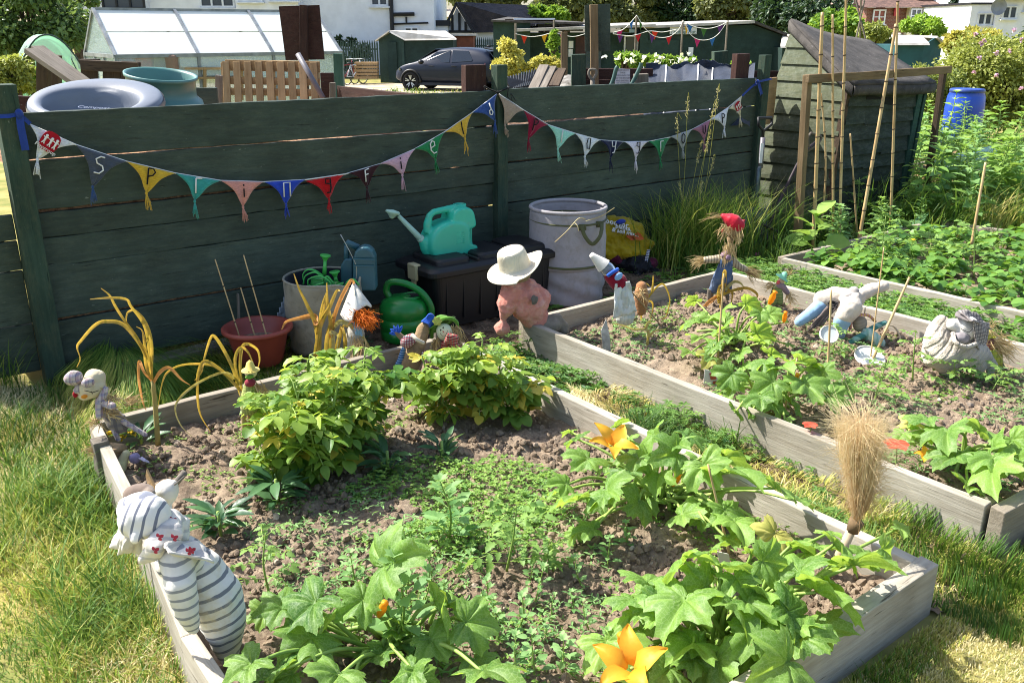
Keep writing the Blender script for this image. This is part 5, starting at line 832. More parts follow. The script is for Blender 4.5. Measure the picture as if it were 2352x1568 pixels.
hn = nrm(UP*.8+RT*.5); x = nrm(np.cross(FW, hn)); R3 = np.stack([x, np.cross(hn, x), hn], 1); b = MB(); b.lathe([(r_(105), -r_(15)), (r_(100), 0), (r_(55), r_(22)), (r_(40), r_(70)), (r_(15), r_(95)), (0, r_(97))], Z(1325, 1070), 20, R3); part('hat', b, m_mint, s12, True); b = MB(); b.ell(Z(1270, 1140, -.04), (r_(40), r_(20), r_(32))); part('bow', b, CLOTH('coral_cloth', '#d9605a'), s12, True); straw(s12, Z(1420, 1020), RT*.5+UP, 30, .03, seed=61, name='hair'); straw(s12, Z(1420, 1310), RT*.4-UP, 40, .07, seed=62, name='hand'); straw(s12, Z(1190, 1180), -RT-UP*.5, 30, .06, seed=63, name='hand')
CU = lambda x, y: ((1900+x/3.92)/1.063, (660+y/3.92)/1.063)
q = G(*CU(620, 640), .07); f = PF(q); Z = lambda x, y, dd=0.: f(*CU(x, y), dd); k_ = f.k/3.92/1.063; r_ = lambda px: px*k_
s13 = doll('upside_down_scarecrow', 'tumbled scarecrow in cream cloth with pale blue stuffed legs, head down', q)
m_cream = CLOTH('cream_cotton', '#cfc3b4', dirt='#b0a190'); m_pb = CLOTH('pale_blue_cotton', '#8fb0cc', var=.15)
blob('body', [('t', [Z(420, 280, .1), Z(540, 250, .08), Z(680, 260, .05), Z(760, 270, .04)], [r_(85), r_(95), r_(85), r_(75)]), ('t', [Z(700, 280, .0), Z(700, 350, -.06), Z(640, 430, -.07)], [r_(100), r_(105), r_(92)]), ('t', [Z(770, 250, .05), Z(880, 190, .06), Z(1010, 150, .07)], [r_(65), r_(62), r_(52)])], m_cream, s13, .006, .014)
blob('leg', [('t', [Z(400, 340, .08), Z(300, 420, .04), Z(200, 490, .02)], [r_(72), r_(62), r_(48)])], m_pb, s13, .006, .008); blob('leg', [('t', [Z(620, 470, -.07), Z(595, 540, -.06), Z(590, 610, -.04)], [r_(82), r_(70), r_(52)])], m_pb, s13, .006, .008)
blob('knot', [('e', Z(720, 200, .0), (r_(55), r_(45), r_(45))), ('e', Z(690, 240, -.03), (r_(60), r_(30), r_(25)))], CLOTH('grey_knot', '#a39c96'), s13, .005, .02); b = MB(); cloth(b, Z(500, 300, -.0), Z(590, 330, -.03), Z(430, 520, -.02), Z(260, 590, -.02), amp=.02, fr=18); part('grey_coat', b, CLOTH('taupe_cloth', '#6b5f5c'), s13, True, solid=.005); b = MB(); cloth(b, Z(480, 290, -.02), Z(580, 300, -.05), Z(560, 360, -.06), Z(470, 350, -.03), amp=.02, fr=20, seed=3); part('dark_collar', b, CLOTH('charcoal_cloth', '#3c3838'), s13, True, solid=.004)
b = MB(); b.ell(Z(780, 510, -.03), (r_(72), r_(65), r_(75)), None, 18, 12, bumpy=.08); part('head', b, CLOTH('ball_of_wool', '#a89c88', [(nrm(A(.4, .3, 1)), .008, .3, '#746a5c', .6)]), s13, True)
b = MB(); b.tube(cr([Z(690, 560, -.05), Z(700, 490, -.07), Z(760, 430, -.07), Z(860, 430, -.05), Z(930, 490, -.03)]), r_(14), 8); part('pink_plait', b, CLOTH('pink_yellow_wool', '#c48a86', [(RT, .02, .4, '#c9a53c', .8)]), s13, True)
q = G(*CU(850, 680), .07); f = PF(q); Z = lambda x, y, dd=0.: f(*CU(x, y), dd); k_ = f.k/3.92/1.063; r_ = lambda px: px*k_
s14 = doll('teal_doll', 'little doll in teal and white patterned cloth lying beside the upside down scarecrow', q); m_tl = CLOTH('teal_pattern', '#8ab5a8', [(nrm(A(1, .4, .6)), .05, .5, '#2f6f68', .85)], var=.4)
blob('body', [('t', [Z(850, 600), Z(900, 650), Z(940, 700)], [r_(55), r_(70), r_(80)])], CLOTH('mint_white_cloth', '#b9d0bd', [(RT, .03, .4, '#6da893', .6)]), s14, .005, .012); blob('arm', [('t', [Z(830, 610, -.02), Z(750, 650, -.03), Z(690, 690, -.04)], [r_(32), r_(32), r_(26)])], m_tl, s14, .005, .006); blob('arm', [('t', [Z(850, 590, 0), Z(930, 540, .02), Z(1020, 500, .05)], [r_(32), r_(30), r_(24)])], m_tl, s14, .005, .006)
b = MB(); b.tube(cr([Z(1000, 640, -.02), Z(970, 690, -.04), Z(1040, 760, -.03), Z(1110, 770)]), r_(8), 6); b.tube(cr([Z(1040, 520, .02), Z(1110, 540, .03), Z(1160, 620, .02), Z(1170, 720)]), r_(9), 6); part('cord', b, M('pale_rope', '#bfae92', rough=.9), s14, True)
m_lid = NT('jar_lid'); m_lid.base(lin('#c4cac4')); m_lid.set(Roughness=.3); m_lid = m_lid.m
for (x, y, lab, hang) in ((880, 825, 'white round jar lid lying flat on the soil beside the thin metal rod', False), (490, 610, 'white round jar lid hung on the thin brown cane', True)):
    p = G(*CU(x, y), .09); pf = PF(G(*CU(460, 1000), .06)) if hang else None; c = pf(*CU(x, y), .05) if hang else p; o = thing('jar_lid', lab, 'lid', c, 'white jar lids in the middle bed'); n3 = nrm(-FW*.8+UP*.6) if hang else nrm(UP*.9-FW*.45+RT*.1); x3 = nrm(np.cross(n3, FW)); R3 = np.stack([x3, np.cross(n3, x3), n3], 1); s = .05 if hang else .085
    b = MB(); b.lathe([(s, -.012), (s*1.02, -.006), (s, .002), (s*.93, .004), (s*.9, -.002)], c, 36, R3); part('rim', b, m_wht, o, True); b = MB(); b.lathe([(s*.9, -.002), (s*.5, -.003), (0, -.003)], c, 36, R3); part('disc', b, m_lid, o, True)
q = G(*CU(1680, 980), .07); f = PF(q); Z = lambda x, y, dd=0.: f(*CU(x, y), dd); k_ = f.k/3.92/1.063; r_ = lambda px: px*k_
s15 = doll('jumper_scarecrow', 'slumped scarecrow in a cream cable knit jumper and grey checked hood', q)
t = NT('cable_knit'); ax_ = nrm(RT*.62+UP*.78); st_ = axis_stripes(t, nrm(RT*.75-UP*.65), .032, .5, .2); t.base(t.mix(t.ramp(t.noise(t.obj(), 7, 4), .3, .75), lin('#bcb1a0'), lin('#948a7d'))); t.set(Roughness=.95, Sheen_Weight=.3); h = t.math('ADD', st_, t.math('MULTIPLY', t.noise(t.obj((40, 40, 40)), 3, 3), .8)); t.bump(h, .7, .012); m_knit = t.m
blob('jumper', [('t', [Z(1560, 500, .02), Z(1520, 640, 0), Z(1560, 800, -.02), Z(1640, 910, -.02)], [r_(75), r_(125), r_(190), r_(110)]), ('t', [Z(1700, 680, -.02), Z(1800, 800, -.03), Z(1880, 890, -.02)], [r_(120), r_(170), r_(110)]), ('t', [Z(1900, 780, -.02), Z(2010, 870, -.02), Z(2080, 900, -.02)], [r_(110), r_(70), r_(28)]), ('t', [Z(2060, 890, -.02), Z(2030, 980, -.04), Z(2000, 1050, -.05)], [r_(30), r_(38), r_(34)])], m_knit, s15, .007, .016)
blob('shirt_sleeve', [('t', [Z(1540, 480, .04), Z(1480, 580, .05), Z(1440, 660, .05)], [r_(50), r_(60), r_(50)])], CLOTH('blotched_white', '#d3cfc6', [(RT, .06, .3, '#7d7f88', .6)]), s15, .006, .014); blob('neck', [('e', Z(1760, 640, -.07), (r_(100), r_(70), r_(60)))], CLOTH('grey_jersey', '#8a8486'), s15, .006, .015); b = MB(); b.tube(cr([Z(1670, 600, -.08), Z(1700, 690, -.14), Z(1800, 730, -.15), Z(1900, 700, -.1)]), r_(20), 8); part('collar_rib', b, m_knit, s15, True)
blob('head', [('e', Z(1790, 560, -.02), (r_(135), r_(120), r_(125))), ('e', Z(1680, 520, -.03), (r_(70), r_(70), r_(60)))], CLOTH('pillow_white', '#d6d2ca'), s15, .006, .02)
m_hood = CLOTH('grey_check', '#a59c94', [(RT, .018, .3, '#4c464a', .75), (UP, .02, .3, '#4c464a', .7)]); b = MB(); cloth(b, Z(1720, 380, .0), Z(1900, 390, .02), Z(2040, 560, .0), Z(1860, 480, -.14), amp=.015, sag=.03, fr=10); cloth(b, Z(1870, 470, -.13), Z(2030, 500, -.0), Z(1980, 780, -.02), Z(1910, 760, -.1), amp=.015, seed=5, sag=-.01); part('hood', b, m_hood, s15, True, solid=.006)
b = MB(); cloth(b, Z(1690, 420, .03), Z(1750, 370, .06), Z(1880, 500, -.12), Z(1700, 440, -.05), amp=.01); part('hood_lining', b, CLOTH('dark_grey_lining', '#77706f'), s15, True, solid=.005); b = MB(); b.tube(cr([Z(1750, 560, -.15), Z(1820, 590, -.16), Z(1860, 560, -.14)]), .0018, 5); part('stitched_smile', b, m_eye, s15)
q = G(*CU(2110, 960), .07); f = PF(q); Z = lambda x, y, dd=0.: f(*CU(x, y), dd+.06); k_ = f.k/3.92/1.063; r_ = lambda px: px*k_
s16 = doll('lime_skirt_doll', 'raffia doll with lime green checked skirt leaning on the board behind the jumper scarecrow', q); m_lc = CLOTH('lime_check', '#aab552', [(RT, .03, .2, '#74822f', .6), (UP, .03, .2, '#c9b53c', .6)]); b = MB(); cloth(b, Z(1960, 560, -.03), Z(2060, 590, -.03), Z(2090, 640, -.04), Z(1950, 680, -.04), amp=.012); cloth(b, Z(2020, 770, -.05), Z(2140, 740, -.04), Z(2170, 930, -.04), Z(2060, 910, -.06), amp=.015); part('skirt', b, m_lc, s16, True, solid=.005)
blob('body', [('t', [Z(2010, 640), Z(2060, 760), Z(2110, 920)], [r_(50), r_(60), r_(50)])], CLOTH('mauve_red_cloth', '#84575a'), s16, .005, .006); straw(s16, Z(2080, 690, -.03), RT-UP*.6, 120, .12, spread=.3, seed=71, name='arm_straw', rad=.025); straw(s16, Z(2030, 560, -.02), UP*.3-RT*.1, 60, .05, spread=.6, seed=72, name='hair', rad=.02); straw(s16, Z(2110, 930, -.02), -UP, 60, .08, spread=.35, seed=73, name='straw'); b = MB(); b.tube([Z(2150, 890, -.05), Z(2260, 1095, -.1)], .003, 5); part('stick', b, m_greywood, s16)
b = MB(); q = G(*c22(1820, 1180), .06); f = PF(q); pl = [f(*c22(x, y)) for x, y in ((1785, 1000), (1820, 920), (1845, 1040), (1855, 1175), (1800, 1160))]; b.prism(pl, FW*.008); solo('slate_marker', b, M('whitened_wood', '#bdbab2', '#8d8982', sc=14, bump=.4), 'pointed whitish wooden marker standing in the back of the middle bed', 'marker', org=q)
b = MB(); q = G(*c23(235, 1385), .07); f = PF(q); pl = [f(*c23(x, y)) for x, y in ((170, 1265), (310, 1280), (300, 1385), (162, 1365))]; b.prism(pl, FW*.004); o = solo('seed_packet', b, plastic('white_packet', '#d4cfcc', .4), 'white seed packet with a red vegetable picture beside the thin cane', 'packet', org=q); b = MB(); pl = [f(*c23(x, y), -.004) for x, y in ((200, 1290), (240, 1285), (250, 1330), (210, 1335))]; b.prism(pl, -FW*.002); part('picture', b, plastic('red_print', '#a84632'), o); b = MB(); pl = [f(*c23(x, y), -.004) for x, y in ((225, 1345), (285, 1340), (285, 1365), (225, 1362))]; b.prism(pl, -FW*.002); part('picture', b, plastic('red_print2', '#96422e'), o)
for (x, y, w, h, lab) in ((250, 850, 70, 90, 'white plastic plant tag at the foot of the slanting cane in the front bed'), (845, 930, 35, 110, 'white plant tag half hidden by courgette leaves at the right board')):
    q = G(*c33(x, y+h/2), .06); f = PF(q); b = MB(); b.prism([f(*c33(x-w/2, y-h/2)), f(*c33(x+w/2, y-h/2+15)), f(*c33(x+w/2+10, y+h/2)), f(*c33(x-w/2+20, y+h/2))], FW*.003); solo('plant_tag', b, m_wht, lab, 'tag', org=q)
def proj(P):
    P = np.asarray(P, float)-EYE; r = P@RT; f = P@FW; z = P[..., 2]; cz = f*math.cos(PIT)-z*math.sin(PIT); cy = -(f*math.sin(PIT)+z*math.cos(PIT)); cz = np.where(cz < .05, .05, cz); return 1176+FPX*r/cz, 784+FPX*cy/cz
m_sq = L('squash_leaf', '#35652a', '#8fb552', '#c4dc3c', .5, .5, 90); m_sqy = L('yellowing_squash_leaf', '#8d9440', '#d9cf7a', '#e6d860', .55, .4); m_stem = L('green_stem', '#6d8f3c', '#a9bf68', None, .5, .15)
m_pot = L('potato_leaf', '#47752c', '#b0c656', '#c8dc48', .45, .46); m_poty = L('yellow_potato_leaf', '#b9a93c', '#e0cf62', '#e8d850', .55, .4); m_tom = L('tomato_leaf', '#456e33', '#8cae58', '#b0d050', .55, .38); m_fat = L('fat_hen_leaf', '#4f7f44', '#9cbf7a', '#b4dc68', .6, .4); m_dkl = L('dark_fleshy_leaf', '#2c4f36', '#5f8756', '#90c050', .4, .28)
m_straw_l = L('strawberry_leaf', '#35602a', '#7ea84a', '#a8d03c', .45, .36); m_weed = L('chickweed', '#4d7a33', '#9dbb5c', '#b8d850', .55, .4); m_cinq = L('cinquefoil', '#34602e', '#86a94e', '#a8cc48', .5, .36); m_fl = L('squash_petal', '#e2921c', '#ffc444', '#ffc840', .5, .45)
m_leek = L('withered_leek', '#7f7a2c', '#d0a850', '#e8c048', .5, .4); m_leeko = L('scorched_leek', '#b8762c', '#dda060', '#f0b060', .6, .35); m_leekp = L('bleached_leek', '#9c8e50', '#d2c48c', None, .6, .25)
t = NT('lawn_blade'); oi = t.attr(); cr_ = t.n('ShaderNodeValToRGB'); e = cr_.color_ramp.elements; e[0].position = 0; e[0].color = lin('#37591d'); e[1].position = 1; e[1].color = lin('#e6d8ac')
for p, c in ((.3, '#5d8230'), (.5, '#9fa84a'), (.68, '#c6b868')): x = e.new(p); x.color = lin(c)
t.l(oi, cr_.inputs[0]); t.base(cr_.outputs[0]); t.set(Roughness=.55); t.b.inputs['Specular IOR Level'].default_value = .3; tl = t.n('ShaderNodeBsdfTranslucent'); t.l(t.mix(.12, cr_.outputs[0], lin('#c8d850')), tl.inputs[0]); mx = t.n('ShaderNodeMixShader'); mx.inputs[0].default_value = .38; t.l(t.b.outputs[0], mx.inputs[1]); t.l(tl.outputs[0], mx.inputs[2]); t.l(mx.outputs[0], t.out.inputs[0]); m_blade = t.m
def blades(mb, P, H, W_, lean, tint, seed=0, curl=1.):
    r = np.random.default_rng(seed); n = len(P); a = r.random(n)*6.283; d = np.stack([np.cos(a), np.sin(a), 0*a], 1)*np.abs(lean*(.3+r.random(n)))[:, None]; s = np.stack([-np.sin(a+r.normal(0, .5, n)), np.cos(a), 0*a], 1)
    H = np.broadcast_to(H, (n,)); W_ = np.broadcast_to(W_, (n,)); L_ = []
    for k, (z, w) in enumerate(((0, 1), (.4, .9), (.75, .62), (1, .06))):
        c = P+d*(H*z**1.8)[:, None]*1.+np.stack([0*H, 0*H, H*(z-.35*curl*np.abs(lean)*z**2.2)], 1); L_ += [c-s*(W_*w/2)[:, None], c+s*(W_*w/2)[:, None]]
    Vs = np.stack(L_, 1); q = np.array([[0, 1, 3, 2], [2, 3, 5, 4], [4, 5, 7, 6]]); F = (q[None]+(np.arange(n)*8)[:, None, None]).reshape(-1, 4)
    mb.add(Vs.reshape(-1, 3), F, 0, np.repeat(np.clip(tint, 0, 1), 3))
def inview(P, m=260): x, y = proj(P); return (x > -m) & (x < 2352+m) & (y > -200) & (y < 1568+m)
def lawn(name, box, n, hf, h0, h1, seed, keep=None, dry=.5, w=.0035, lean=.55, clump=2.2, dryamp=1.3):
    r = np.random.default_rng(seed); u = r.uniform(box[0], box[1], n); v = r.uniform(box[2], box[3], n); P = np.stack([u, v, 0*u], 1); ok = inview(P)
    if keep is not None: ok &= keep(u, v)
    u, v = u[ok], v[ok]; n = len(u); cl = fbm(u*clump+31+seed, v*clump+17, 4); fine = fbm(u*9+3, v*9+seed, 2, 1)
    d = np.clip(dry+(fbm(u*1.1+seed*3, v*1.1+5, 3, 2)-.47)*dryamp*2+(fine-.37)*.6+r.normal(0, .13, n), 0, 1); H = (h0+(h1-h0)*np.clip((cl-.28)*2.4, 0, 1)**1.5)*(.5+.8*r.random(n))*(1-.35*d)
    b = MB(); blades(b, np.stack([u, v, hf(u, v)-.005], 1), H, w*(.7+.6*r.random(n)), lean, d, seed); return solo(name, b, m_blade, kind='stuff')
g0 = lambda u, v: 0*u-.012
side = lambda v: np.interp(v, [1.15, 2.25, 2.7, 3.94], [.52, .52, .56, .66])
lawn('lawn_grass', (-3.2, .66, -.3, 5.6), 200000, g0, .02, .12, 3, lambda u, v: (u < side(v)-.01) & ~((u > .6) & (v > 5.05)), dry=.93, w=.003, dryamp=1.6, lean=.8)
lawn('lawn_grass', (2.66, 5.6, -.6, 1.14), 120000, g0, .02, .09, 5, lambda u, v: (v < 1.1), dry=.58, w=.003); lawn('lawn_grass', (.5, 2.8, .2, 1.1), 50000, g0, .02, .06, 6, lambda u, v: v < 1.1, dry=.55, w=.003)
lawn('long_grass', (-.25, .64, 1.6, 4.2), 9000, g0, .08, .24, 8, lambda u, v: (u < side(v)-.005) & (u > side(v)-.14-.3*vn(u*0+3, v*2.5)), dry=.3, w=.005, lean=.75, dryamp=.6)
lawn('long_grass', (-.8, .72, 3.2, 5.05), 10000, g0, .07, .2, 9, lambda u, v: (u < side(np.minimum(v, 3.9))+.05*(v > 4)) & (u > -.05-.4*vn(u*2, v*2)), dry=.24, w=.0045, lean=.7, dryamp=.6)
lawn('long_grass', (.7, 2.2, 4.02, 5.1), 9000, g0, .05, .22, 10, None, dry=.22, w=.0045, lean=.7, dryamp=.7)
lawn('long_grass', (-.2, .75, 5.0, 6.2), 2500, g0, .1, .4, 11, lambda u, v: u < .58, dry=.45, w=.005, lean=.6)
lawn('path_grass', (2.62, 3.04, 1.1, 2.9), 5200, path1, .04, .2, 12, lambda u, v: vn(u*5, v*5) > .35, dry=.3, w=.0045, lean=.8)
lawn('path_grass', (2.75, 3.08, 1.0, 3.2), 5000, path1, .05, .17, 33, None, dry=.4, w=.004, lean=.8); lawn('long_grass', (3.1, 5.2, .93, 1.14), 3500, g0, .05, .15, 34, None, dry=.45, w=.004, lean=.8); lawn('long_grass', (1.5, 2.6, 1.0, 1.11), 2600, g0, .02, .07, 35, None, dry=.4, w=.004, lean=.45)
lawn('path_grass', (2.62, 3.06, .9, 1.3), 2500, path1, .03, .1, 13, None, dry=.45)
lawn('rough_grass', (4.9, 7.2, 4.06, 5.1), 5000, lambda u, v: 0*u, .08, .42, 14, lambda u, v: fbm(u*2, v*2) > .4, dry=.25, w=.005, lean=.75, dryamp=.6)
lawn('rough_grass', (7.6, 14, 2.0, 9.5), 42000, lambda u, v: 0*u, .10, .75, 15, lambda u, v: ~((u < 8.7) & (v > 4.7) & (v < 5.8)), dry=.3, w=.008, lean=.7, dryamp=.9)
gq = G(1590, 600); gt = thing('tall_grass', 'big clump of tall grass with feathery seed heads in front of the right fence bay', 'grass', gq); r = np.random.default_rng(1)
P = np.concatenate([gq+np.stack([r.normal(0, .2, 1000), r.normal(.06, .1, 1000), 0*r.random(1000)], 1), gq+RT*.34+np.stack([r.normal(0, .25, 700), r.normal(.05, .12, 700), 0*r.random(700)], 1)]); b = MB(); blades(b, P, r.uniform(.2, .85, 1700), .006, .65, np.clip(r.normal(.36, .14, 1700), 0, 1), 4); part('blades', b, m_blade, gt)
b = MB(); pf = PF(gq)
for (x0, y0, x1, y1) in ((1560, 560, 1580, 225), (1600, 560, 1650, 205), (1590, 560, 1640, 240), (1580, 540, 1630, 305), (1570, 560, 1610, 330), (1600, 540, 1640, 360), (1590, 560, 1560, 420), (1570, 560, 1555, 270), (1600, 560, 1610, 420)):
    p, q = pf(x0, y0, .02), pf(x1, y1, -.05+.1*r.random()); P = cr([p, (p+q)/2+RT*.01*r.normal(), q, q+RT*.03*abs(r.normal())-UP*.012]); b.tube(P, .0018, 4, t=.6); d = nrm(q-p); n = 42; s = r.random(n)*.16; b.leaves(q-d*s[:, None]+r.normal(0, .006, (n, 3)), d+r.normal(0, .5, (n, 3)), r.normal(size=(n, 3)), .014+.008*r.random(n), 'long', 0, .85)
part('seed_heads', b, m_blade, gt)
def squash(label, crown, lv, fl=(), seed=0, z0=.06, dirs={}, sc=.6, yel=()):
    r = np.random.default_rng(seed); c = G(*crown, z0); o = thing('courgette_plant', label, 'plant', c, 'courgette and squash plants'); bl = MB(); by = MB(); bs = MB()
    lv = list(lv)+[(px+r.normal()*45, py+r.normal()*28, s*r.uniform(.5, .85), max(.04, z*r.uniform(.35, 1.1))) for px, py, s, z in lv]
    for i, (px, py, s, z) in enumerate(lv):
        p = G(px, py, z0+z); h = (p-c)*A(1, 1, 0); az = math.atan2(h[1], h[0])+r.normal(0, .55); X = A(math.cos(az), math.sin(az), r.normal(0, .4)); N = nrm(UP+nrm(h)*.1+A(*r.normal(0, .48, 3))*A(1, 1, 0)+FW*.12); s *= sc
        at = p-nrm(X)*s*.25; base = c+A(*(r.normal(0, .03, 2)), 0)+nrm(h)*min(.12, np.linalg.norm(h)*.5)*r.random(); mid = base+(at-base)*.55+UP*.04+A(*(r.normal(0, .015, 2)), 0)
        bs.tube(cr([base, mid, at-UP*.002], 5), np.linspace(.0075, .0045, 11), 7, t=.3+.4*r.random()); (by if i in yel else bl).leaves([at], [X], [N], [s], 'gourd%d' % r.integers(5), 0, np.clip(r.normal(.42, .16), .1, .9))
    for k in range(3+len(lv)//5):
        a = r.random()*6.28; e = c+A(math.cos(a), math.sin(a), 0)*r.uniform(.08, .25)+UP*.02; bs.tube(cr([c, (c+e)/2+UP*.03, e]), .008, 6, t=.4)
    part('stems', bs, m_stem, o, True); part('leaves', bl, m_sq, o, True)
    if yel: part('yellow_leaves', by, m_sqy, o, True)
    for (px, py, z, s, opened) in fl:
        p = G(px, py, z0+z); b = MB(); ax0 = nrm(UP*.8-FW*.3+RT*r.normal()*.3); x = nrm(np.cross(ax0, FW)); y = np.cross(ax0, x)
        if opened:
            for k in range(5):
                a = k*1.2566+seed; d = x*math.cos(a)+y*math.sin(a); sdv = np.cross(ax0, d); rows = []
                for q in range(7):
                    w = q/6; cc = p+ax0*s*(.8*w-.45*w**3)+d*s*(.10+.85*w**1.6)+sdv*s*.08*math.sin(w*4+k); wd = s*(.12+.2*math.sin(math.pi*min(1, w*.9+.1)))*(1-.55*w**2)*(1 if w < .95 else .2); rows.append([cc-sdv*wd+ax0*s*.05, cc-sdv*wd*.5, cc-d*s*.03, cc+sdv*wd*.5, cc+sdv*wd+ax0*s*.05])
                b.grid(np.array(rows), 0, .4+.3*r.random())
        else: b.lathe([(s*.1, 0), (s*.2, s*.35), (s*.23, s*.75), (s*.12, s*1.1), (s*.2, s*1.2), (s*.03, s*1.25)], p, 14, np.stack([x, y, ax0], 1), t=.35)
        part('flower', b, m_fl, o, True); b = MB(); b.tube(cr([c, (c+p)/2+UP*.02, p]), .005, 6); part('flower_stalk', b, m_stem, o, True)
    return o
squash('courgette plant with one tall upright leaf, beside the striped scarecrow', (905, 1470), [(705, 1400, .2, .2), (700, 1475, .2, .14), (900, 1290, .24, .32), (820, 1385, .14, .18), (1010, 1400, .19, .19), (1090, 1430, .16, .15), (1000, 1480, .14, .1), (765, 1420, .14, .13), (630, 1400, .15, .18), (560, 1535, .15, .18), (640, 1545, .14, .13), (1130, 1545, .2, .14), (860, 1510, .15, .06), (940, 1555, .15, .08), (770, 1560, .16, .12), (930, 1440, .12, .1)], [(870, 1415, .12, .06, False)], 11)
squash('largest sprawling courgette plant in the front bed corner with orange flowers at the bottom', (1640, 1470), [(1480, 1330, .17, .18), (1560, 1300, .16, .27), (1655, 1295, .19, .29), (1560, 1395, .23, .22), (1440, 1385, .15, .17), (1700, 1400, .19, .22), (1765, 1290, .14, .27), (1850, 1300, .19, .26), (1930, 1262, .16, .27), (1985, 1295, .22, .27), (1900, 1370, .22, .22), (1820, 1420, .19, .19), (1750, 1470, .19, .17), (1860, 1460, .17, .17), (1405, 1490, .2, .09), (1580, 1480, .19, .12), (1650, 1540, .19, .08), (1790, 1530, .19, .17), (1505, 1405, .15, .17), (1605, 1350, .15, .22), (1830, 1250, .12, .25), (2035, 1265, .11, .25), (1530, 1540, .16, .08), (1700, 1340, .13, .24), (1760, 1370, .15, .22)], [(1449, 1535, .12, .115, True), (1433, 1490, .11, .06, False)], 12)
squash('courgette plant with an open orange flower against the right board, front bed', (1530, 1130), [(1340, 1060, .16, .22), (1310, 1150, .17, .17), (1400, 1130, .18, .21), (1290, 1110, .12, .17), (1460, 1060, .15, .22), (1500, 1010, .16, .27), (1590, 1010, .15, .27), (1540, 1045, .17, .27), (1690, 1085, .25, .27), (1790, 1125, .15, .24), (1625, 1080, .19, .25), (1695, 1205, .19, .17), (1770, 1235, .15, .15), (1350, 1215, .12, .08), (1460, 1160, .15, .12), (1580, 1180, .16, .1), (1320, 1010, .12, .17), (1425, 1090, .14, .22), (1510, 1100, .14, .16), (1640, 1150, .13, .12)], [(1402, 1025, .26, .105, True), (1545, 1115, .12, .06, False)], 13, yel=(12,))
squash('courgette plant with big dark leaves at the front of the middle bed', (1765, 905), [(1857, 890, .22, .18), (1763, 885, .2, .18), (1797, 843, .19, .24), (1672, 867, .17, .16), (1682, 893, .14, .1), (1750, 836, .17, .24), (1854, 833, .17, .22), (1918, 915, .17, .14), (1777, 935, .18, .1), (1725, 925, .14, .1), (1820, 930, .15, .08)], [(1755, 905, .1, .06, True), (1820, 885, .14, .06, False)], 14, .07)
squash('courgette plant with yellow flower buds halfway up the middle bed', (1690, 780), [(1656, 719, .18, .2), (1723, 702, .17, .22), (1777, 725, .17, .2), (1750, 769, .18, .16), (1605, 776, .15, .14), (1689, 776, .17, .16), (1582, 810, .14, .1), (1662, 752, .16, .2), (1780, 813, .14, .1), (1629, 826, .15, .08), (1585, 742, .15, .14), (1640, 800, .14, .12), (1700, 815, .13, .1)], [(1766, 700, .22, .08, False), (1800, 740, .18, .06, False)], 15, .07, yel=(9,))
squash('courgette plant at the lower right end of the middle bed, beside the red poppy', (2215, 1050), [(2116, 967, .16, .2), (2175, 999, .2, .2), (2179, 1055, .2, .14), (2278, 1086, .22, .17), (2286, 1026, .18, .2), (2334, 1019, .16, .2), (2120, 1000, .14, .16), (2227, 1117, .15, .1), (2338, 1066, .17, .15), (2070, 1000, .12, .14), (2090, 975, .12, .16)], [(2127, 1050, .1, .05, True)], 16, .07, yel=(10,))
def compound(b, p, d, ln, ls, r, tp, t, pairs=3, nn=UP):
    d = nrm(d); s = nrm(np.cross(d, UP)); n = nrm(np.cross(s, d)); P = []; D = []; S = []
    for k in range(pairs):
        w = .35+.55*k/max(1, pairs-1); c = p+d*ln*w-UP*ln*.25*w*w
        for sg in (-1, 1): P.append(c); D.append(d*.45+s*sg-UP*.2+r.normal(0, .2, 3)); S.append(ls*(.7+.35*w)*r.uniform(.8, 1.15))
    P.append(p+d*ln-UP*ln*.25); D.append(d-UP*.4+r.normal(0, .15, 3)); S.append(ls*1.2); b.leaves(P, D, n+r.normal(0, .25, (len(P), 3)), S, tp, 0, np.clip(t+r.normal(0, .13, len(P)), 0, 1)); return [p, p+d*ln*.5-UP*ln*.06, p+d*ln-UP*ln*.25]
def potato(label, base, h, seed, spread=.19, nst=8, yel=.07, group='potato plants in the front bed'):
    r = np.random.default_rng(seed); c = G(*base, .06); o = thing('potato_plant', label, 'plant', c, group); bl = MB(); by = MB(); bs = MB()
    for k in range(nst):
        a = r.random()*6.28; q = A(math.cos(a), math.sin(a), 0)*spread*r.uniform(.3, 1.2); H = h*r.uniform(.45, 1.25); P = cr([c+q*.15, c+q*.5+UP*H*.5, c+q+UP*H], 6); bs.tube(P, np.linspace(.007, .003, len(P)), 6, t=.35)
        for i in range(3, len(P)):
            for _ in range(2 if i > 7 else 1 if r.random() < .75 else 0): a2 = r.random()*6.28; st = compound(by if r.random() < yel+(.1 if i < 6 else 0) else bl, P[i], A(math.cos(a2), math.sin(a2), r.uniform(-.1, .5)), r.uniform(.07, .125), r.uniform(.036, .07), r, ['ovate', 'ovate', 'broad'][int(r.random()*3)], .12+.6*(i/len(P))*r.random()); bs.tube(st, .002, 4, t=.6)
    part('stems', bs, m_stem, o, True); part('foliage', bl, m_pot, o, True); part('yellow_leaves', by, m_poty, o, True)
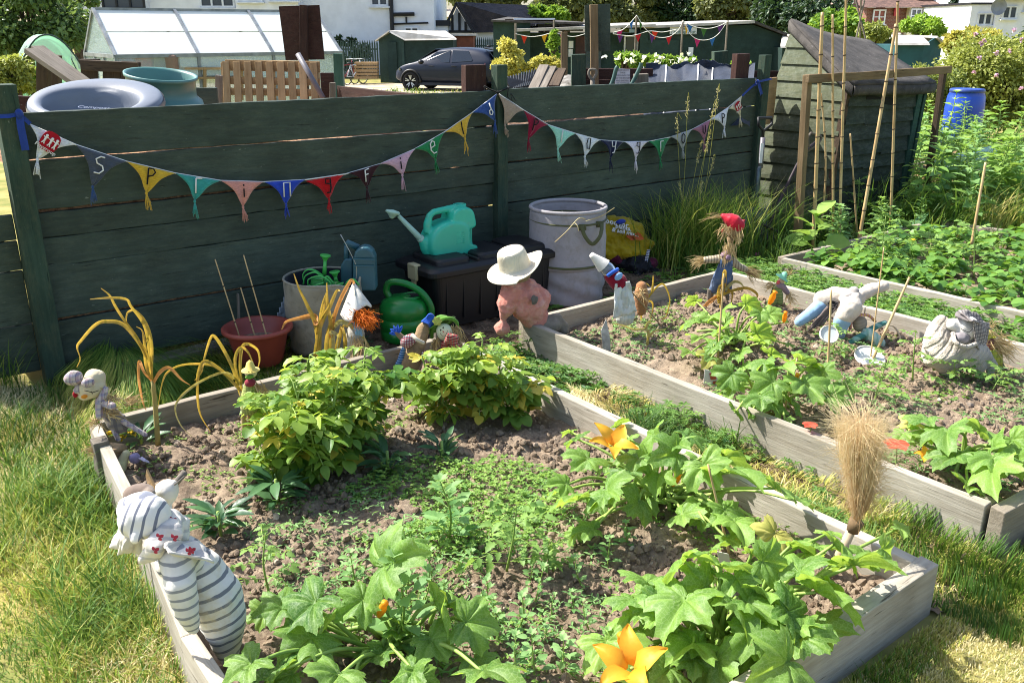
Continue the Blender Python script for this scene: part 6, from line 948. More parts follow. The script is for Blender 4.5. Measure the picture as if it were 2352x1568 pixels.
for i, (x, y, h, lab) in enumerate(((665, 1090, .30, 'potato plant at the left front of the larger potato clump'), (735, 1100, .38, 'potato plant at the front middle of the larger potato clump'), (700, 1010, .38, 'potato plant at the left rear of the larger potato clump, under the leeks'), (815, 1040, .40, 'tallest potato plant on the right of the larger potato clump'), (1010, 965, .27, 'potato plant at the left of the smaller clump behind the bed middle'), (1095, 960, .33, 'potato plant in the middle of the smaller potato clump'), (1160, 960, .27, 'potato plant at the right of the smaller clump, touching the right board'))): potato(lab, (x, y), h, 40+i, yel=.06 if i < 4 else .13, nst=7 if i < 4 else 5, spread=.14 if i < 4 else .09)
def leek(label, conv, base, z0, lv, w=.026, stem=None):
    c = G(*conv(*base), z0); f = PF(c); o = thing('withered_leek', label, 'plant', c, 'withered yellow leeks'); r = np.random.default_rng(int(base[0])); BB = [MB(), MB(), MB()]
    for i, (mat, pts) in enumerate(lv):
        P = cr([f(*conv(*p), (.04*math.sin(i*2.4)*k/len(pts)+.01*r.normal())) for k, p in enumerate(pts)], 6); n = len(P); s = np.linspace(0, 1, n); wd = w*(1-.85*s**2)*(.75+.25*np.minimum(1, s*4))*r.uniform(.85, 1.15); nor = -FW+RT*.35*np.sin(s*5+i)[:, None]+UP*.5*np.cos(s*4+i)[:, None]; BB[mat].ribbon(P, wd, nor, 0, np.repeat(np.clip(.25+.6*s[:-1]+.15*r.normal(size=n-1), 0, 1), 2), fold=.28)
    if stem: P = cr([f(*conv(*p)) for p in stem], 5); b = MB(); b.tube(P, np.linspace(.012, .009, len(P)), 10, t=.3); part('stem', b, m_leekp, o, True)
    for b, nm, m in zip(BB, ('yellow_leaves', 'scorched_leaves', 'bleached_leaves'), (m_leek, m_leeko, m_leekp)):
        if b.v: part(nm, b, m, o, True)
leek('tall withered leek at the left, its yellow leaves arching over the tartan doll', c21, (1075, 1500), .06, [(0, [(1045, 1080), (1010, 900), (860, 690), (730, 655), (650, 680), (560, 780), (530, 830), (550, 910), (525, 970)]), (0, [(1035, 1050), (1035, 800), (990, 650), (930, 580), (880, 590), (865, 640), (880, 710)]), (0, [(1030, 950), (1000, 700), (900, 550), (870, 505), (760, 495), (615, 505)]), (0, [(1000, 900), (940, 760), (850, 640), (790, 550), (750, 480), (690, 430)]), (1, [(1040, 1060), (990, 1000), (955, 930), (950, 1050), (975, 1200), (1000, 1265)]), (1, [(1050, 1080), (1100, 1000), (1160, 975), (1240, 1050), (1300, 1090)]), (0, [(1040, 1060), (1000, 950), (990, 820), (975, 720), (930, 690)])], .017, [(1080, 1500), (1065, 1280), (1045, 1060)])
leek('drooping withered leek in the middle, beside the sunflower doll', c21, (1670, 1420), .06, [(0, [(1645, 1160), (1600, 1000), (1540, 870), (1470, 760), (1440, 770), (1400, 900), (1380, 1000), (1330, 1060)]), (0, [(1645, 1130), (1500, 980), (1400, 945), (1250, 950), (1150, 1000), (1110, 1080), (1080, 1250)]), (2, [(1645, 1080), (1560, 1005), (1460, 1020), (1330, 1090), (1230, 1180), (1200, 1260), (1240, 1370), (1320, 1450)]), (0, [(1652, 1130), (1645, 950), (1660, 830), (1700, 810), (1760, 850), (1775, 920), (1760, 985)]), (0, [(1640, 1080), (1610, 930), (1640, 840), (1690, 860), (1740, 960)]), (0, [(1600, 1050), (1420, 930), (1360, 1000), (1350, 1150), (1370, 1290), (1440, 1410)]), (1, [(1690, 1230), (1700, 1300), (1715, 1440)])], .0165, [(1672, 1420), (1665, 1280), (1650, 1130)])
leek('tallest dense withered leek clump in front of the hooded scarecrow', CT, (400, 1560), .06, [(0, [(380, 1560), (390, 1300), (400, 1000), (430, 800), (480, 640)]), (0, [(380, 1400), (350, 1050), (250, 800), (150, 600), (85, 430)]), (0, [(360, 1200), (420, 1000), (520, 820), (600, 640), (640, 640)]), (0, [(520, 1560), (540, 1300), (530, 1000), (490, 800), (480, 540)]), (1, [(530, 1200), (560, 1000), (640, 760), (740, 560), (790, 520), (830, 700), (900, 1000)]), (2, [(560, 1400), (560, 1200), (530, 1130), (590, 1150), (620, 1200), (600, 1350)]), (1, [(350, 1050), (330, 940), (150, 960), (0, 1000), (-60, 1100)]), (2, [(540, 1100), (620, 1010), (720, 1020), (850, 1100), (960, 1250), (990, 1330), (950, 1420)]), (0, [(700, 1480), (700, 1200), (680, 1060), (740, 1070)]), (1, [(420, 1560), (430, 1450), (470, 1400), (520, 1380)]), (0, [(330, 1560), (370, 1250), (440, 900), (470, 700)]), (0, [(560, 1540), (620, 1250), (650, 1100), (640, 1050)]), (0, [(480, 1560), (480, 1200), (560, 900)])], .026)
leek('knotted withered leek at the back of the middle bed by the dungaree scarecrow', CD, (420, 1500), .07, [(0, [(410, 1560), (430, 1300), (460, 990), (490, 1010), (480, 1250), (420, 1330)]), (2, [(480, 1250), (600, 1130), (700, 1140), (760, 1210)]), (0, [(440, 1320), (600, 1250), (780, 1215), (900, 1260), (960, 1330), (930, 1395)]), (0, [(490, 1200), (540, 1250), (590, 1310), (560, 1510)]), (1, [(380, 1330), (250, 1430), (150, 1530), (130, 1600)]), (0, [(400, 1450), (380, 1300), (400, 1200), (470, 1180)])], .026)
leek('small looping withered leek beside the bottle doll', c22, (2060, 950), .07, [(0, [(2060, 960), (2065, 850), (2130, 740), (2200, 680), (2240, 730), (2255, 800), (2230, 900), (2200, 920)]), (0, [(2065, 850), (2080, 800), (2130, 800), (2140, 850), (2120, 930)]), (0, [(2125, 750), (2140, 690), (2140, 620)]), (0, [(2060, 900), (2050, 720), (2090, 680), (2120, 700)])], .017)
leek('wilting pale leafed plant beside the whitened wooden marker', c22, (2100, 1100), .07, [(2, [(2100, 1100), (2100, 1000), (2010, 990), (1930, 960), (1860, 950)]), (2, [(2100, 1050), (2150, 1000), (2230, 990)]), (2, [(2080, 1000), (2110, 940), (2130, 960)])], .02)
def stemmed(name, label, c, h, seed, mat, tp, ls, n, cat='plant', group=None, spread=.1, comp=False, t0=.45, taper=.5, up=.5, fw=None):
    r = np.random.default_rng(seed); o = thing(name, label, cat, c, group); bs = MB(); bl = MB(); top = c+UP*h+A(*r.normal(0, spread*.35, 2), 0); P = cr([c, (c+top)/2+A(*r.normal(0, spread*.15, 2), 0), top], 8); bs.tube(P, np.linspace(.0055, .002, len(P))*(h/.3)**.5, 6, t=.4)
    for k in range(n):
        s = .1+.9*(k+.5)/n; p = P[min(len(P)-1, int(s*(len(P)-1)))]; a = k*2.4+r.normal()*.4; d = A(math.cos(a), math.sin(a), up*(.4+s)+r.normal()*.15); L_ = ls*(1.15-taper*s)*r.uniform(.8, 1.2)
        if comp: bs.tube(compound(bl, p, d, L_*2.4, L_*.75, r, tp, t0+.25*s), .0015, 4, t=.6)
        else: q = p+nrm(d)*L_*.35; bs.tube([p, q], .0012, 4, t=.6); bl.leaves([q, p+nrm(d)*L_*.1], [d, d+r.normal(0, .6, 3)], UP+r.normal(0, .3, (2, 3)), [L_, L_*.5], tp, 0, np.clip(t0+.4*(s-.5)+r.normal(0, .1, 2), 0, 1))
    if comp is False: bl.leaves(np.repeat(top[None], 6, 0), np.stack([np.cos(np.arange(6)*1.05), np.sin(np.arange(6)*1.05), .9+0*np.arange(6)], 1), UP, ls*.5, tp, 0, t0+.3)
    part('stem', bs, m_stem, o, True); part('leaves', bl, mat, o, True)
    if fw: b = MB(); b.ell(top+UP*.01, (.018, .018, .008)); b.leaves(np.repeat((top+UP*.012)[None], 16, 0), np.stack([np.cos(np.arange(16)*.3927), np.sin(np.arange(16)*.3927), .15+0*np.arange(16)], 1), UP, .024, 'lance'); part('flower', b, fw, o, True)
    return o
gw = 'pale green fat hen weeds in the front bed'
for k, (x, y, h, lab) in enumerate(((745, 600, .26, 'tallest bushy fat hen weed in the middle of the front bed'), (400, 1330, .34, 'tall thin weed beside the upright courgette leaf'))): stemmed('fat_hen', lab, G(*c32(x, y), .06), h, 60+k, m_fat, 'diam', .075, 26, group=gw)
w0 = stemmed('weed_seedling', 'small pale green weed seedling standing on bare soil in the front bed', G(*c32(1200, 1240), .06), .16, 70, m_fat, 'diam', .042, 14, group=gw); w1 = stemmed('weed_seedling', 'small pale green weed seedling standing on bare soil in the front bed', G(*c32(1330, 1490), .06), .12, 71, m_fat, 'ovate', .042, 11, group=gw)
for k, (x, y, s) in enumerate(((1090, 1320, .85), (1330, 1040, .8), (1520, 1490, .95), (1650, 900, .6), (1830, 760, .75), (960, 1100, .8), (1600, 1080, .6), (1200, 700, .7), (880, 800, .6), (620, 880, .8), (110, 900, .9), (1780, 1480, .7), (1400, 1300, .5), (1700, 1200, .6), (1050, 1180, .7), (560, 1050, .8), (1960, 640, .8), (1250, 1560, .8), (700, 1000, .5), (450, 950, .7), (1480, 800, .6), (1450, 1150, .5), (1300, 880, .6))): dup(w0 if k % 2 else w1, G(*c32(x, y), .055), k*1.3, s*1.1)
stemmed('tomato_plant', 'bushy tomato plant near the middle of the front bed', G(*c32(1140, 800), .06), .27, 80, m_tom, 'serr', .06, 16, comp=True, group='tomato plants'); stemmed('tomato_plant', 'spindly tomato plant on bare soil beside the striped scarecrow', G(*c31(1840, 960), .06), .21, 81, m_tom, 'serr', .05, 9, comp=True, group='tomato plants'); stemmed('tomato_plant', 'yellowed wispy tomato plant right of the bushy one in the front bed', G(*c32(1460, 800), .06), .14, 88, m_weed, 'serr', .035, 8, comp=True, group='tomato plants')
for k, (x, y, h, lab) in enumerate(((1330, 1480, .24, 'tomato plant in front of the lying jar lid, middle bed'), (1590, 1340, .27, 'tomato plant left of the jumper scarecrow, middle bed'), (1860, 1310, .12, 'small tomato plant in front of the jumper scarecrow'), (2140, 1400, .1, 'small tomato seedling at the right end of the middle bed'), (1050, 1180, .15, 'tomato seedling by the thin brown cane, middle bed'))): stemmed('tomato_plant', lab, G(*c23(x, y), .07), h, 90+k, m_tom, 'serr', .05, 13, comp=True, group='tomato plants')
def rosette(name, label, c, n, ls, seed, mat, tp, h=.06, cat='plant', group=None, t0=.4):
    r = np.random.default_rng(seed); o = thing(name, label, cat, c, group); a = r.random(n)*6.28; e = r.uniform(.15, 1.1, n); b = MB(); b.leaves(c+np.stack([np.cos(a)*.02, np.sin(a)*.02, h*r.random(n)], 1), np.stack([np.cos(a), np.sin(a), e], 1), UP+r.normal(0, .2, (n, 3)), ls*r.uniform(.6, 1.15, n), tp, 0, np.clip(t0+.2*r.normal(size=n), 0, 1)); part('leaves', b, mat, o, True); b = MB(); b.tube([c-UP*.01, c+UP*h], .006, 6); part('stem', b, m_stem, o, True); return o
gr = 'dark fleshy leaved plants in the front bed'
for k, (x, y, n, s, lab) in enumerate(((1510, 560, 34, .12, 'sage green fleshy plant beside the striped scarecrow scarf'), (1900, 330, 30, .12, 'dark fleshy plant at the foot of the larger potato clump'))): rosette('calendula_plant', lab, G(*c31(x, y), .06), n, s, 100+k, m_dkl, 'lance', .1, group=gr)
for k, (x, y, n, s, lab) in enumerate(((330, 130, 30, .12, 'dark blue green fleshy plant right of the larger potato clump'), (700, 60, 24, .10, 'fleshy plant below the smaller potato clump'))): rosette('calendula_plant', lab, G(*c32(x, y), .06), n, s, 105+k, m_dkl, 'lance', .1, group=gr)
o = rosette('calendula_plant', 'fleshy plant with small yellow blooms at the feet of the tartan doll', G(*CC(1720, 1190), .07), 16, .11, 110, m_dkl, 'lance', .06); b = MB(); r = np.random.default_rng(3)
for (x, y) in ((1590, 1050), (1440, 1130), (1260, 1070)): b.leaves(PF(G(*CC(1600, 1200), .07))(*CC(x, y), -.05)+r.normal(0, .006, (24, 3)), r.normal(size=(24, 3)), r.normal(size=(24, 3)), .016, 'kite', 0, .6)
part('flowers', b, L('dull_yellow_petal', '#a58a1c', '#d6b92c', None, .6, .3), o)
for (x, y, lab) in ((1255, 190, 'large coral red poppy behind the dry grass broom'), (755, 75, 'small crumpled coral poppy on the edge of the middle bed')):
    p = G(*c33(x, y), .2); b = MB(); c0 = A(p[0], p[1], .05); o = thing('poppy', lab, 'flower', c0, 'coral poppies'); s = .055 if x > 1000 else .035
    for k in range(5): a = k*1.257; b.leaves([p], [RT*math.cos(a)+UP*.25+FW*math.sin(a)], [UP-FW*.3], [s], 'broad', 0, .5)
    part('petals', b, L('coral_petal', '#c8402c', '#ef6a50', '#ff7050', .6, .4), o, True); b = MB(); b.tube(cr([c0, (c0+p)/2+RT*.01, p]), .0025, 5); part('stem', b, m_stem, o, True)
def cover(name, n, hf, box, mat, tp, s0, s1, seed, keep=None, zmax=.06, t0=.5, pal=0, thr=.0, fr=3.):
    r = np.random.default_rng(seed); u = r.uniform(box[0], box[1], n); v = r.uniform(box[2], box[3], n); w = fbm(u*fr+seed, v*fr, 3); ok = w > thr
    if keep is not None: ok &= keep(u, v)
    ok &= inview(np.stack([u, v, 0*u], 1)); u, v, w = u[ok], v[ok], w[ok]; n = len(u); hgt = zmax*np.clip((w-thr)*5, .15, 1)*r.random(n); z = hf(u, v)+hgt; b = MB(); P = np.stack([u, v, z], 1); T = np.clip(t0+(hgt/zmax-.5)*.3+r.normal(0, .14, n), 0, 1)
    k = pal or 3; a0 = r.random(n)*6.28; til = r.normal(0, .35, (n, 3))
    for j in range(k): a = a0+(j-(k-1)/2)*(1.15 if pal else 1.9)+r.normal(0, .1, n); b.leaves(P, np.stack([np.cos(a), np.sin(a), .25+.25*r.random(n)], 1), UP+til, s0+(s1-s0)*r.random(n), tp, 0, np.clip(T+r.normal(0, .05, n), 0, 1))
    return solo(name, b, mat, kind='stuff')
def inpoly(poly):
    P = np.array([G(*p, .06)[:2] for p in poly])
    def f(u, v):
        c = np.zeros(len(u), bool)
        for i in range(len(P)): (x1, y1), (x2, y2) = P[i], P[i-1]; c ^= ((y1 > v) != (y2 > v)) & (u < (x2-x1)*(v-y1)/(y2-y1+1e-12)+x1)
        return c
    return f
B1 = (.7, 2.52, 1.2, 3.9)
cover('chickweed', 24000, soil1, B1, m_weed, 'ovate', .008, .02, 1, inpoly([(790, 1140), (900, 1080), (1080, 1060), (1260, 1080), (1330, 1180), (1230, 1250), (1040, 1290), (850, 1260), (760, 1200)]), .055, .5, 0, .32)
cover('chickweed', 8000, soil1, B1, m_weed, 'ovate', .006, .016, 2, None, .035, .5, 0, .5); cover('weed_seedlings', 5000, soil1, B1, m_fat, 'lance', .01, .03, 3, inpoly([(560, 1180), (800, 1100), (1260, 1060), (1400, 1300), (1400, 1560), (950, 1560), (560, 1330)]), .06, .5, 0, .38)
cover('chickweed', 6000, soil2, (3.15, 4.9, 1.3, 3.95), m_weed, 'ovate', .008, .022, 5, None, .05, .5, 0, .5); cover('weed_seedlings', 4000, soil2, (3.15, 4.9, 1.3, 3.9), m_fat, 'lance', .012, .032, 6, None, .07, .5, 0, .44)
cover('creeping_cinquefoil', 2600, path2, (5.03, 5.58, 2.0, 4.3), m_cinq, 'lance', .03, .05, 7, None, .16, .45, 5, .2); cover('creeping_cinquefoil', 1600, path1, (2.6, 3.08, 1.5, 2.9), m_cinq, 'lance', .018, .035, 8, None, .10, .42, 5, .4); cover('creeping_cinquefoil', 900, path1, (2.62, 3.06, 2.9, 4.0), m_cinq, 'lance', .025, .045, 9, lambda u, v: (v > 3.15) | (u > 2.9), .12, .3, 5, .3)
cover('creeping_cinquefoil', 700, path3, (4.7, 6.2, 4.06, 5.0), m_cinq, 'lance', .03, .05, 10, None, .12, .35, 5, .35); cover('weeds_by_the_path', 1500, path3, (3.6, 5.2, 4.05, 5.0), m_weed, 'ovate', .02, .04, 11, None, .08, .35, 0, .5); cover('weeds_by_the_path', 700, lambda u, v: 0*u, (1.2, 2.4, 4.03, 4.9), m_dkl, 'lance', .03, .05, 12, None, .08, .4, 5, .55)
gs = 'strawberry plants in the far right bed'
def strawberry(label, c, seed, n=22, hh=.16, ls=.075):
    r = np.random.default_rng(seed); o = thing('strawberry_plant', label, 'plant', c, gs); b = MB(); bs = MB()
    for k in range(n):
        a = r.random()*6.28; d = A(math.cos(a), math.sin(a), 0); p = c+d*r.uniform(.03, .17)+UP*hh*r.uniform(.4, 1.1); bs.tube(cr([c, c+d*.03+UP*hh*.5, p], 4), .002, 4, t=.5)
        for j in (-1, 0, 1): a2 = a+j*1.75; b.leaves([p], [A(math.cos(a2), math.sin(a2), -.1)], [UP+r.normal(0, .3, 3)], [ls*r.uniform(.8, 1.1)], 'broad', 0, np.clip(.45+.2*r.normal(), 0, 1))
    part('stalks', bs, m_stem, o, True); part('leaves', b, m_straw_l, o, True); return o
st = [strawberry('strawberry plant among the others in the far right bed', A(5.85, 3.4, .07), 120+k) for k in range(3)]
r = np.random.default_rng(8); sp = [(5.8, 2.2), (5.85, 2.5), (5.8, 2.8), (5.78, 3.1), (5.8, 3.65), (6.1, 2.3), (6.15, 2.65), (6.1, 3.0), (6.12, 3.4), (6.15, 3.75), (6.45, 2.4), (6.5, 2.8), (6.45, 3.2), (6.5, 3.6), (6.8, 2.6), (6.85, 3.0), (6.8, 3.4), (6.85, 3.8), (7.15, 2.8), (7.2, 3.25), (7.15, 3.65), (7.5, 3.0), (7.5, 3.5), (7.8, 3.2), (5.9, 1.9), (6.2, 2.0)]
for k, (u, v) in enumerate(sp): dup(st[k % 3], (u+r.normal()*.05, v+r.normal()*.05, .06), r.random()*6, r.uniform(.85, 1.2))
for k, (x, y, h, lab) in enumerate(((1390, 600, .42, 'tall tomato plant in front of the bamboo canes, far bed'), (2010, 640, .40, 'tall tomato plant on the weathered stake, far bed'), (1700, 560, .2, 'small tomato plant between the two tall ones, far bed'))): stemmed('tomato_plant', lab, G(*c23(x, y), .06), h, 130+k, m_tom, 'serr', .085, 20, comp=True, group='tomato plants', spread=.15)
stemmed('dandelion', 'yellow dandelion like flower on a long stalk among strawberries, far bed', G(*c23(1640, 570), .1), .2, 140, m_dkl, 'long', .08, 3, fw=L('yellow_petal', '#d8a800', '#ffd21a', None, .5, .3))
rosette('dock_plant', 'upright broad leaved dock plant behind the strawberries', G(2085, 560, .0), 16, .32, 141, m_dkl, 'lance', .1, t0=.6); stemmed('hogweed', 'leafy weed climbing beside the shed wall behind the canes', A(8.05, 4.45, 0), .95, 142, m_weed, 'ovate', .09, 46, spread=.12, t0=.55, up=.25); stemmed('hogweed', 'tall leafy weed right of the shed corner post', A(8.9, 4.5, 0), .9, 143, m_cinq, 'lance', .12, 50, spread=.2, t0=.5, up=.3); stemmed('hogweed', 'tall pale weed in front of the blue barrel', A(9.9, 5.1, 0), 1.15, 144, m_weed, 'ovate', .11, 46, spread=.15, t0=.65, up=.3)
o = stemmed('bean_plant', 'young climbing bean with round pale leaves at the foot of the thick cane', G(*c23(930, 500), .05), .34, 145, m_weed, 'broad', .16, 9, spread=.1, t0=.6, taper=.2); stemmed('bean_plant', 'wilted climbing plant on the short brown cane', G(*c13(1190, 1560), .02)*A(1, 1, 0), .5, 146, m_weed, 'serr', .07, 14, comp=True, spread=.1, t0=.4)
gb = 'leafy weeds in the rough ground behind the far bed'
hw = [stemmed('rough_weed', 'bright leafy weed in the rough ground behind the far bed', A(8.6+.3*k, 3.4, 0), .55, 150+k, [m_weed, m_cinq, m_fat][k], ['ovate', 'lance', 'serr'][k], .12, 36, group=gb, spread=.25, t0=.5, up=.3) for k in range(3)]
for k in range(185): u, v = (r.uniform(5.8, 7.7), r.uniform(2.4, 3.9)) if k >= 165 else (r.uniform(7.9, 10.2), r.uniform(2.6, 4.6)) if k >= 125 else (r.uniform(8.2, 13.5), r.uniform(2.6, 8.2)) if k < 70 else tuple((K(2207, 300, 12.6)+A(r.normal()*.5, r.normal()*.35, 0))[:2]) if k >= 110 else (r.uniform(6.5, 9.0), r.uniform(4.08, 4.5)); dup(hw[k % 3], (u, v, 0), r.random()*6, r.uniform(.2, .5) if k > 164 else r.uniform(.7, 1.6) if k < 70 or k > 124 else r.uniform(.3, .8) if k < 110 else r.uniform(.5, 1.3)) if not (u < 8.9 and v > 4.72) else None
b = MB(); r = np.random.default_rng(5); n = 2200; c = G(2130, 455)*A(1, 1, 0)+A(0, -.1, 0); P = c+np.stack([r.normal(0, .2, n), r.normal(0, .2, n), np.abs(r.normal(0, .13, n))], 1); b.leaves(P, r.normal(size=(n, 3))*A(1, 1, .35), UP+r.normal(0, .5, (n, 3)), r.uniform(.06, .2, n), 'long', 0, r.random(n)); solo('hay_heap', b, L('old_hay', '#5e4a30', '#a08a60', None, .9, .15), 'heap of brown dry hay at the foot of the shed corner', 'heap', org=c)
m_lidp = plastic('grey_blue_plastic', '#6c727c', .38, var=.9, bump=.08); m_bin = plastic('grey_green_plastic', '#4f7f78', .4, bump=.08)
RC = np.stack([RT, FW, UP], 1)
b = MB(); X, Y = np.meshgrid(np.linspace(.7, 3.72, 60), np.concatenate([[5.20, 5.205], np.linspace(5.25, 7.4, 44)]), indexing='ij'); Zh = 1.12+.22*(fbm(X*1.5, Y*1.5, 4)-.45)-.25*np.clip((np.abs(X-1.6)-1.1), 0, 1); Zh[:, 0] = 0
b.grid(np.stack([X, Y, Zh], -1)); solo('woodchip_heap', b, M('fresh_woodchip', '#b58a66', '#7a5640', sc=30, bump=.8, bsc=60, rough=1, dist=.02), kind='stuff', smooth=True)
b = MB(); X, Y = np.meshgrid(np.linspace(3.8, 6.8, 50), np.concatenate([[5.20, 5.205], np.linspace(5.25, 7.4, 38)]), indexing='ij'); Zh = 1.02+.2*(fbm(X*1.6+4, Y*1.6, 4)-.45); Zh[:, 0] = 0; b.grid(np.stack([X, Y, Zh], -1)); solo('compost_heap', b, M('old_compost', '#7a5f4c', '#4c3a2e', sc=20, bump=.8, bsc=50, rough=1, dist=.02), kind='stuff', smooth=True)
c = V(222, 231, 5.95); lid = thing('bin_cover', 'big round blue grey compost bin lid lying on the heap behind the fence', 'lid', c)
nn = nrm(UP-FW*.24+RT*.06); x = nrm(RT-nn*(RT@nn)); R3 = np.stack([x, np.cross(nn, x), nn], 1); n, m = 72, 34; an = np.arange(n)*2*np.pi/n; R_ = .385; P = np.zeros((m+1, n, 3)); P2 = []
for i in range(m+1):
    q = i/m; rr = R_*q; px_, py_ = rr*np.cos(an), rr*np.sin(an); ez = np.sqrt((px_/(.66*R_))**2+((py_+.2*R_)/(.6*R_))**2); dish = 1/(1+np.exp((ez-1)*26)); z = .055*np.sin(np.clip(q, 0, 1)*math.pi*.5)*0+.034*np.sqrt(np.clip(1-((q-.74)/.28)**2, 0, 1))*(q > .46)+.02*(q <= .46)-.12*dish; z = np.where(q > .95, z-.03*((q-.95)/.05)**2, z); P[i] = np.stack([px_, py_, z], 1)
b = MB(); b.grid(P@R3.T+c, wrap=True); b.lathe([(R_, -.0), (R_*1.01, -.03), (R_*.97, -.06), (R_*.9, -.06)], c, 72, R3); part('lid', b, m_lidp, lid, True); letter_on(lid, 'Compost', .05, plastic('embossed_grey', '#6f7a90', .4), c+x*.02-np.cross(nn, x)*.10-nn*.012, x, np.cross(nn, x), ext=.003)
c = V(372, 245, 6.35); bn = thing('compost_bin', 'open grey green plastic compost bin leaning behind the round lid', 'compost bin', c-UP*.5); nn = nrm(UP+RT*.13-FW*.1); x = nrm(RT-nn*(RT@nn)); R3 = np.stack([x, np.cross(nn, x), nn], 1); k = 6.2/2046
b = MB(); b.lathe([(.36, -.6), (.30, -.08), (.272, .02), (.262, .055), (.235, .075), (.222, .09), (.218, .19), (.232, .195), (.232, .215), (.222, .215), (.208, .2), (.205, .02), (.2, -.3), (0, -.3)], c, 56, R3); part('shell', b, m_bin, bn, True); b = MB()
for a in (-2.1, -1.35): b.tube([c+R3@A(.285*math.cos(a+t_), .285*math.sin(a+t_), -.0) for t_ in np.linspace(0, .55, 7)], .022, 8)
part('ribs', b, m_bin, bn, True)
def pwall(px0, px1, py0, py1, d): return [K(px0, py0, d), K(px1, py0, d), K(px1, py1, d), K(px0, py1, d)]
o = thing('wooden_pallet', 'pale slatted wooden pallet standing upright behind the left fence bay', 'pallet', K(620, 240, 7.9), 'wooden pallets and broken crates'); DP = 7.9
sl4 = [(548, 513, 0), (578, 551, 0), (604, 577, 0), (630, 602, 0), (655, 626, 0), (680, 650, 0), (703, 675, 0), (727, 697, 0), (752, 718, 0)]
for i in range(9): x = 553-37+i*25.2; plank('slat', K(x+7, 245, DP), K(x+2, 141+.35*i, DP+.12), .016, .062, m_palewood, o, up=RT, seed=i)
for y, dd in ((150, .13), (185, .09), (210, .06)): plank('crossbar', K(518, y, DP+dd), K(735, y+4, DP+dd), .02, .09 if y < 160 else .06, m_palewood, o)
for x in (514, 625, 728): plank('bearer', K(x+4, 245, DP+.09), K(x, 146, DP+.2), .08, .03, m_palewood, o, up=RT)
o = thing('wooden_pallet', 'old dark broken pallet between the leaning planks and the compost bin', 'pallet', K(250, 190, 8.2), 'wooden pallets and broken crates')
for x0, x1, y0, y1 in ((187, 224, 142, 200), (238, 278, 162, 205), (281, 322, 142, 200)): p, q = K((x0+x1)/2, y1+20, 8.2), K((x0+x1)/2, y0, 8.25); plank('slat', p, q, .03, (x1-x0)*8.2/2046, m_darkwood, o, up=RT)
plank('crossbar', K(186, 150, 8.16), K(318, 156, 8.16), .04, .09, m_darkwood, o); plank('crossbar', K(186, 140, 8.3), K(226, 140, 8.3), .1, .03, m_darkwood, o)
for x, l in ((101, 'dark square post holding up the leaning planks'), (126, 'second dark post behind the leaning planks')): o = plank('old_post', K(x, 260, 8.4+(x-101)*.01), K(x, 126, 8.4+(x-101)*.01), .08, .10, m_darkwood, None, up=RT); o['label'] = l; o['category'] = 'post'; o['group'] = 'old posts of the left compost bay'
for i, (x0, y0, x1, y1, l) in enumerate(((70, 116, 186, 196, 'lower grey plank leaning across the old posts'), (86, 110, 200, 194, 'upper grey plank leaning across the old posts'))): o = plank('leaning_plank', K(x0, y0, 8.1+.1*i), K(x1, y1, 7.8+.1*i), .12, .045, m_greywood, None); o['label'] = l; o['category'] = 'plank'; o['group'] = 'planks leaning on the old posts'
for (x0, y0, x1, y1, d, mm, l) in ((30, 222, 89, 262, 6.1, m_brownpaint, 'dark brown board at the left end behind the fence'), (452, 203, 500, 245, 6.9, m_green, 'dark green board between bin and pallet'), (738, 170, 768, 225, 8.6, m_brownpaint, 'dark brown board right of the pale pallet')):
    o = plank('bay_board', K(x0, (y0+y1)/2, d), K(x1, (y0+y1)/2, d), .04, (y1-y0)*d/2046, mm, None); o['label'] = l; o['category'] = 'board'; o['group'] = 'boards of the compost bays'
for (x0, y0, x1, y1, r_, d, l) in ((684, 124, 742, 225, .022, 7.6, 'grey pole leaning against the pale pallet'),): b = MB(); b.tube([K(x0, y0, d+.1), K(x1, y1, d)], r_, 10); solo('leaning_pole', b, plastic('grey_pipe', '#6d6a72', .5), l, 'pole', org=K(x1, y1, d), smooth=True)
for x0, x1, y0, d, l in ((498, 508, 173, 7.6, 'grey weathered post left of the pale pallet'), (760, 768, 190, 8.5, 'short grey post right of the pale pallet')): o = plank('weathered_post', K((x0+x1)/2, 250, d), K((x0+x1)/2, y0, d), .05, .05, m_greywood, None, up=RT); o['label'] = l; o['category'] = 'post'
o = plank('green_post', K(780, 240, 9.4), K(776, 123, 9.4), .06, .09, WOOD('sunlit_green_post', '#55786a', '#44655a', '#2b4038'), None, up=RT); o['label'] = 'grey green square post at the right end of the left compost bays'; o['category'] = 'post'
for (q, d, mm, l, px) in (([(640, 15), (733, 12), (745, 137), (656, 139)], 8.8, m_brownpaint, 'dark brown board nailed high on a post in front of the white house', 698), ([(1343, 12), (1402, 9), (1402, 118), (1344, 119)], 8.6, m_green, 'dark green board nailed high on a tall post in front of the trading hut', 1364)):
    b = MB(); b.prism([K(x, y, d) for x, y in q], FW*.02); o = thing('notice_board', l, 'board', K(px, 230, d), 'boards on posts facing the other way'); part('panel', b, mm, o); plank('post', K(px+2, 260, d-.05), K(px, (12 if px < 1000 else 11), d-.05), .07, .07, m_frame if px > 1000 else m_brownpaint, o, up=RT)
for (x0, x1, y0, y1, d, l) in ((1318, 1500, 157, 205, 8.9, 'long brown board wall behind the right fence bay'), (1722, 1900, 163, 205, 9.6, 'brown board end behind the tarpaulin')):
    o = thing('bay_wall', l, 'partition', K(x0, 215, d), 'brown board walls of the right bays')
    for k in range(3): h = (y1-y0)*d/2046/2; z = K(x0, y0, d)[2]-h*(k+.5); p, q = K(x0, y0, d), K(x1, y0, d); p[2] = q[2] = z; plank('board', p, q, .035, h*.96, m_brownpaint, o)
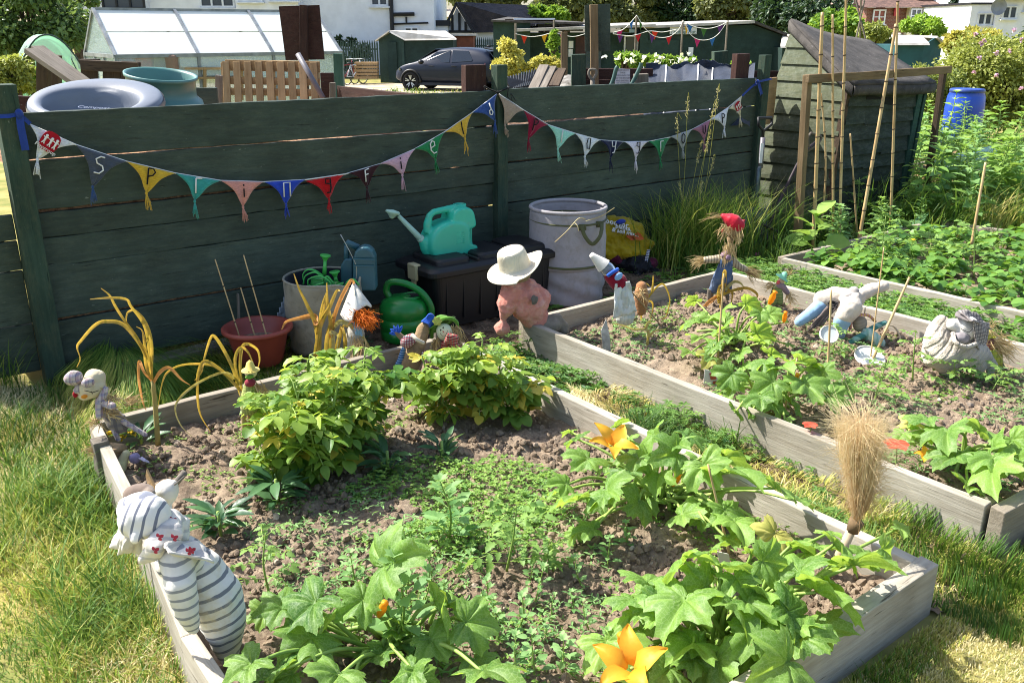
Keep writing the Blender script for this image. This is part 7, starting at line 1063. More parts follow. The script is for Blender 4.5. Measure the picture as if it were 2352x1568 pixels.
for (x0, x1, yt, d, mm, l) in ((1313, 1344, 125, 8.7, m_greenpost, 'square green post beside the brown board wall'), (1638, 1668, 118, 9.8, m_greenpost, 'two coloured short post behind the tarpaulin'), (1457, 1487, 170, 7.6, m_greywood, 'sawn grey wood block post right of the paper notice'), (1289, 1303, 74, 9.5, m_frame, 'slim pale timber post beside the collapsed netting')): o = plank('square_post', K((x0+x1)/2, 240, d), K((x0+x1)/2, yt, d), (x1-x0)*d/2046, (x1-x0)*d/2046, mm, None, up=RT); o['label'] = l; o['category'] = 'post'
o = thing('paper_notice', 'white laminated notice asking to leave these compounds tidy, on the brown board wall', 'notice', K(1430, 195, 8.5)); b = MB(); b.prism([K(1413, 156, 8.5), K(1447, 160, 8.5), K(1447, 198, 8.5), K(1412, 197, 8.5)], FW*.004); part('sheet', b, plastic('laminated_paper', '#d4d2d4', .35), o); m_ink = plastic('print_ink', '#4b4e58', .6)
for i, s_ in enumerate(('PLEASE LEAVE', 'THESE', 'COMPOUNDS TIDY', 'USE THE BROOMS', 'AND SHOVELS', 'TO SWEEP UP')): letter_on(o, s_, .0185, m_ink, K(1430, 161.5+6.1*i, 8.495), RT, UP, ext=.0005)
o = thing('shovel', 'shovel with a grey D handle standing behind the right fence bay', 'shovel', K(1360, 215, 7.4)); b = MB(); b.tube(cr([K(1361, 186, 7.4), K(1353, 172, 7.4), K(1354, 162, 7.4), K(1361, 160, 7.4), K(1368, 162, 7.4), K(1369, 172, 7.4), K(1361, 186, 7.4)]), .012, 8); part('handle', b, m_greywood, o, True); b = MB(); b.tube([K(1360, 240, 7.4), K(1361, 184, 7.4)], .018, 8); part('shaft', b, m_greywood, o, True)
for i, (ps, l) in enumerate(((((1395, 215), (1408, 185), (1415, 160), (1419, 153)), 'left dark green curved tool handle behind the right fence bay'), (((1440, 215), (1457, 182), (1470, 155), (1473, 145)), 'right dark green curved tool handle crossing the paper notice'))): b = MB(); b.tube(cr([K(*p, 7.4) for p in ps]), .017, 8); solo('hand_tool', b, plastic('handle_green', '#32534c', .45), l, 'tool handle', 'curved tool handles', K(*ps[0], 7.4), True)
o = thing('tarpaulin', 'silvery blue tarpaulin roped over a heap behind the right fence bay', 'tarpaulin', K(1600, 200, 8.)); b = MB(); n_, m_ = 60, 26; g_ = np.zeros((m_, n_, 3))
for i in range(m_):
    for j in range(n_):
        s, w = i/(m_-1), j/(n_-1); px = 1482+250*w; top = 151+10*w*0+4*math.sin(w*9)+(8 if w > .75 else 0)*0; d = 7.9+1.1*min(1, s*2)*(1 if s < .5 else 1)+0; z = K(px, top, 9.)[2]; z = z-(1-min(1, s*2))*.45+.03*math.sin(w*22+s*9)+.05*(fbm(np.array([w*9.]), np.array([s*6.]))[0]-.47)*2
        p = K(px, 180, d); p[2] = z; g_[i, j] = p-FW*.06*math.sin(w*31)*(1-s)*.6
b.grid(g_); part('sheet', b, CLOTH('navy_tarpaulin', '#2c3546', var=.4, rough=.55, bump=.35, weave=60), o, True); b = MB()
for w in (.20, .48, .62): j = int(w*59); b.tube(g_[:14, j]-FW*.02, .008, 5)
part('rope', b, m_yw, o, True)
o = thing('black_netting', 'collapsed black plastic netting panel on the heap left of the pale post', 'netting', K(1210, 200, 8.6)); b = MB(); q4 = [K(1160, 178, 8.8), K(1258, 150, 9.3), K(1236, 192, 8.4), K(1172, 205, 8.2)]
for k in range(17):
    s = k/16; top_ = [q4[0]*(1-s)+q4[1]*s, q4[3]*(1-s)+q4[2]*s]; b.tube([top_[0], (top_[0]+top_[1])/2-UP*.03, top_[1]], .005, 4); b.tube([q4[0]*(1-s)+q4[3]*s, (q4[0]+q4[1])/2*(1-s)+(q4[3]+q4[2])/2*s-UP*.03, q4[1]*(1-s)+q4[2]*s], .005, 4)
part('mesh', b, m_black, o)
for i, (x0, y0, x1, y1, l) in enumerate(((1222, 212, 1250, 152, 'left of the two grey boards leaning on the netting heap'), (1240, 212, 1268, 155, 'right of the two grey boards leaning on the netting heap'), (1272, 200, 1290, 160, 'brown rotten board leaning behind the pale post'))): o = plank('leaning_board', K(x0, y0, 8.2), K(x1, y1, 8.7), .09, .03, m_greywood if i < 2 else m_darkwood, None); o['label'] = l; o['category'] = 'board'; o['group'] = 'boards leaning by the netting'
b = MB(); X, Y = np.meshgrid(np.linspace(0, 1, 24), np.linspace(0, 1, 14), indexing='ij'); P = K(1165, 205, 8.5)+RT*X[..., None]*.75+FW*Y[..., None]*1.3; P[..., 2] = .9+.42*np.sin(X*2.2)*np.sin(Y*2+.6)+.12*fbm(X*6, Y*6, 3); b.grid(P); solo('rubble_heap', b, M('grey_debris', '#8d8a84', '#5a544c', sc=14, bump=.7), kind='stuff', smooth=True)
m_alu = M('dull_aluminium', '#8f9496', '#74797c', rough=.5, metal=.4, bump=.05)
t = NT('glare_white_glass'); t.base(lin('#f6f8fa')); t.set(Roughness=.7); tl = t.n('ShaderNodeBsdfTranslucent'); tl.inputs[0].default_value = lin('#f4f8fa'); mx = t.n('ShaderNodeMixShader'); mx.inputs[0].default_value = .55; t.l(t.b.outputs[0], mx.inputs[1]); t.l(tl.outputs[0], mx.inputs[2]); t.l(mx.outputs[0], t.out.inputs[0]); m_wglass = t.m  # near-white roof panes: blown-out sun glare put into their colour
def clear_glass(name, tint, alpha):
    t = NT(name); t.base(lin(tint)); t.set(Roughness=.08); tr = t.n('ShaderNodeBsdfTransparent'); mx = t.n('ShaderNodeMixShader'); mx.inputs[0].default_value = alpha; t.l(tr.outputs[0], mx.inputs[1]); t.l(t.b.outputs[0], mx.inputs[2]); t.l(mx.outputs[0], t.out.inputs[0]); return t.m
m_cg = clear_glass('dusty_glass', '#b9c9c6', .35)
ZG = -.12; e0, e1 = K(265, 130, 15.2), None; r0 = K(222, 22, 16.1); ux = A(1, 0, 0); L_ = 4.05
eL = e0; eR = e0+ux*L_; rL = A(e0[0]+.0, e0[1]+1.02, r0[2]); rR = rL+ux*L_; bL = A(e0[0], e0[1]+2.04, e0[2]); bR = bL+ux*L_
gh = thing('greenhouse', 'glass greenhouse with a white sunlit roof and grey aluminium frame', 'greenhouse', A(e0[0], e0[1], ZG)); nr = nrm(np.cross(ux, rL-eL))
for k in range(3):
    for j in range(2):
        a = eL+ux*(L_*k/3+.02); c_ = eL+ux*(L_*(k+1)/3-.02); up_ = rL-eL; b = MB(); b.prism([a+up_*(.02+.5*j), c_+up_*(.02+.5*j), c_+up_*(.49+.5*j), a+up_*(.49+.5*j)], nr*.006); part('roof_pane', b, m_wglass, gh)
b = MB(); b.prism([bL, bR, rR, rL], nr*A(1, -1, 1)*.006); part('rear_roof', b, m_cg, gh)
g0_ = lambda p: A(p[0], p[1], ZG)
for nm, q in (('front_glass', [g0_(eL), g0_(eR), eR, eL]), ('rear_glass', [g0_(bL), g0_(bR), bR, bL]), ('gable_glass', [g0_(eL), g0_(bL), bL, rL, eL]), ('gable_glass', [g0_(eR), g0_(bR), bR, rR, eR])): b = MB(); b.prism(q, A(0, .006, 0) if 'g' == nm[0] and 0 else (A(.006, 0, 0) if 'gable' in nm else A(0, .006, 0))); part(nm, b, m_cg, gh)
b = MB(); w = .05
for k in range(4): a = eL+ux*(L_*k/3); b.bar(a, rL+ux*(L_*k/3)+nr*.012, w, w); b.bar(g0_(a), a, w, w)
for k in range(4): b.bar(rL+ux*(L_*k/3), bL+ux*(L_*k/3), w, w)
for p, q in ((eL, eR), (rL, rR), (bL, bR), (g0_(eL), g0_(eR)), (eL, bL), (eR, bR)): b.bar(p, q, w*1.2, w*1.2)
for s_ in (.35, .65): p = eL+(bL-eL)*s_; b.bar(g0_(p), p+UP*.0, w, w)
b.bar(g0_(bL), bL, w, w); b.bar(g0_(bR), bR, w, w); part('frame', b, m_alu, gh)
for i, (px0, px1, y, mm, nm, l) in enumerate(((318, 355, 143, plastic('red_bag', '#b8384c', .5), 'compost_bag', 'red and white bag on the greenhouse staging'), (268, 316, 138, plastic('violet_bag', '#a88fc4', .5), 'compost_bag', 'pale violet bag on the greenhouse staging'), (360, 410, 146, plastic('brown_card', '#8f7260', .8), 'cardboard_box', 'brown box on the greenhouse staging'))):
    p = K((px0+px1)/2, y+12, 15.8); b = MB(); w_ = (px1-px0)*15.8/2046; b.box(p+UP*.08, (w_, .25, .3), RC); o = solo(nm, b, mm, l, 'bag' if 'bag' in nm else 'box', 'things on the greenhouse staging', p, bevel=.05)
o = thing('potting_bench', 'orange brown slatted potting bench inside the greenhouse', 'bench', K(450, 190, 16)); 
for y in (157, 178): b = MB(); b.bar(K(405, y, 16), K(560, y, 16.4), .4, .035); part('shelf', b, m_palewood, o)
for x in (408, 470, 555): b = MB(); b.bar(K(x, 230, 16), K(x, 155, 16), .05, .05); part('leg', b, m_palewood, o)
t = NT('green_mesh_polythene'); t.base(lin('#d4e8de')); t.set(Roughness=.35); tl = t.n('ShaderNodeBsdfTranslucent'); tl.inputs[0].default_value = lin('#d6f0e2'); m1 = t.n('ShaderNodeMixShader'); m1.inputs[0].default_value = .5; t.l(t.b.outputs[0], m1.inputs[1]); t.l(tl.outputs[0], m1.inputs[2]); tr = t.n('ShaderNodeBsdfTransparent'); tr.inputs[0].default_value = lin('#a8e0c0'); m2 = t.n('ShaderNodeMixShader'); m2.inputs[0].default_value = .55; t.l(tr.outputs[0], m2.inputs[1]); t.l(m1.outputs[0], m2.inputs[2]); t.l(m2.outputs[0], t.out.inputs[0]); m_poly = t.m
c0 = K(125, 190, 13.5); c0[2] = -.1; o = thing('polytunnel', 'small green polythene tunnel with its front flap rolled up', 'polytunnel', c0); n_ = 26; dirb = nrm(FW*.85-RT*.5); sx = nrm(np.cross(UP, dirb))*-1; hw_, hh = .52, K(125, 80, 13.5)[2]+.1; b = MB(); g_ = []
for i in range(8):
    s = i/7*1.7; rr = np.random.default_rng(i); th = np.linspace(0, math.pi, n_); g_.append(np.stack([c0+dirb*s+sx*(-math.cos(a))*hw_*(1+.03*rr.normal())+UP*hh*(math.sin(a)**.7 if math.sin(a) > 0 else 0)*(1-.03*abs(math.sin(i*1.57))) for a in th]))
b.grid(np.array(g_)); part('cover', b, m_poly, o, True); b = MB()
for i in (0, 3, 7): b.tube(g_[i], .012, 6)
part('hoops', b, plastic('dark_hoop', '#2a4038', .5), o); b = MB(); th = g_[0]; b.grid(np.stack([th[9:18], th[9:18]*.0+np.stack([c0+sx*(-math.cos(a))*hw_*.9+UP*hh*.62 for a in np.linspace(math.pi*9/25, math.pi*17/25, 9)])], 0)); b.tube(cr([th[4]-UP*.1, c0+UP*hh*.62, th[21]-UP*.1]), .05, 8); part('rolled_flap', b, m_poly, o, True)
def crown(b, c, R, n, ls, seed, clumps=26, tp='kite', flat=.75, t0=.4, hollow=.55):
    r = np.random.default_rng(seed); D = r.normal(size=(clumps, 3)); D /= np.linalg.norm(D, axis=1)[:, None]; C_ = np.asarray(c)+(D*(hollow+(1-hollow)*r.random((clumps, 1))**.5)*.82)@RC.T*0+((D*(hollow+(1-hollow)*r.random((clumps, 1))**.5)*.82)*np.asarray(R))@RC.T
    k = r.integers(0, clumps, n); d = r.normal(size=(n, 3)); d /= np.linalg.norm(d, axis=1)[:, None]; cr_ = np.asarray(R).min()*.42*(.6+.8*r.random(clumps)); P = C_[k]+d*cr_[k][:, None]*(.35+.65*r.random((n, 1)))*A(1, 1, flat)
    b.leaves(P, d+r.normal(0, .7, (n, 3))-UP*.2, UP*.8+d*.6+r.normal(0, .4, (n, 3)), ls*r.uniform(.6, 1.2, n), tp, 0, np.clip(t0+r.normal(0, .1, clumps)[k]+r.normal(0, .14, n), 0, 1)); return C_
m_trees = [L('ash_foliage', '#2f4a24', '#7f9a58', '#98b048', .4, .3), L('dark_foliage', '#1e3222', '#46603a', '#5c7c34', .5, .22), L('olive_foliage', '#4a5430', '#8a9058', '#a0a850', .5, .3), L('bright_foliage', '#4a7426', '#a4c048', '#b8d848', .5, .35), L('gold_foliage', '#8a8834', '#d9d06c', '#e0d860', .5, .38), L('rose_foliage', '#56672c', '#b4b85e', '#bcc850', .45, .34)]
m_bark = M('bark', '#5a4a3c', '#3c3128', rough=.95, sc=12, bump=.6)
def tree(name, label, px, pyc, d, rx, rz, mi, n, ls, seed, z0=-.35, ry=None, group=None, clumps=30, t0=.4, cat='tree'):
    c = K(px, pyc, d); k = d/2046; R = (rx*k, (ry or rx)*k, rz*k); base = A(c[0], c[1], z0); o = thing(name, label, cat, base, group); b = MB(); C_ = crown(b, c, R, n, ls, seed, clumps, t0=t0); part('crown', b, m_trees[mi], o)
    b = MB(); h = c[2]-z0; b.tube([base, base+UP*h*.5+RT*.05*h, c], np.array([.05, .035, .015])*max(1., h), 8)
    for q in C_[::3]: b.tube(cr([base+UP*h*.45, (c+q)/2+UP*-.05*h, q], 4), np.linspace(.022*max(1, h), .004*max(1, h), 9), 5)
    part('trunk', b, m_bark, o); return o
tree('ash_tree', 'leafy tree at the top left corner above the polytunnel', 55, 45, 19, 150, 105, 0, 16000, .12, 1, clumps=60); tree('ash_tree', 'smaller leafy tree branch mass in front of the white house, left of the greenhouse', 165, 20, 24, 55, 70, 0, 4000, .13, 2, clumps=20)
gt_ = 'trees in the background'
for i, (px, py, d, rx, rz, mi, l) in enumerate(((1130, -10, 62, 100, 30, 2, 'pale olive tree above the black and white garage'), (1300, 8, 58, 90, 40, 2, 'olive tree behind the trading hut porch'), (1440, 10, 60, 100, 50, 2, 'tall olive tree behind the middle of the trading hut'), (1250, 34, 50, 60, 16, 3, 'low greyish green tree over the hut roof'), (1570, 15, 62, 90, 55, 1, 'dark tree behind the trading hut sign'), (1670, 15, 58, 80, 50, 2, 'olive tree right of the trading hut sign'), (1790, 40, 48, 75, 60, 1, 'very dark evergreen behind the thin flag pole'), (1880, 45, 45, 70, 62, 1, 'dark evergreen left of the brick house'), (1920, 70, 38, 55, 45, 3, 'bright green tree edge beside the leaning shed roof'), (2195, 40, 60, 22, 55, 1, 'dark slim tree between the brick and white houses'), (2030, -60, 70, 50, 30, 2, 'tree top above the brick house'))): tree('background_tree', l, px, py, d, rx, rz, mi, int(3500+rx*40), .30*d/50, 20+i, group=gt_, clumps=34)
tree('round_bush', 'bright round bush in front of the brick house', 2118, 62, 34, 58, 26, 3, 5000, .14, 50, cat='bush', clumps=30, t0=.5); tree('shrub', 'light green shrub below the brick house window', 2010, 72, 32, 40, 22, 5, 2600, .13, 51, cat='bush'); tree('shrub', 'yellow green conifer hedge below the white house', 2240, 92, 24, 60, 24, 4, 3600, .12, 52, cat='bush', t0=.25); tree('shrub', 'yellowish conifer tip left of the rose bush', 2190, 98, 22, 22, 26, 4, 1800, .1, 53, cat='bush', t0=.3)
rb = tree('rose_bush', 'huge rambling rose bush with pink blooms above the blue barrel', 2300, 190, 17, 160, 105, 5, 34000, .08, 60, z0=0, ry=110, clumps=110, cat='bush', t0=.45); r = np.random.default_rng(6); m_rs = L('pink_petal', '#c49ac4', '#ecd4ea', None, .6, .3)
for i, (x, y) in enumerate(((2240, 80), (2345, 92), (2253, 101), (2288, 122), (2249, 134), (2318, 118), (2237, 167), (2288, 175), (2345, 205), (2190, 240), (2260, 95), (2330, 70))):
    p = K(x, y, 15.9); b = MB()
    for k in range(12): d_ = nrm(r.normal(size=3)-FW*.6+UP*.4); b.leaves([p], [d_], [r.normal(size=3)], [.05], 'broad', 0, r.random())
    part('rose_bloom', b, m_rs, rb)
tree('rose_bush', 'lower green part of hedge behind the timber frame', 2140, 215, 15.5, 70, 70, 5, 10000, .07, 61, z0=0, clumps=36, cat='bush', t0=.35); tree('golden_shrub', 'golden yellow shrub between the parked car and the netting', 1165, 140, 11.5, 34, 46, 4, 3600, .05, 62, z0=-.1, clumps=16, cat='bush', t0=.6); tree('golden_shrub', 'green gold climber on a pole in front of the trading hut door', 1272, 105, 12, 11, 34, 3, 1600, .05, 63, z0=-.1, clumps=14, cat='bush', t0=.6); tree('golden_shrub', 'loose golden shrub behind the collapsed netting', 1245, 150, 11.5, 45, 18, 4, 2600, .05, 64, z0=-.1, clumps=20, cat='bush', t0=.4)
m_wf = L('white_petal', '#e8e4e4', '#ffffff', None, .6, .3)
for i, (x, y, rx, rz, l) in enumerate(((1440, 140, 40, 16, 'white flowered bush behind the paper notice'), (1510, 140, 45, 14, 'white flowered bush left of the tarpaulin'), (1575, 145, 40, 13, 'green bush behind the middle of the tarpaulin'), (1640, 150, 20, 12, 'small green bush right of the tarpaulin ropes'), (1700, 152, 22, 12, 'small leafy bush by the short two coloured post'))):
    o = tree('flowering_bush', l, x, y, 12.5, rx, rz, 3, 2400, .05, 70+i, z0=-.1, clumps=18, cat='bush', group='low bushes in front of the trading hut')
    if i < 3:
        b = MB(); n = 9; P = np.array([K(x+r.normal()*rx*.6, y-rz*.4+r.normal()*rz*.4, 12.1) for _ in range(n)]); b.leaves(np.repeat(P, 4, 0), r.normal(size=(n*4, 3)), r.normal(size=(n*4, 3)), .045, 'broad', 0, .8); part('blossom', b, m_wf, o)
tree('hedge_shrub', 'leafy weeds at the left edge in front of the polytunnel', 30, 170, 9.0, 45, 42, 5, 3800, .05, 80, z0=0, clumps=24, cat='bush', t0=.5); tree('hedge_shrub', 'green weeds between the old posts and the polytunnel', 75, 185, 9.4, 22, 30, 3, 1600, .05, 81, z0=0, clumps=14, cat='bush', t0=.5)
p = K(2207, 300, 14.); p[2] = 0; o = thing('barrel', 'bright blue plastic barrel under the rose bush', 'barrel', p); b = MB(); h = K(2207, 204, 14.)[2]; r_ = 40*14/2046*1.02; b.lathe([(r_*.82, 0), (r_*.95, h*.12), (r_, h*.3), (r_, h*.7), (r_*.95, h*.88), (r_*.82, h*.98), (r_*.84, h*.985), (r_*.84, h), (r_*.7, h*.99), (0, h*.99)], p, 40); part('drum', b, plastic('blue_plastic', '#1f49b8', .3), o, True); b = MB(); b.lathe([(r_*.86, h*.94), (r_*.9, h*.95), (r_*.9, h*.985), (r_*.84, h*1.0)], p, 40); part('rim', b, plastic('rim_blue', '#2b3f7c', .3), o, True)
o = plank('bed_edging', A(8.75, 5.3, .2), A(11.5, 5.6, .2), .05, .3, m_greywood, None); o['label'] = 'grey board edging a plot behind the timber frame'; o['category'] = 'board'
b = MB(); cloth(b, A(9.8, 5.2, .42), A(11.6, 5.35, .45), A(11.6, 5.2, .1), A(9.8, 5.05, .1), amp=.05); solo('netting_sheet', b, clear_glass('pale_blue_netting', '#8fb8d8', .6), 'pale blue netting draped over the board edging at the right', 'netting', org=A(9.8, 5.2, .42), smooth=True)
m_white = M('white_render', '#e4e6ea', '#d8dade', rough=.9, sc=1.5, bump=.1, bsc=30); m_cream = M('cream_render', '#e2dcc4', '#d6cfb4', rough=.9, sc=1.5, bump=.1); m_tile = M('brown_roof_tile', '#6d5348', '#4d3a34', rough=.9, sc=4, bump=.8, bsc=14, dist=.05); m_slate = M('dark_roof_tile', '#3b3436', '#2a2528', rough=.8, sc=4, bump=.9, bsc=12, dist=.05); m_paler = M('pale_roof_tile', '#a39688', '#877a6d', rough=.9, sc=4, bump=.6)
m_win = NT('window_glass'); m_win.base(lin('#3c4652')); m_win.set(Roughness=.08); m_win = m_win.m; m_upvc = plastic('white_frame', '#dfe3e8', .4); m_blk = M('black_paint', '#1c1c20', rough=.5, bump=0); m_hut = WOOD('hut_green', '#3a514c', '#314641', '#1d302b', st=(.5, 7, 7)); m_hutd = WOOD('hut_dark_green', '#2d413d', '#263935', '#182722', st=(.5, 7, 7)); m_felt2 = M('pale_felt', '#b3afa8', '#98948c', rough=.9, sc=3, bump=.3); m_door = M('maroon_door', '#43231f', '#341a17', rough=.6, sc=3)
t = NT('red_brick'); bk = t.n('ShaderNodeTexBrick'); bk.inputs['Color1'].default_value = lin('#7a4a3c'); bk.inputs['Color2'].default_value = lin('#6a3e34'); bk.inputs['Mortar'].default_value = lin('#8a7a6c'); bk.inputs['Scale'].default_value = 3.; mp = t.n('ShaderNodeMapping'); tc = t.n('ShaderNodeTexCoord'); mp.inputs['Rotation'].default_value = (math.pi/2, 0, 0); t.l(tc.outputs['Object'], mp.inputs[0]); t.l(mp.outputs[0], bk.inputs[0]); t.base(bk.outputs[0]); t.set(Roughness=.9); m_brick = t.m
class FB:
    """a building squared to the survey line: x to the right, y away, z up; origin at its front left foot"""
    def __init__(s, name, label, px0, px1, d, dep, z0=-.35, cat='building', group=None, rot=0.):
        a, b_ = K(px0, 80, d), K(px1, 80, d); s.o = A(a[0], a[1], z0); s.w = np.linalg.norm((b_-a)[:2]); s.dep = dep; s.d = d; s.px0 = px0; s.px1 = px1; s.z0 = z0
        s.X = RT*math.cos(rot)+FW*math.sin(rot); s.Y = -RT*math.sin(rot)+FW*math.cos(rot); s.t = thing(name, label, cat, s.o, group)
    def P(s, x, y, z): return s.o+s.X*x+s.Y*y+UP*z
    def x(s, px): return (px-s.px0)/(s.px1-s.px0)*s.w
    def z(s, py): return K(s.px0, py, s.d)[2]-s.z0
    def box(s, nm, x0, x1, y0, y1, z0, z1, m, parent=None, bevel=0):
        b = MB(); b.box(s.P((x0+x1)/2, (y0+y1)/2, (z0+z1)/2), (x1-x0, y1-y0, z1-z0), np.stack([s.X, s.Y, UP], 1)); return part(nm, b, m, parent or s.t, bevel=bevel)
    def poly(s, nm, pts, off, m, parent=None): b = MB(); b.prism([s.P(*p) for p in pts], s.X*off[0]+s.Y*off[1]+UP*off[2]); return part(nm, b, m, parent or s.t)
    def win(s, px0, px1, py0, py1, y=0., nx=2, bars=0, fm=None, glass=None):
        x0, x1 = s.x(px0), s.x(px1); z0, z1 = s.z(py1), s.z(py0); fm = fm or m_upvc; b = MB(); R_ = np.stack([s.X, s.Y, UP], 1); fw = min(.09, .12*(x1-x0)); yc = y-.06
        for c_, sz in ((((x0+x1)/2, z0), (x1-x0+fw, fw)), (((x0+x1)/2, z1), (x1-x0+fw, fw))): b.box(s.P(c_[0], yc, c_[1]), (sz[0], .1, sz[1]), R_)
        for k in range(nx+1): b.box(s.P(x0+(x1-x0)*k/nx, yc, (z0+z1)/2), (fw, .096, z1-z0-fw), R_)
        for k in range(bars): b.box(s.P((x0+x1)/2, yc, z0+(z1-z0)*(k+1)/(bars+1)), (x1-x0-fw, .07, fw*.6), R_)
        f = part('window', b, fm, s.t); b = MB(); b.box(s.P((x0+x1)/2, y-.03, (z0+z1)/2), (x1-x0-fw*.5, .02, z1-z0-fw*.5), R_); part('pane', b, glass or m_win, f)
        b = MB(); b.box(s.P((x0+x1)/2, y-.1, z0-fw*.9), (x1-x0+.25, .2, fw*.7), R_); part('sill', b, fm, f)
h = FB('white_house', 'long white rendered house with a black downpipe behind the greenhouse', 175, 998, 46, 9); W_ = h.w; xs = h.x(893)
h.box('wall', 0, W_, 0, 9, 0, 6.2, m_white); h.poly('roof', [(-.4, -.5, 6.2), (-.4, 9.5, 6.2), (-.4, 4.5, 9.5)], (W_+.8, 0, 0), m_tile)
h.box('bay', h.x(560), h.x(700), -.9, 0, 0, 6.1, m_white); h.box('bay', h.x(260), h.x(352), -.5, 0, 0, 6.1, m_white)
h.win(258, 350, -60, 20, -.5, 3, 1, fm=m_blk); h.win(470, 545, -60, 16, 0, 3, 1); h.win(570, 620, -60, 4, -.9, 2); h.win(857, 893, -60, 13, 0, 2); h.win(931, 961, 64, 79, 0, 2); h.win(640, 700, -60, 2, -.9, 2)
b = MB(); xd = h.x(902); b.tube([h.P(xd, -.12, 0), h.P(xd, -.12, 6.3)], .1, 8); part('downpipe', b, m_blk, h.t); b = MB(); b.tube([h.P(h.x(904), -.1, h.z(34)), h.P(h.x(954), -.1, h.z(33))], .09, 6); part('waste_pipe', b, m_blk, h.t); b = MB(); b.tube([h.P(h.x(904), -.1, h.z(56)), h.P(h.x(985), -.1, h.z(53))], .045, 6); b.tube([h.P(h.x(935), -.1, h.z(55)), h.P(h.x(935), -.1, h.z(39))], .045, 6); part('waste_pipe', b, m_blk, h.t)
h = FB('white_house_wing', 'low white wing with a dark beam right of the long white house', 985, 1028, 47, 5); h.box('wall', 0, h.w, 0, 5, 0, h.z(58), m_white); h.box('beam', -.1, h.w*1.1, -.15, 5, h.z(60), h.z(47), m_blk)
h = FB('far_house', 'distant house with a pale hipped roof over the garage', 996, 1034, 75, 8); h.box('wall', 0, h.w, 0, 8, 0, h.z(40), m_cream); h.poly('roof', [(-.3, -.3, h.z(40)), (h.w+.3, -.3, h.z(40)), (h.w*.75, 4, h.z(18)), (h.w*.35, 4, h.z(18))], (0, 2, 0), m_paler); h.box('chimney', .1, .7, 3, 3.7, h.z(40), h.z(6), m_brick)
h = FB('timber_framed_garage', 'black and white timber framed garage with a dark tiled roof', 1018, 1250, 48, 4.5); g0x, g1x = h.x(1018), h.x(1100); gz = h.z(75); ga = (h.x(1052), h.z(12)); h.box('wall', 0.2, h.w-.2, 0, 4.5, 0, gz, m_white)
h.poly('gable', [(h.x(1026), -.05, gz), (h.x(1085), -.05, gz), (h.x(1050), -.05, h.z(18))], (0, .2, 0), m_white)
h.poly('roof', [(h.x(1050), -.4, h.z(9)), (h.x(1090), -.4, h.z(76)), (h.w+.2, -.4, h.z(70)), (h.x(1225), 2.2, h.z(14))], (0, .12, .08), m_slate)
for nm, p, q in (('bargeboard', (1052, 8), (1018, 74)), ('bargeboard', (1050, 8), (1090, 76)), ('tie_beam', (1022, 73), (1088, 73)), ('stud', (1040, 72), (1040, 34)), ('stud', (1056, 72), (1056, 30)), ('stud', (1070, 72), (1070, 50))): b = MB(); b.bar(h.P(h.x(p[0]), -.5 if nm[0] == 'b' else -.1, h.z(p[1])), h.P(h.x(q[0]), -.5 if nm[0] == 'b' else -.1, h.z(q[1])), .12, .3 if nm[0] == 'b' else .14, up=h.Y); part(nm, b, m_blk, h.t)
h = FB('garden_shed', 'dark green wooden shed with a pale felt roof behind the parked car', 866, 1040, 39, 4.0); gx = h.x(926); e = h.z(92); pk = h.z(76); h.poly('gable_wall', [(0, .4, 0), (gx, 0, 0), (gx, 0, e), (gx*.47, .2, pk), (0, .4, e)], (0, .08, 0), m_hut); h.box('side_wall', gx, h.w, .02, 2.6, 0, e, m_hutd); h.box('door', gx*.38, gx*.72, .02, .14, .05, e*.95, m_hutd)
h.poly('roof', [(gx*.45, -.1, pk+.04), (gx+.08, -.25, e-.02), (h.w+.15, -.1, e), (h.w-.4, 1.4, pk+.02)], (0, .1, .06), m_felt2); h.poly('roof', [(gx*.47, -.1, pk+.04), (-.15, .3, e-.08), (-.1, 3, e), (gx*.47, 3, pk)], (0, .0, .06), m_felt2)
for xx in (gx-.03,): h.box('corner_trim', xx-.05, xx+.05, -.04, .04, 0, e, m_hut)
h = FB('garden_shed', 'small orange brown shed behind the dark green shed', 1038, 1087, 42, 3.0); h.box('wall', 0, h.w, 0, 3, 0, h.z(84), M('orange_shed', '#7c4630', '#653826', sc=3)); h.box('roof', -.1, h.w+.1, -.2, 3.1, h.z(83), h.z(79), m_felt2)
def palisade(px0, px1, d, label, pyt):
    n = int((px1-px0)/5.2*(1 if px0 < 1000 else 1.3)); a = K(px0, 100, d); o = thing('palisade_fence', label, 'fence', A(a[0], a[1], -.35), 'green steel palisade fences'); b = MB(); zt = K(px0, pyt, d)[2]
    for k in range(n): p = K(px0+(px1-px0)*k/(n-1), 100, d); b.box(A(p[0], p[1], (zt-.45)/2), (.075, .02, zt+.25), RC); b.prism([A(p[0], p[1], zt-.1)-RT*.037, A(p[0], p[1], zt-.1)+RT*.037, A(p[0], p[1], zt+.06)], FW*.01)
    part('pales', b, plastic('palisade_green', '#1f4038', .4), o); b = MB()
    for z in (.0, zt-.35): p, q = K(px0, 100, d+.05), K(px1, 100, d+.05); p[2] = q[2] = z; b.bar(p, q, .05, .06)
    part('rails', b, plastic('palisade_green2', '#1f4038', .4), o)
palisade(738, 866, 43, 'dark green palisade fence left of the dark green shed', 95); palisade(1092, 1135, 44, 'dark green palisade fence between garage and trading hut', 88)
b = MB(); r = np.random.default_rng(2); p = K(800, 100, 44); crown(b, K(800, 125, 44.5), (1.6, .8, .8), 1400, .2, 4, 10, t0=.2); solo('dark_hedge', b, m_trees[1], 'dark hedge seen through the palisade fence', 'hedge', org=A(p[0], p[1], -.35))
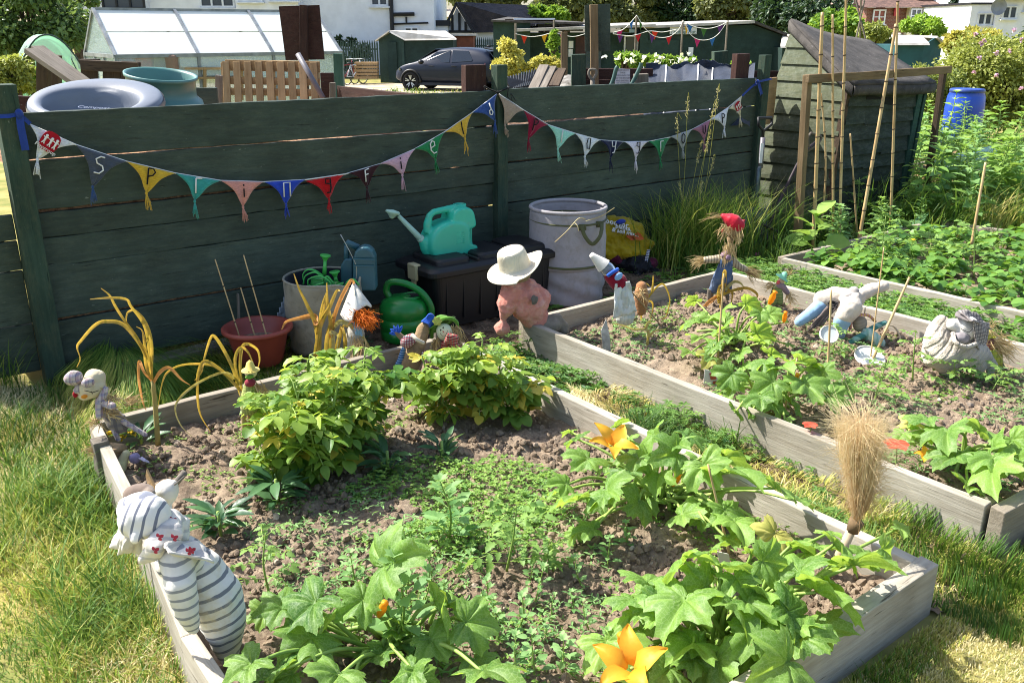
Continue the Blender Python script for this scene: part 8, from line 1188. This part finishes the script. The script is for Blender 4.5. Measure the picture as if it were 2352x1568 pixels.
def bicycle(label, px, py, d, tilt):
    c = K(px, py, d); c[2] = -.35; o = thing('bicycle', label, 'bicycle', c, 'bicycles parked by the palisade fence'); x = nrm(RT*.5+FW*.85); R3 = np.stack([x, UP, np.cross(x, UP)], 1)
    for s in (-.5, .5): b = MB(); q = c+x*s+UP*.33; b.tube([q+(x*math.cos(a)+UP*math.sin(a))*.32 for a in np.linspace(0, 6.283, 25)], .022, 6); part('wheel', b, m_black, o, True)
    b = MB(); q = c+UP*.33; P_ = lambda u, z: c+x*u+UP*z
    for a_, b_ in (((-.5, .33), (-.12, .3)), ((-.12, .3), (-.25, .8)), ((-.12, .3), (.38, .78)), ((-.25, .75), (.38, .8)), ((-.5, .33), (-.24, .75)), ((.5, .33), (.36, .95))): b.tube([P_(*a_), P_(*b_)], .02, 6)
    part('frame', b, plastic('bike_red_%d' % px, '#8c2a30' if px < 800 else '#c8ccd0', .4), o, True); b = MB(); b.tube([P_(.36, .98)-R3[:, 2]*.28, P_(.4, 1.0), P_(.36, .98)+R3[:, 2]*.28], .018, 6); part('handlebar', b, m_alu, o, True); b = MB(); b.ell(P_(-.27, .84), (.13, .07, .04)); part('saddle', b, m_black, o, True)
bicycle('red bicycle parked by the palisade fence', 797, 190, 38, 0); bicycle('white framed bicycle parked right of the red one', 816, 186, 38.3, 0)
b = MB(); 
for k in range(5): b.box(K(842, 178-8*k, 38.6), (.95, .5, .1), RC)
solo('timber_stack', b, m_palewood, 'low stack of boards beside the dark green shed', 'stack', org=K(842, 186, 38.6))
h = FB('trading_hut', 'long dark green wooden trading hut with a porch roof and white sign', 1133, 1800, 31, 5); Xw = h.x; zf = .0
h.box('left_block', Xw(1133), Xw(1218), 0, 4, 0, h.z(50), m_hut); h.poly('ragged_roof', [(Xw(1128), -.2, h.z(51)), (Xw(1345), -.2, h.z(57)), (Xw(1345), 4, h.z(52)), (Xw(1165), 4, h.z(40))], (0, 0, .06), m_felt); h.box('roof_debris', Xw(1160), Xw(1275), .5, 2.5, h.z(50), h.z(44), m_darkwood); h.box('white_roof_sheet', Xw(1180), Xw(1275), .2, 2, h.z(46), h.z(42), m_white)
h.box('clerestory_panel', Xw(1237), Xw(1345), 1.2, 4, h.z(72), h.z(55), m_upvc)
h.box('middle_wall', Xw(1212), Xw(1490), .6, 4, 0, h.z(76), m_hut); h.poly('porch_roof', [(Xw(1185), -.5, h.z(73)), (Xw(1500), -.5, h.z(62)), (Xw(1500), 3, h.z(56)), (Xw(1205), 3, h.z(66))], (0, 0, .08), m_felt2)
for x0, x1, mm in ((1263, 1278, m_door), (1325, 1349, m_door), (1349, 1386, m_win)): h.box('door', Xw(x0), Xw(x1), .5, .62, .1, h.z(84), mm)
for x0, x1 in ((1440, 1470),): h.win(x0, x1, 84, 140, .6, 1)
for x0, y0, x1, y1 in ((1150, 88, 1160, 104), (1309, 95, 1320, 112), (1309, 114, 1319, 132)): h.box('pinned_notice', Xw(x0), Xw(x1), -.02 if x0 < 1200 else .57, -.005 if x0 < 1200 else .6, h.z(y1), h.z(y0), m_upvc)
h.poly('right_wall', [(Xw(1484), .0, 0), (Xw(1800), .0, 0), (Xw(1800), .0, h.z(83)), (Xw(1727), .0, h.z(57)), (Xw(1484), .0, h.z(66))], (0, 4.5, 0), m_hutd); h.poly('right_roof', [(Xw(1478), -.25, h.z(66)), (Xw(1727), -.25, h.z(54)), (Xw(1727), 4.6, h.z(50)), (Xw(1478), 4.6, h.z(58))], (0, 0, .08), m_felt2); h.poly('right_roof', [(Xw(1727), -.25, h.z(54)), (Xw(1806), -.25, h.z(84)), (Xw(1806), 4.6, h.z(82)), (Xw(1727), 4.6, h.z(50))], (0, 0, .08), m_felt)
h.box('panel_strip', Xw(1470), Xw(1488), -.05, .05, 0, h.z(70), m_hut); h.box('porch_back', Xw(1488), Xw(1560), -.03, 0, .3, h.z(92), m_hut)
sg = h.box('sign', Xw(1537), Xw(1598), -.12, -.05, h.z(79), h.z(63), m_upvc); letter_on(sg, 'The', .12, plastic('sign_green', '#2d6a5a', .5), h.P(Xw(1567), -.13, h.z(66.5)), h.X, UP, ext=.004); letter_on(sg, 'Trading Hut', .17, plastic('sign_green2', '#2d6a5a', .5), h.P(Xw(1567), -.13, h.z(74)), h.X, UP, ext=.004); h.box('pinned_notice', Xw(1583), Xw(1594), -.05, -.02, h.z(129), h.z(109), m_upvc)
b = MB(); b.tube([h.P(Xw(1432), -1.2, 0), h.P(Xw(1432), -1.2, h.z(127)), h.P(Xw(1510), -1.2, h.z(127)), h.P(Xw(1510), -1.2, 0)], .03, 6); b.tube([h.P(Xw(1470), -1.2, 0), h.P(Xw(1470), -1.2, h.z(127))], .02, 5); solo('handrail', b, m_upvc, 'white tubular handrail in front of the trading hut', 'handrail', org=h.P(Xw(1432), -1.2, 0))
for i, (x, yt, l) in enumerate(((1184, 54, 'leftmost thin pole holding the far bunting'), (1269, 46, 'pole holding the far bunting at the porch'), (1451, 36, 'pole with the top of the pink far bunting'), (1554, 47, 'pole holding the far bunting at the sign'), (1653, 48, 'rightmost pole holding the far bunting'))):
    p = h.P(Xw(x), -1.0, 0); b = MB(); b.tube([p, h.P(Xw(x), -1.0, h.z(yt))], .035, 6); solo('bunting_pole', b, m_greywood, l, 'pole', 'poles in front of the trading hut', p)
b = MB(); p = K(1740, 90, 60); b.tube([A(p[0], p[1], 0), K(1740, -30, 60)], .09, 8); solo('flag_pole', b, m_upvc, 'tall thin white pole in front of the dark evergreen', 'pole', org=A(p[0], p[1], 0))
COLS = ['#d8452a', '#e0b02c', '#c83a78', '#3a76b8', '#4a7a3c', '#6a3c80', '#c83038']
FM = [CLOTH('far_pennant_%s' % c.strip('#'), c, trans=.3) for c in COLS]
def far_bunting(label, pts, per, seed):
    P = cr([h.P(Xw(x), -1.05, h.z(y)) for x, y in pts], 10); o = thing('far_bunting', label, 'bunting', P[0], 'bunting in front of the trading hut'); b = MB(); b.tube(P, .010, 5); part('cord', b, m_yw, o)
    seg = np.concatenate([[0], np.cumsum(np.linalg.norm(np.diff(P, axis=0), axis=1))]); k = 0
    for s in np.arange(per*.5, seg[-1]-per*.3, per):
        i = np.searchsorted(seg, s)-1; q = P[i]; d = nrm(P[i+1]-P[i]); b = MB(); b.prism([q-d*.10, q+d*.10, q-UP*.25], FW*.008); part('pennant', b, FM[(k+seed) % 7], o); k += 1
far_bunting('far bunting hung under the porch roof of the trading hut', [(1184, 78), (1215, 84), (1240, 82), (1269, 76), (1310, 84), (1345, 76)], .62, 0); far_bunting('far bunting swooping up to the middle pole', [(1400, 75), (1425, 66), (1451, 37)], .5, 2); far_bunting('far bunting drooping between the middle pole and the sign pole', [(1451, 37), (1470, 65), (1495, 84), (1525, 84), (1545, 68), (1554, 48)], .55, 4); far_bunting('far bunting drooping right of the sign', [(1554, 48), (1575, 82), (1602, 92), (1630, 82), (1653, 49)], .52, 1); far_bunting('upper far bunting between sign pole and rightmost pole', [(1554, 50), (1580, 62), (1610, 66), (1635, 60), (1653, 50)], .5, 3); far_bunting('far bunting along the eave left of the sign', [(1400, 78), (1440, 82), (1480, 72), (1510, 74), (1540, 68)], .55, 5)
h = FB('brick_house', 'brick and cream house with a brown hipped roof at the upper right', 1985, 2188, 62, 9); ev = h.z(18)
h.box('wall', 0, h.x(2075), 0, 9, 0, ev, m_brick); h.box('bay', h.x(2075), h.x(2150), -.5, 8, 0, ev, m_cream); h.box('side_wing', h.x(2150), h.x(2184), .5, 7, 0, h.z(22), m_cream); h.poly('roof', [(-.5, -.7, ev), (h.x(2160), -.7, ev), (h.x(2130), 4, h.z(-30)), (h.x(2010), 4, h.z(-30))], (0, 1, .15), m_tile); h.poly('roof', [(h.x(2140), -.5, ev), (h.x(2192), 0, h.z(24)), (h.x(2150), 4, h.z(-14)), (h.x(2130), 3, h.z(-20))], (0, 1, .1), m_tile); h.poly('roof_panel', [(h.x(2110), 1.2, h.z(2)), (h.x(2150), 1.2, h.z(2)), (h.x(2140), 2.6, h.z(-14)), (h.x(2100), 2.6, h.z(-14))], (0, -.3, .3), m_paler)
h.win(2000, 2026, 24, 55, 0, 2, 1, glass=M('red_curtain', '#8c4a3c', '#7a4034', rough=.4, bump=0)); h.win(2078, 2100, 22, 52, -.5, 2, 1); b = MB(); b.box(h.P(h.x(2051), -.1, h.z(28)), (.35, .12, .5), RC); part('alarm_box', b, plastic('alarm_red', '#b02a30', .5), h.t); b = MB(); b.tube([h.P(h.x(2108), -.6, 0), h.P(h.x(2108), -.6, ev)], .06, 6); part('downpipe', b, m_blk, h.t)
h = FB('pink_house', 'sliver of a pink rendered house left of the brick house', 1935, 1985, 66, 8); h.box('wall', 0, h.w, 0, 8, 0, h.z(-30), M('pink_render', '#c9a9a2', '#b9968f', sc=2)); h.poly('roof', [(-.3, -.4, h.z(-30)), (h.w+.3, -.4, h.z(-30)), (h.w*.5, 4, h.z(-70))], (0, .5, 0), m_tile)
h = FB('modern_white_house', 'modern white house with dark windows in the upper right corner', 2222, 2420, 55, 9); h.box('lower_wall', 0, h.x(2275), 0, 8, 0, h.z(9), m_white); h.box('roof_edge', -.1, h.x(2275), -.1, 8, h.z(11), h.z(6), m_blk); h.box('upper_wall', h.x(2275), h.w, -.3, 9, 0, h.z(-60), m_white); h.poly('roof', [(h.x(2270), -.8, h.z(2)), (h.w, -.8, h.z(-2)), (h.w, 4, h.z(-90)), (h.x(2290), 4, h.z(-90))], (0, .1, .1), m_slate)
h.win(2240, 2270, 32, 57, 0, 2); h.win(2288, 2318, 16, 43, -.3, 2); h.win(2335, 2352, 14, 27, -.3, 1); b = MB(); b.lathe([(0, .0), (.25, .05), (.45, .18)], h.P(h.x(2268), -.6, h.z(17)), 20, np.stack([h.X, UP, -h.Y], 1)); part('satellite_dish', b, plastic('dish_grey', '#8a8e94', .5), h.t)
for i, (x0, x1, yt, ye, d, l, mm) in enumerate(((2060, 2178, 88, 104, 27, 'teal green shed with a pale felt roof behind the leaning shed', M('teal_shed', '#1f4f56', '#1a444a', sc=3)), (2020, 2080, 80, 90, 33, 'grey roofed shed behind the light green shrub', m_hutd), (1800, 1830, 84, 110, 30, 'dark green shed end left of the leaning shed', m_hutd))):
    h = FB('allotment_shed', l, x0, x1, d, 2.5, group='sheds in the distance'); gx = h.x(x0+(x1-x0)*.56); h.box('wall', 0, gx, 0, 2.4, 0, h.z(ye), mm); h.poly('gable_wall', [(gx, 0, 0), (h.w, .3, 0), (h.w, .3, h.z(ye)), (gx+(h.w-gx)*.5, .1, h.z(yt)), (gx, 0, h.z(ye))], (0, .08, 0), mm); h.poly('roof', [(-.1, -.15, h.z(ye)), (gx+.1, -.15, h.z(ye)), (gx+(h.w-gx)*.5, .9, h.z(yt)), (.3, 1.1, h.z(yt)+.02)], (0, .06, .06), m_felt2); h.poly('roof', [(gx+(h.w-gx)*.5, -.05, h.z(yt)), (h.w+.1, .1, h.z(ye)-.03), (h.w+.1, 2, h.z(ye)), (gx+(h.w-gx)*.5, 2, h.z(yt)+.02)], (0, 0, .06), m_felt2)
b = MB(); b.tube([K(1995, 118, 20), K(1960, -20, 20.3)], .02, 6); b.tube([K(1960, 118, 20), K(1990, -20, 20.2)], .02, 6); b.tube([K(1975, 118, 20.3), K(1978, -20, 20.1)], .02, 6); solo('bean_wigwam', b, m_greywood, 'wigwam of bean poles behind the leaning shed roof', 'bean poles', org=K(1975, 118, 20))
for i, (px, d, rx, l) in enumerate(((-200, 40, 260, 'hedge far left behind the tree'), (2500, 40, 200, 'hedge beyond the right edge'))): tree('boundary_hedge', l, px, 100, d, rx, 45, 1, 5000, .3, 90+i, clumps=40, cat='hedge', group='boundary hedges')
cp = K(1040, 204, 34.6); cp[2] = -.345; CA = math.radians(180-17); fx = RT*math.cos(CA)+FW*math.sin(-CA)*-1; fx = nrm(-RT*math.cos(math.radians(20))+FW*math.sin(math.radians(20))); fy = np.cross(UP, fx); Rk = np.stack([fx, fy, UP], 1)
car = thing('parked_car', 'dark blue compact crossover car parked on the gravel in front of the green shed', 'car', cp); CP = lambda x, y, z: cp+Rk@A(x, y, z)*A(1, 1, 1)
t = NT('dark_blue_car_paint'); t.base(lin('#111b30')); t.set(Roughness=.45, Metallic=.0, Coat_Weight=.25, Coat_Roughness=.06); t.b.inputs['Specular IOR Level'].default_value = .25; m_paint = t.m; m_cglass = NT('car_glass'); m_cglass.base(lin('#20262e')); m_cglass.set(Roughness=.04); m_cglass.b.inputs['Specular IOR Level'].default_value = .8; m_cglass = m_cglass.m; m_tyre = M('tyre', '#151517', rough=.9, bump=.1); m_alloy = M('alloy', '#c9ccd0', rough=.3, metal=.5, bump=0)
ST = [(-2.08, .45, .62, .80, .62), (-2.02, .30, .90, .92, .76), (-1.85, .26, 1.04, 1.12, .82), (-1.62, .26, 1.06, 1.40, .85), (-1.3, .26, 1.05, 1.49, .87), (-.8, .26, 1.0, 1.53, .88), (-.2, .26, .97, 1.54, .88), (.3, .26, .96, 1.48, .88), (.7, .26, .95, 1.28, .88), (1.1, .26, .94, 1.03, .88), (1.35, .26, .93, .98, .87), (1.65, .27, .86, .92, .84), (1.9, .29, .74, .80, .76), (2.05, .34, .60, .64, .62), (2.12, .42, .52, .54, .45)]
rows = []
for x, zb, belt, top, w in ST:
    tw = w*(.72 if top > belt+.12 else .9-.0); mid = (zb+belt)/2; rows.append([CP(x, s_*yy, zz) for s_, pts in ((1, [(w*.86, zb), (w*.97, zb+.1), (w, mid), (w*.985, belt-.06), (w*.95, belt), (w*.95*.55+tw*.45, belt*.55+top*.45), (tw, top-.05 if top > belt+.12 else top-.01), (tw*.6, top-.004)]), (-1, [(tw*.6, top-.004), (tw, top-.05 if top > belt+.12 else top-.01), (w*.95*.55+tw*.45, belt*.55+top*.45), (w*.95, belt), (w*.985, belt-.06), (w, mid), (w*.97, zb+.1), (w*.86, zb)])) for yy, zz in pts])
b = MB(); P = np.array(rows); b.grid(P, wrap=True); n_ = P.shape[1]; b.add(P[0], [tuple(range(n_))]); b.add(P[-1], [tuple(range(n_))[::-1]]); part('body', b, m_paint, car, True, sub=1)
def panel(nm, pts, m, side=1, off=.014, parent=None): b = MB(); Q = [CP(x, side*(y+off), z) for x, y, z in pts]; b.prism(Q, -fy*side*.02); return part(nm, b, m, parent or car, bevel=.006)
def gy(x, z): 
    i = np.interp(x, [s[0] for s in ST], np.arange(len(ST))); w = np.interp(x, [s[0] for s in ST], [s[4] for s in ST]); be = np.interp(x, [s[0] for s in ST], [s[2] for s in ST]); tp_ = np.interp(x, [s[0] for s in ST], [s[3] for s in ST]); f = np.clip((z-be)/max(.05, tp_-.05-be), 0, 1); return w*.95*(1-f)+w*.72*f
for sd_ in (1, -1):
    panel('side_window', [(x, gy(x, z), z) for x, z in ((.86, 1.0), (.82, 1.05), (.3, 1.37), (-.25, 1.43), (-.25, 1.01))], m_cglass, sd_); panel('side_window', [(x, gy(x, z), z) for x, z in ((-.33, 1.01), (-.33, 1.43), (-.95, 1.41), (-1.15, 1.1), (-1.1, 1.06))], m_cglass, sd_)
    panel('sill_trim', [(-1.0, .85, .3), (1.0, .85, .3), (1.0, .88, .2), (-1.0, .88, .2)], m_black, sd_)
    for x in (-.45, .45): q = panel('door_handle', [(x-.1, .872, .86), (x+.1, .872, .87), (x+.1, .872, .90), (x-.1, .872, .89)], m_black, sd_, .03)
    b = MB(); b.ell(CP(.8, sd_*1.0, 1.02), (.1, .13, .08), Rk); part('wing_mirror', b, m_black, car, True)
    panel('tail_light', [(-2.0, .66, .98), (-1.62, .80, 1.0), (-1.6, .82, .92), (-1.98, .68, .84)], plastic('tail_lamp_%d' % (sd_+1), '#9c5a62', .2), sd_, .03); panel('reflector', [(-2.02, .60, .58), (-1.85, .74, .58), (-1.85, .74, .48), (-2.02, .6, .48)], plastic('reflector_%d' % (sd_+1), '#c02020', .2), sd_, .02); panel('headlight', [(1.75, .80, .82), (2.02, .58, .68), (1.98, .62, .6), (1.72, .82, .72)], m_cglass, sd_, .02)
    for x in (-1.29, 1.30):
        c_ = CP(x, sd_*.80, .335); R4 = np.stack([fx, UP, fy*-1], 1); whl = part('wheel', (lambda bb: (bb.lathe([(.20, -.10), (.30, -.11), (.335, -.08), (.335, .08), (.30, .11), (.225, .105), (.225, -.05)], c_, 36, R4, closed=True), bb)[1])(MB()), m_tyre, car, True)
        b = MB(); so_ = -sd_*1.0; b.lathe([(.23, .095), (.215, .1), (.2, .06), (0, .05)], c_, 36, np.stack([fx, UP, fy*sd_], 1)); part('rim', b, m_black, whl, True); b = MB()
        for k in range(5):
            a = k*1.2566+.3
            for da in (-.2, .2): p = c_+fy*sd_*.09+(fx*math.cos(a+da*.4)+UP*math.sin(a+da*.4))*.06; q = c_+fy*sd_*.11+(fx*math.cos(a+da)+UP*math.sin(a+da))*.215; b.bar(p, q, .03, .03, up=fy)
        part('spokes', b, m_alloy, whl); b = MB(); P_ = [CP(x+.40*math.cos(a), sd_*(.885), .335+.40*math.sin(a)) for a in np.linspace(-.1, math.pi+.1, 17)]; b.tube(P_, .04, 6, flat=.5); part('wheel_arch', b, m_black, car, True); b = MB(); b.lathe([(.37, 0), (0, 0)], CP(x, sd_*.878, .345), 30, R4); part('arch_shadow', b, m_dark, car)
b = MB(); b.prism([CP(-1.72, .6, 1.37), CP(-1.72, -.6, 1.37), CP(-2.0, -.68, 1.07), CP(-2.0, .68, 1.07)], -fx*.02+UP*.01); part('rear_window', b, m_cglass, car, bevel=.005); b = MB(); b.prism([CP(-1.5, .62, 1.49), CP(-1.5, -.62, 1.49), CP(-1.88, -.58, 1.42), CP(-1.88, .58, 1.42)], UP*.035); part('spoiler', b, m_black, car, bevel=.01); b = MB(); b.prism([CP(1.06, .62, 1.06), CP(1.06, -.62, 1.06), CP(.4, -.56, 1.45), CP(.4, .56, 1.45)], fx*.015+UP*.015); part('windscreen', b, m_cglass, car, bevel=.005); b = MB(); b.prism([CP(-2.07, .5, .5), CP(-2.07, -.5, .5), CP(-2.1, -.5, .3), CP(-2.1, .5, .3)], fx*.03); part('rear_bumper', b, m_black, car); b = MB(); b.ell(CP(-1.45, 0, 1.55), (.08, .02, .05), Rk); part('aerial', b, m_black, car)
lawn('rough_grass', (8, 32, 20, 34), 16000, lambda u, v: terrain(u, v), .08, .25, 31, lambda u, v: (np.abs((u*FW[0]+v*FW[1])-32.6) < 1.6), dry=.55, w=.03)
SE = math.radians(50); sd = A(-.5, .866, 0)*math.cos(SE)+UP*math.sin(SE)            # direction towards the sun
W = bpy.data.worlds.new('World'); SC.world = W; W.use_nodes = True; nt = W.node_tree; bg = nt.nodes['Background']
sk = nt.nodes.new('ShaderNodeTexSky'); sk.sky_type = 'NISHITA'; sk.sun_disc = False; sk.sun_elevation = SE; sk.sun_rotation = math.atan2(sd[0], sd[1]); sk.dust_density = 2.2; sk.air_density = 1.; sk.ozone_density = 1
nt.links.new(sk.outputs[0], bg.inputs[0]); bg.inputs[1].default_value = .125
sl = bpy.data.lights.new('sun', 'SUN'); sl.energy = 4.9; sl.angle = math.radians(.53); sl.color = (1, .955, .88)
so = bpy.data.objects.new('sun', sl); COL.objects.link(so); so.rotation_euler = Vector(-sd).to_track_quat('-Z', 'Y').to_euler(); so.location = (-5, 10, 12)
cd = bpy.data.cameras.new('camera'); cd.sensor_width = 36; cd.lens = FPX/2352*36; cd.clip_end = 2000; cd.clip_start = .05
co = bpy.data.objects.new('camera', cd); COL.objects.link(co); co.location = EYE; co.rotation_euler = (math.pi/2-PIT, 0, -YAW); SC.camera = co
SC.view_settings.view_transform = 'Standard'; SC.view_settings.look = 'None'; SC.view_settings.exposure = 1.25; SC.view_settings.gamma = 1; SC.view_settings.use_curve_mapping = False
SC.cycles.filter_width = 1.05; SC.cycles.max_bounces = 6; SC.cycles.transparent_max_bounces = 12; SC.cycles.use_denoising = True
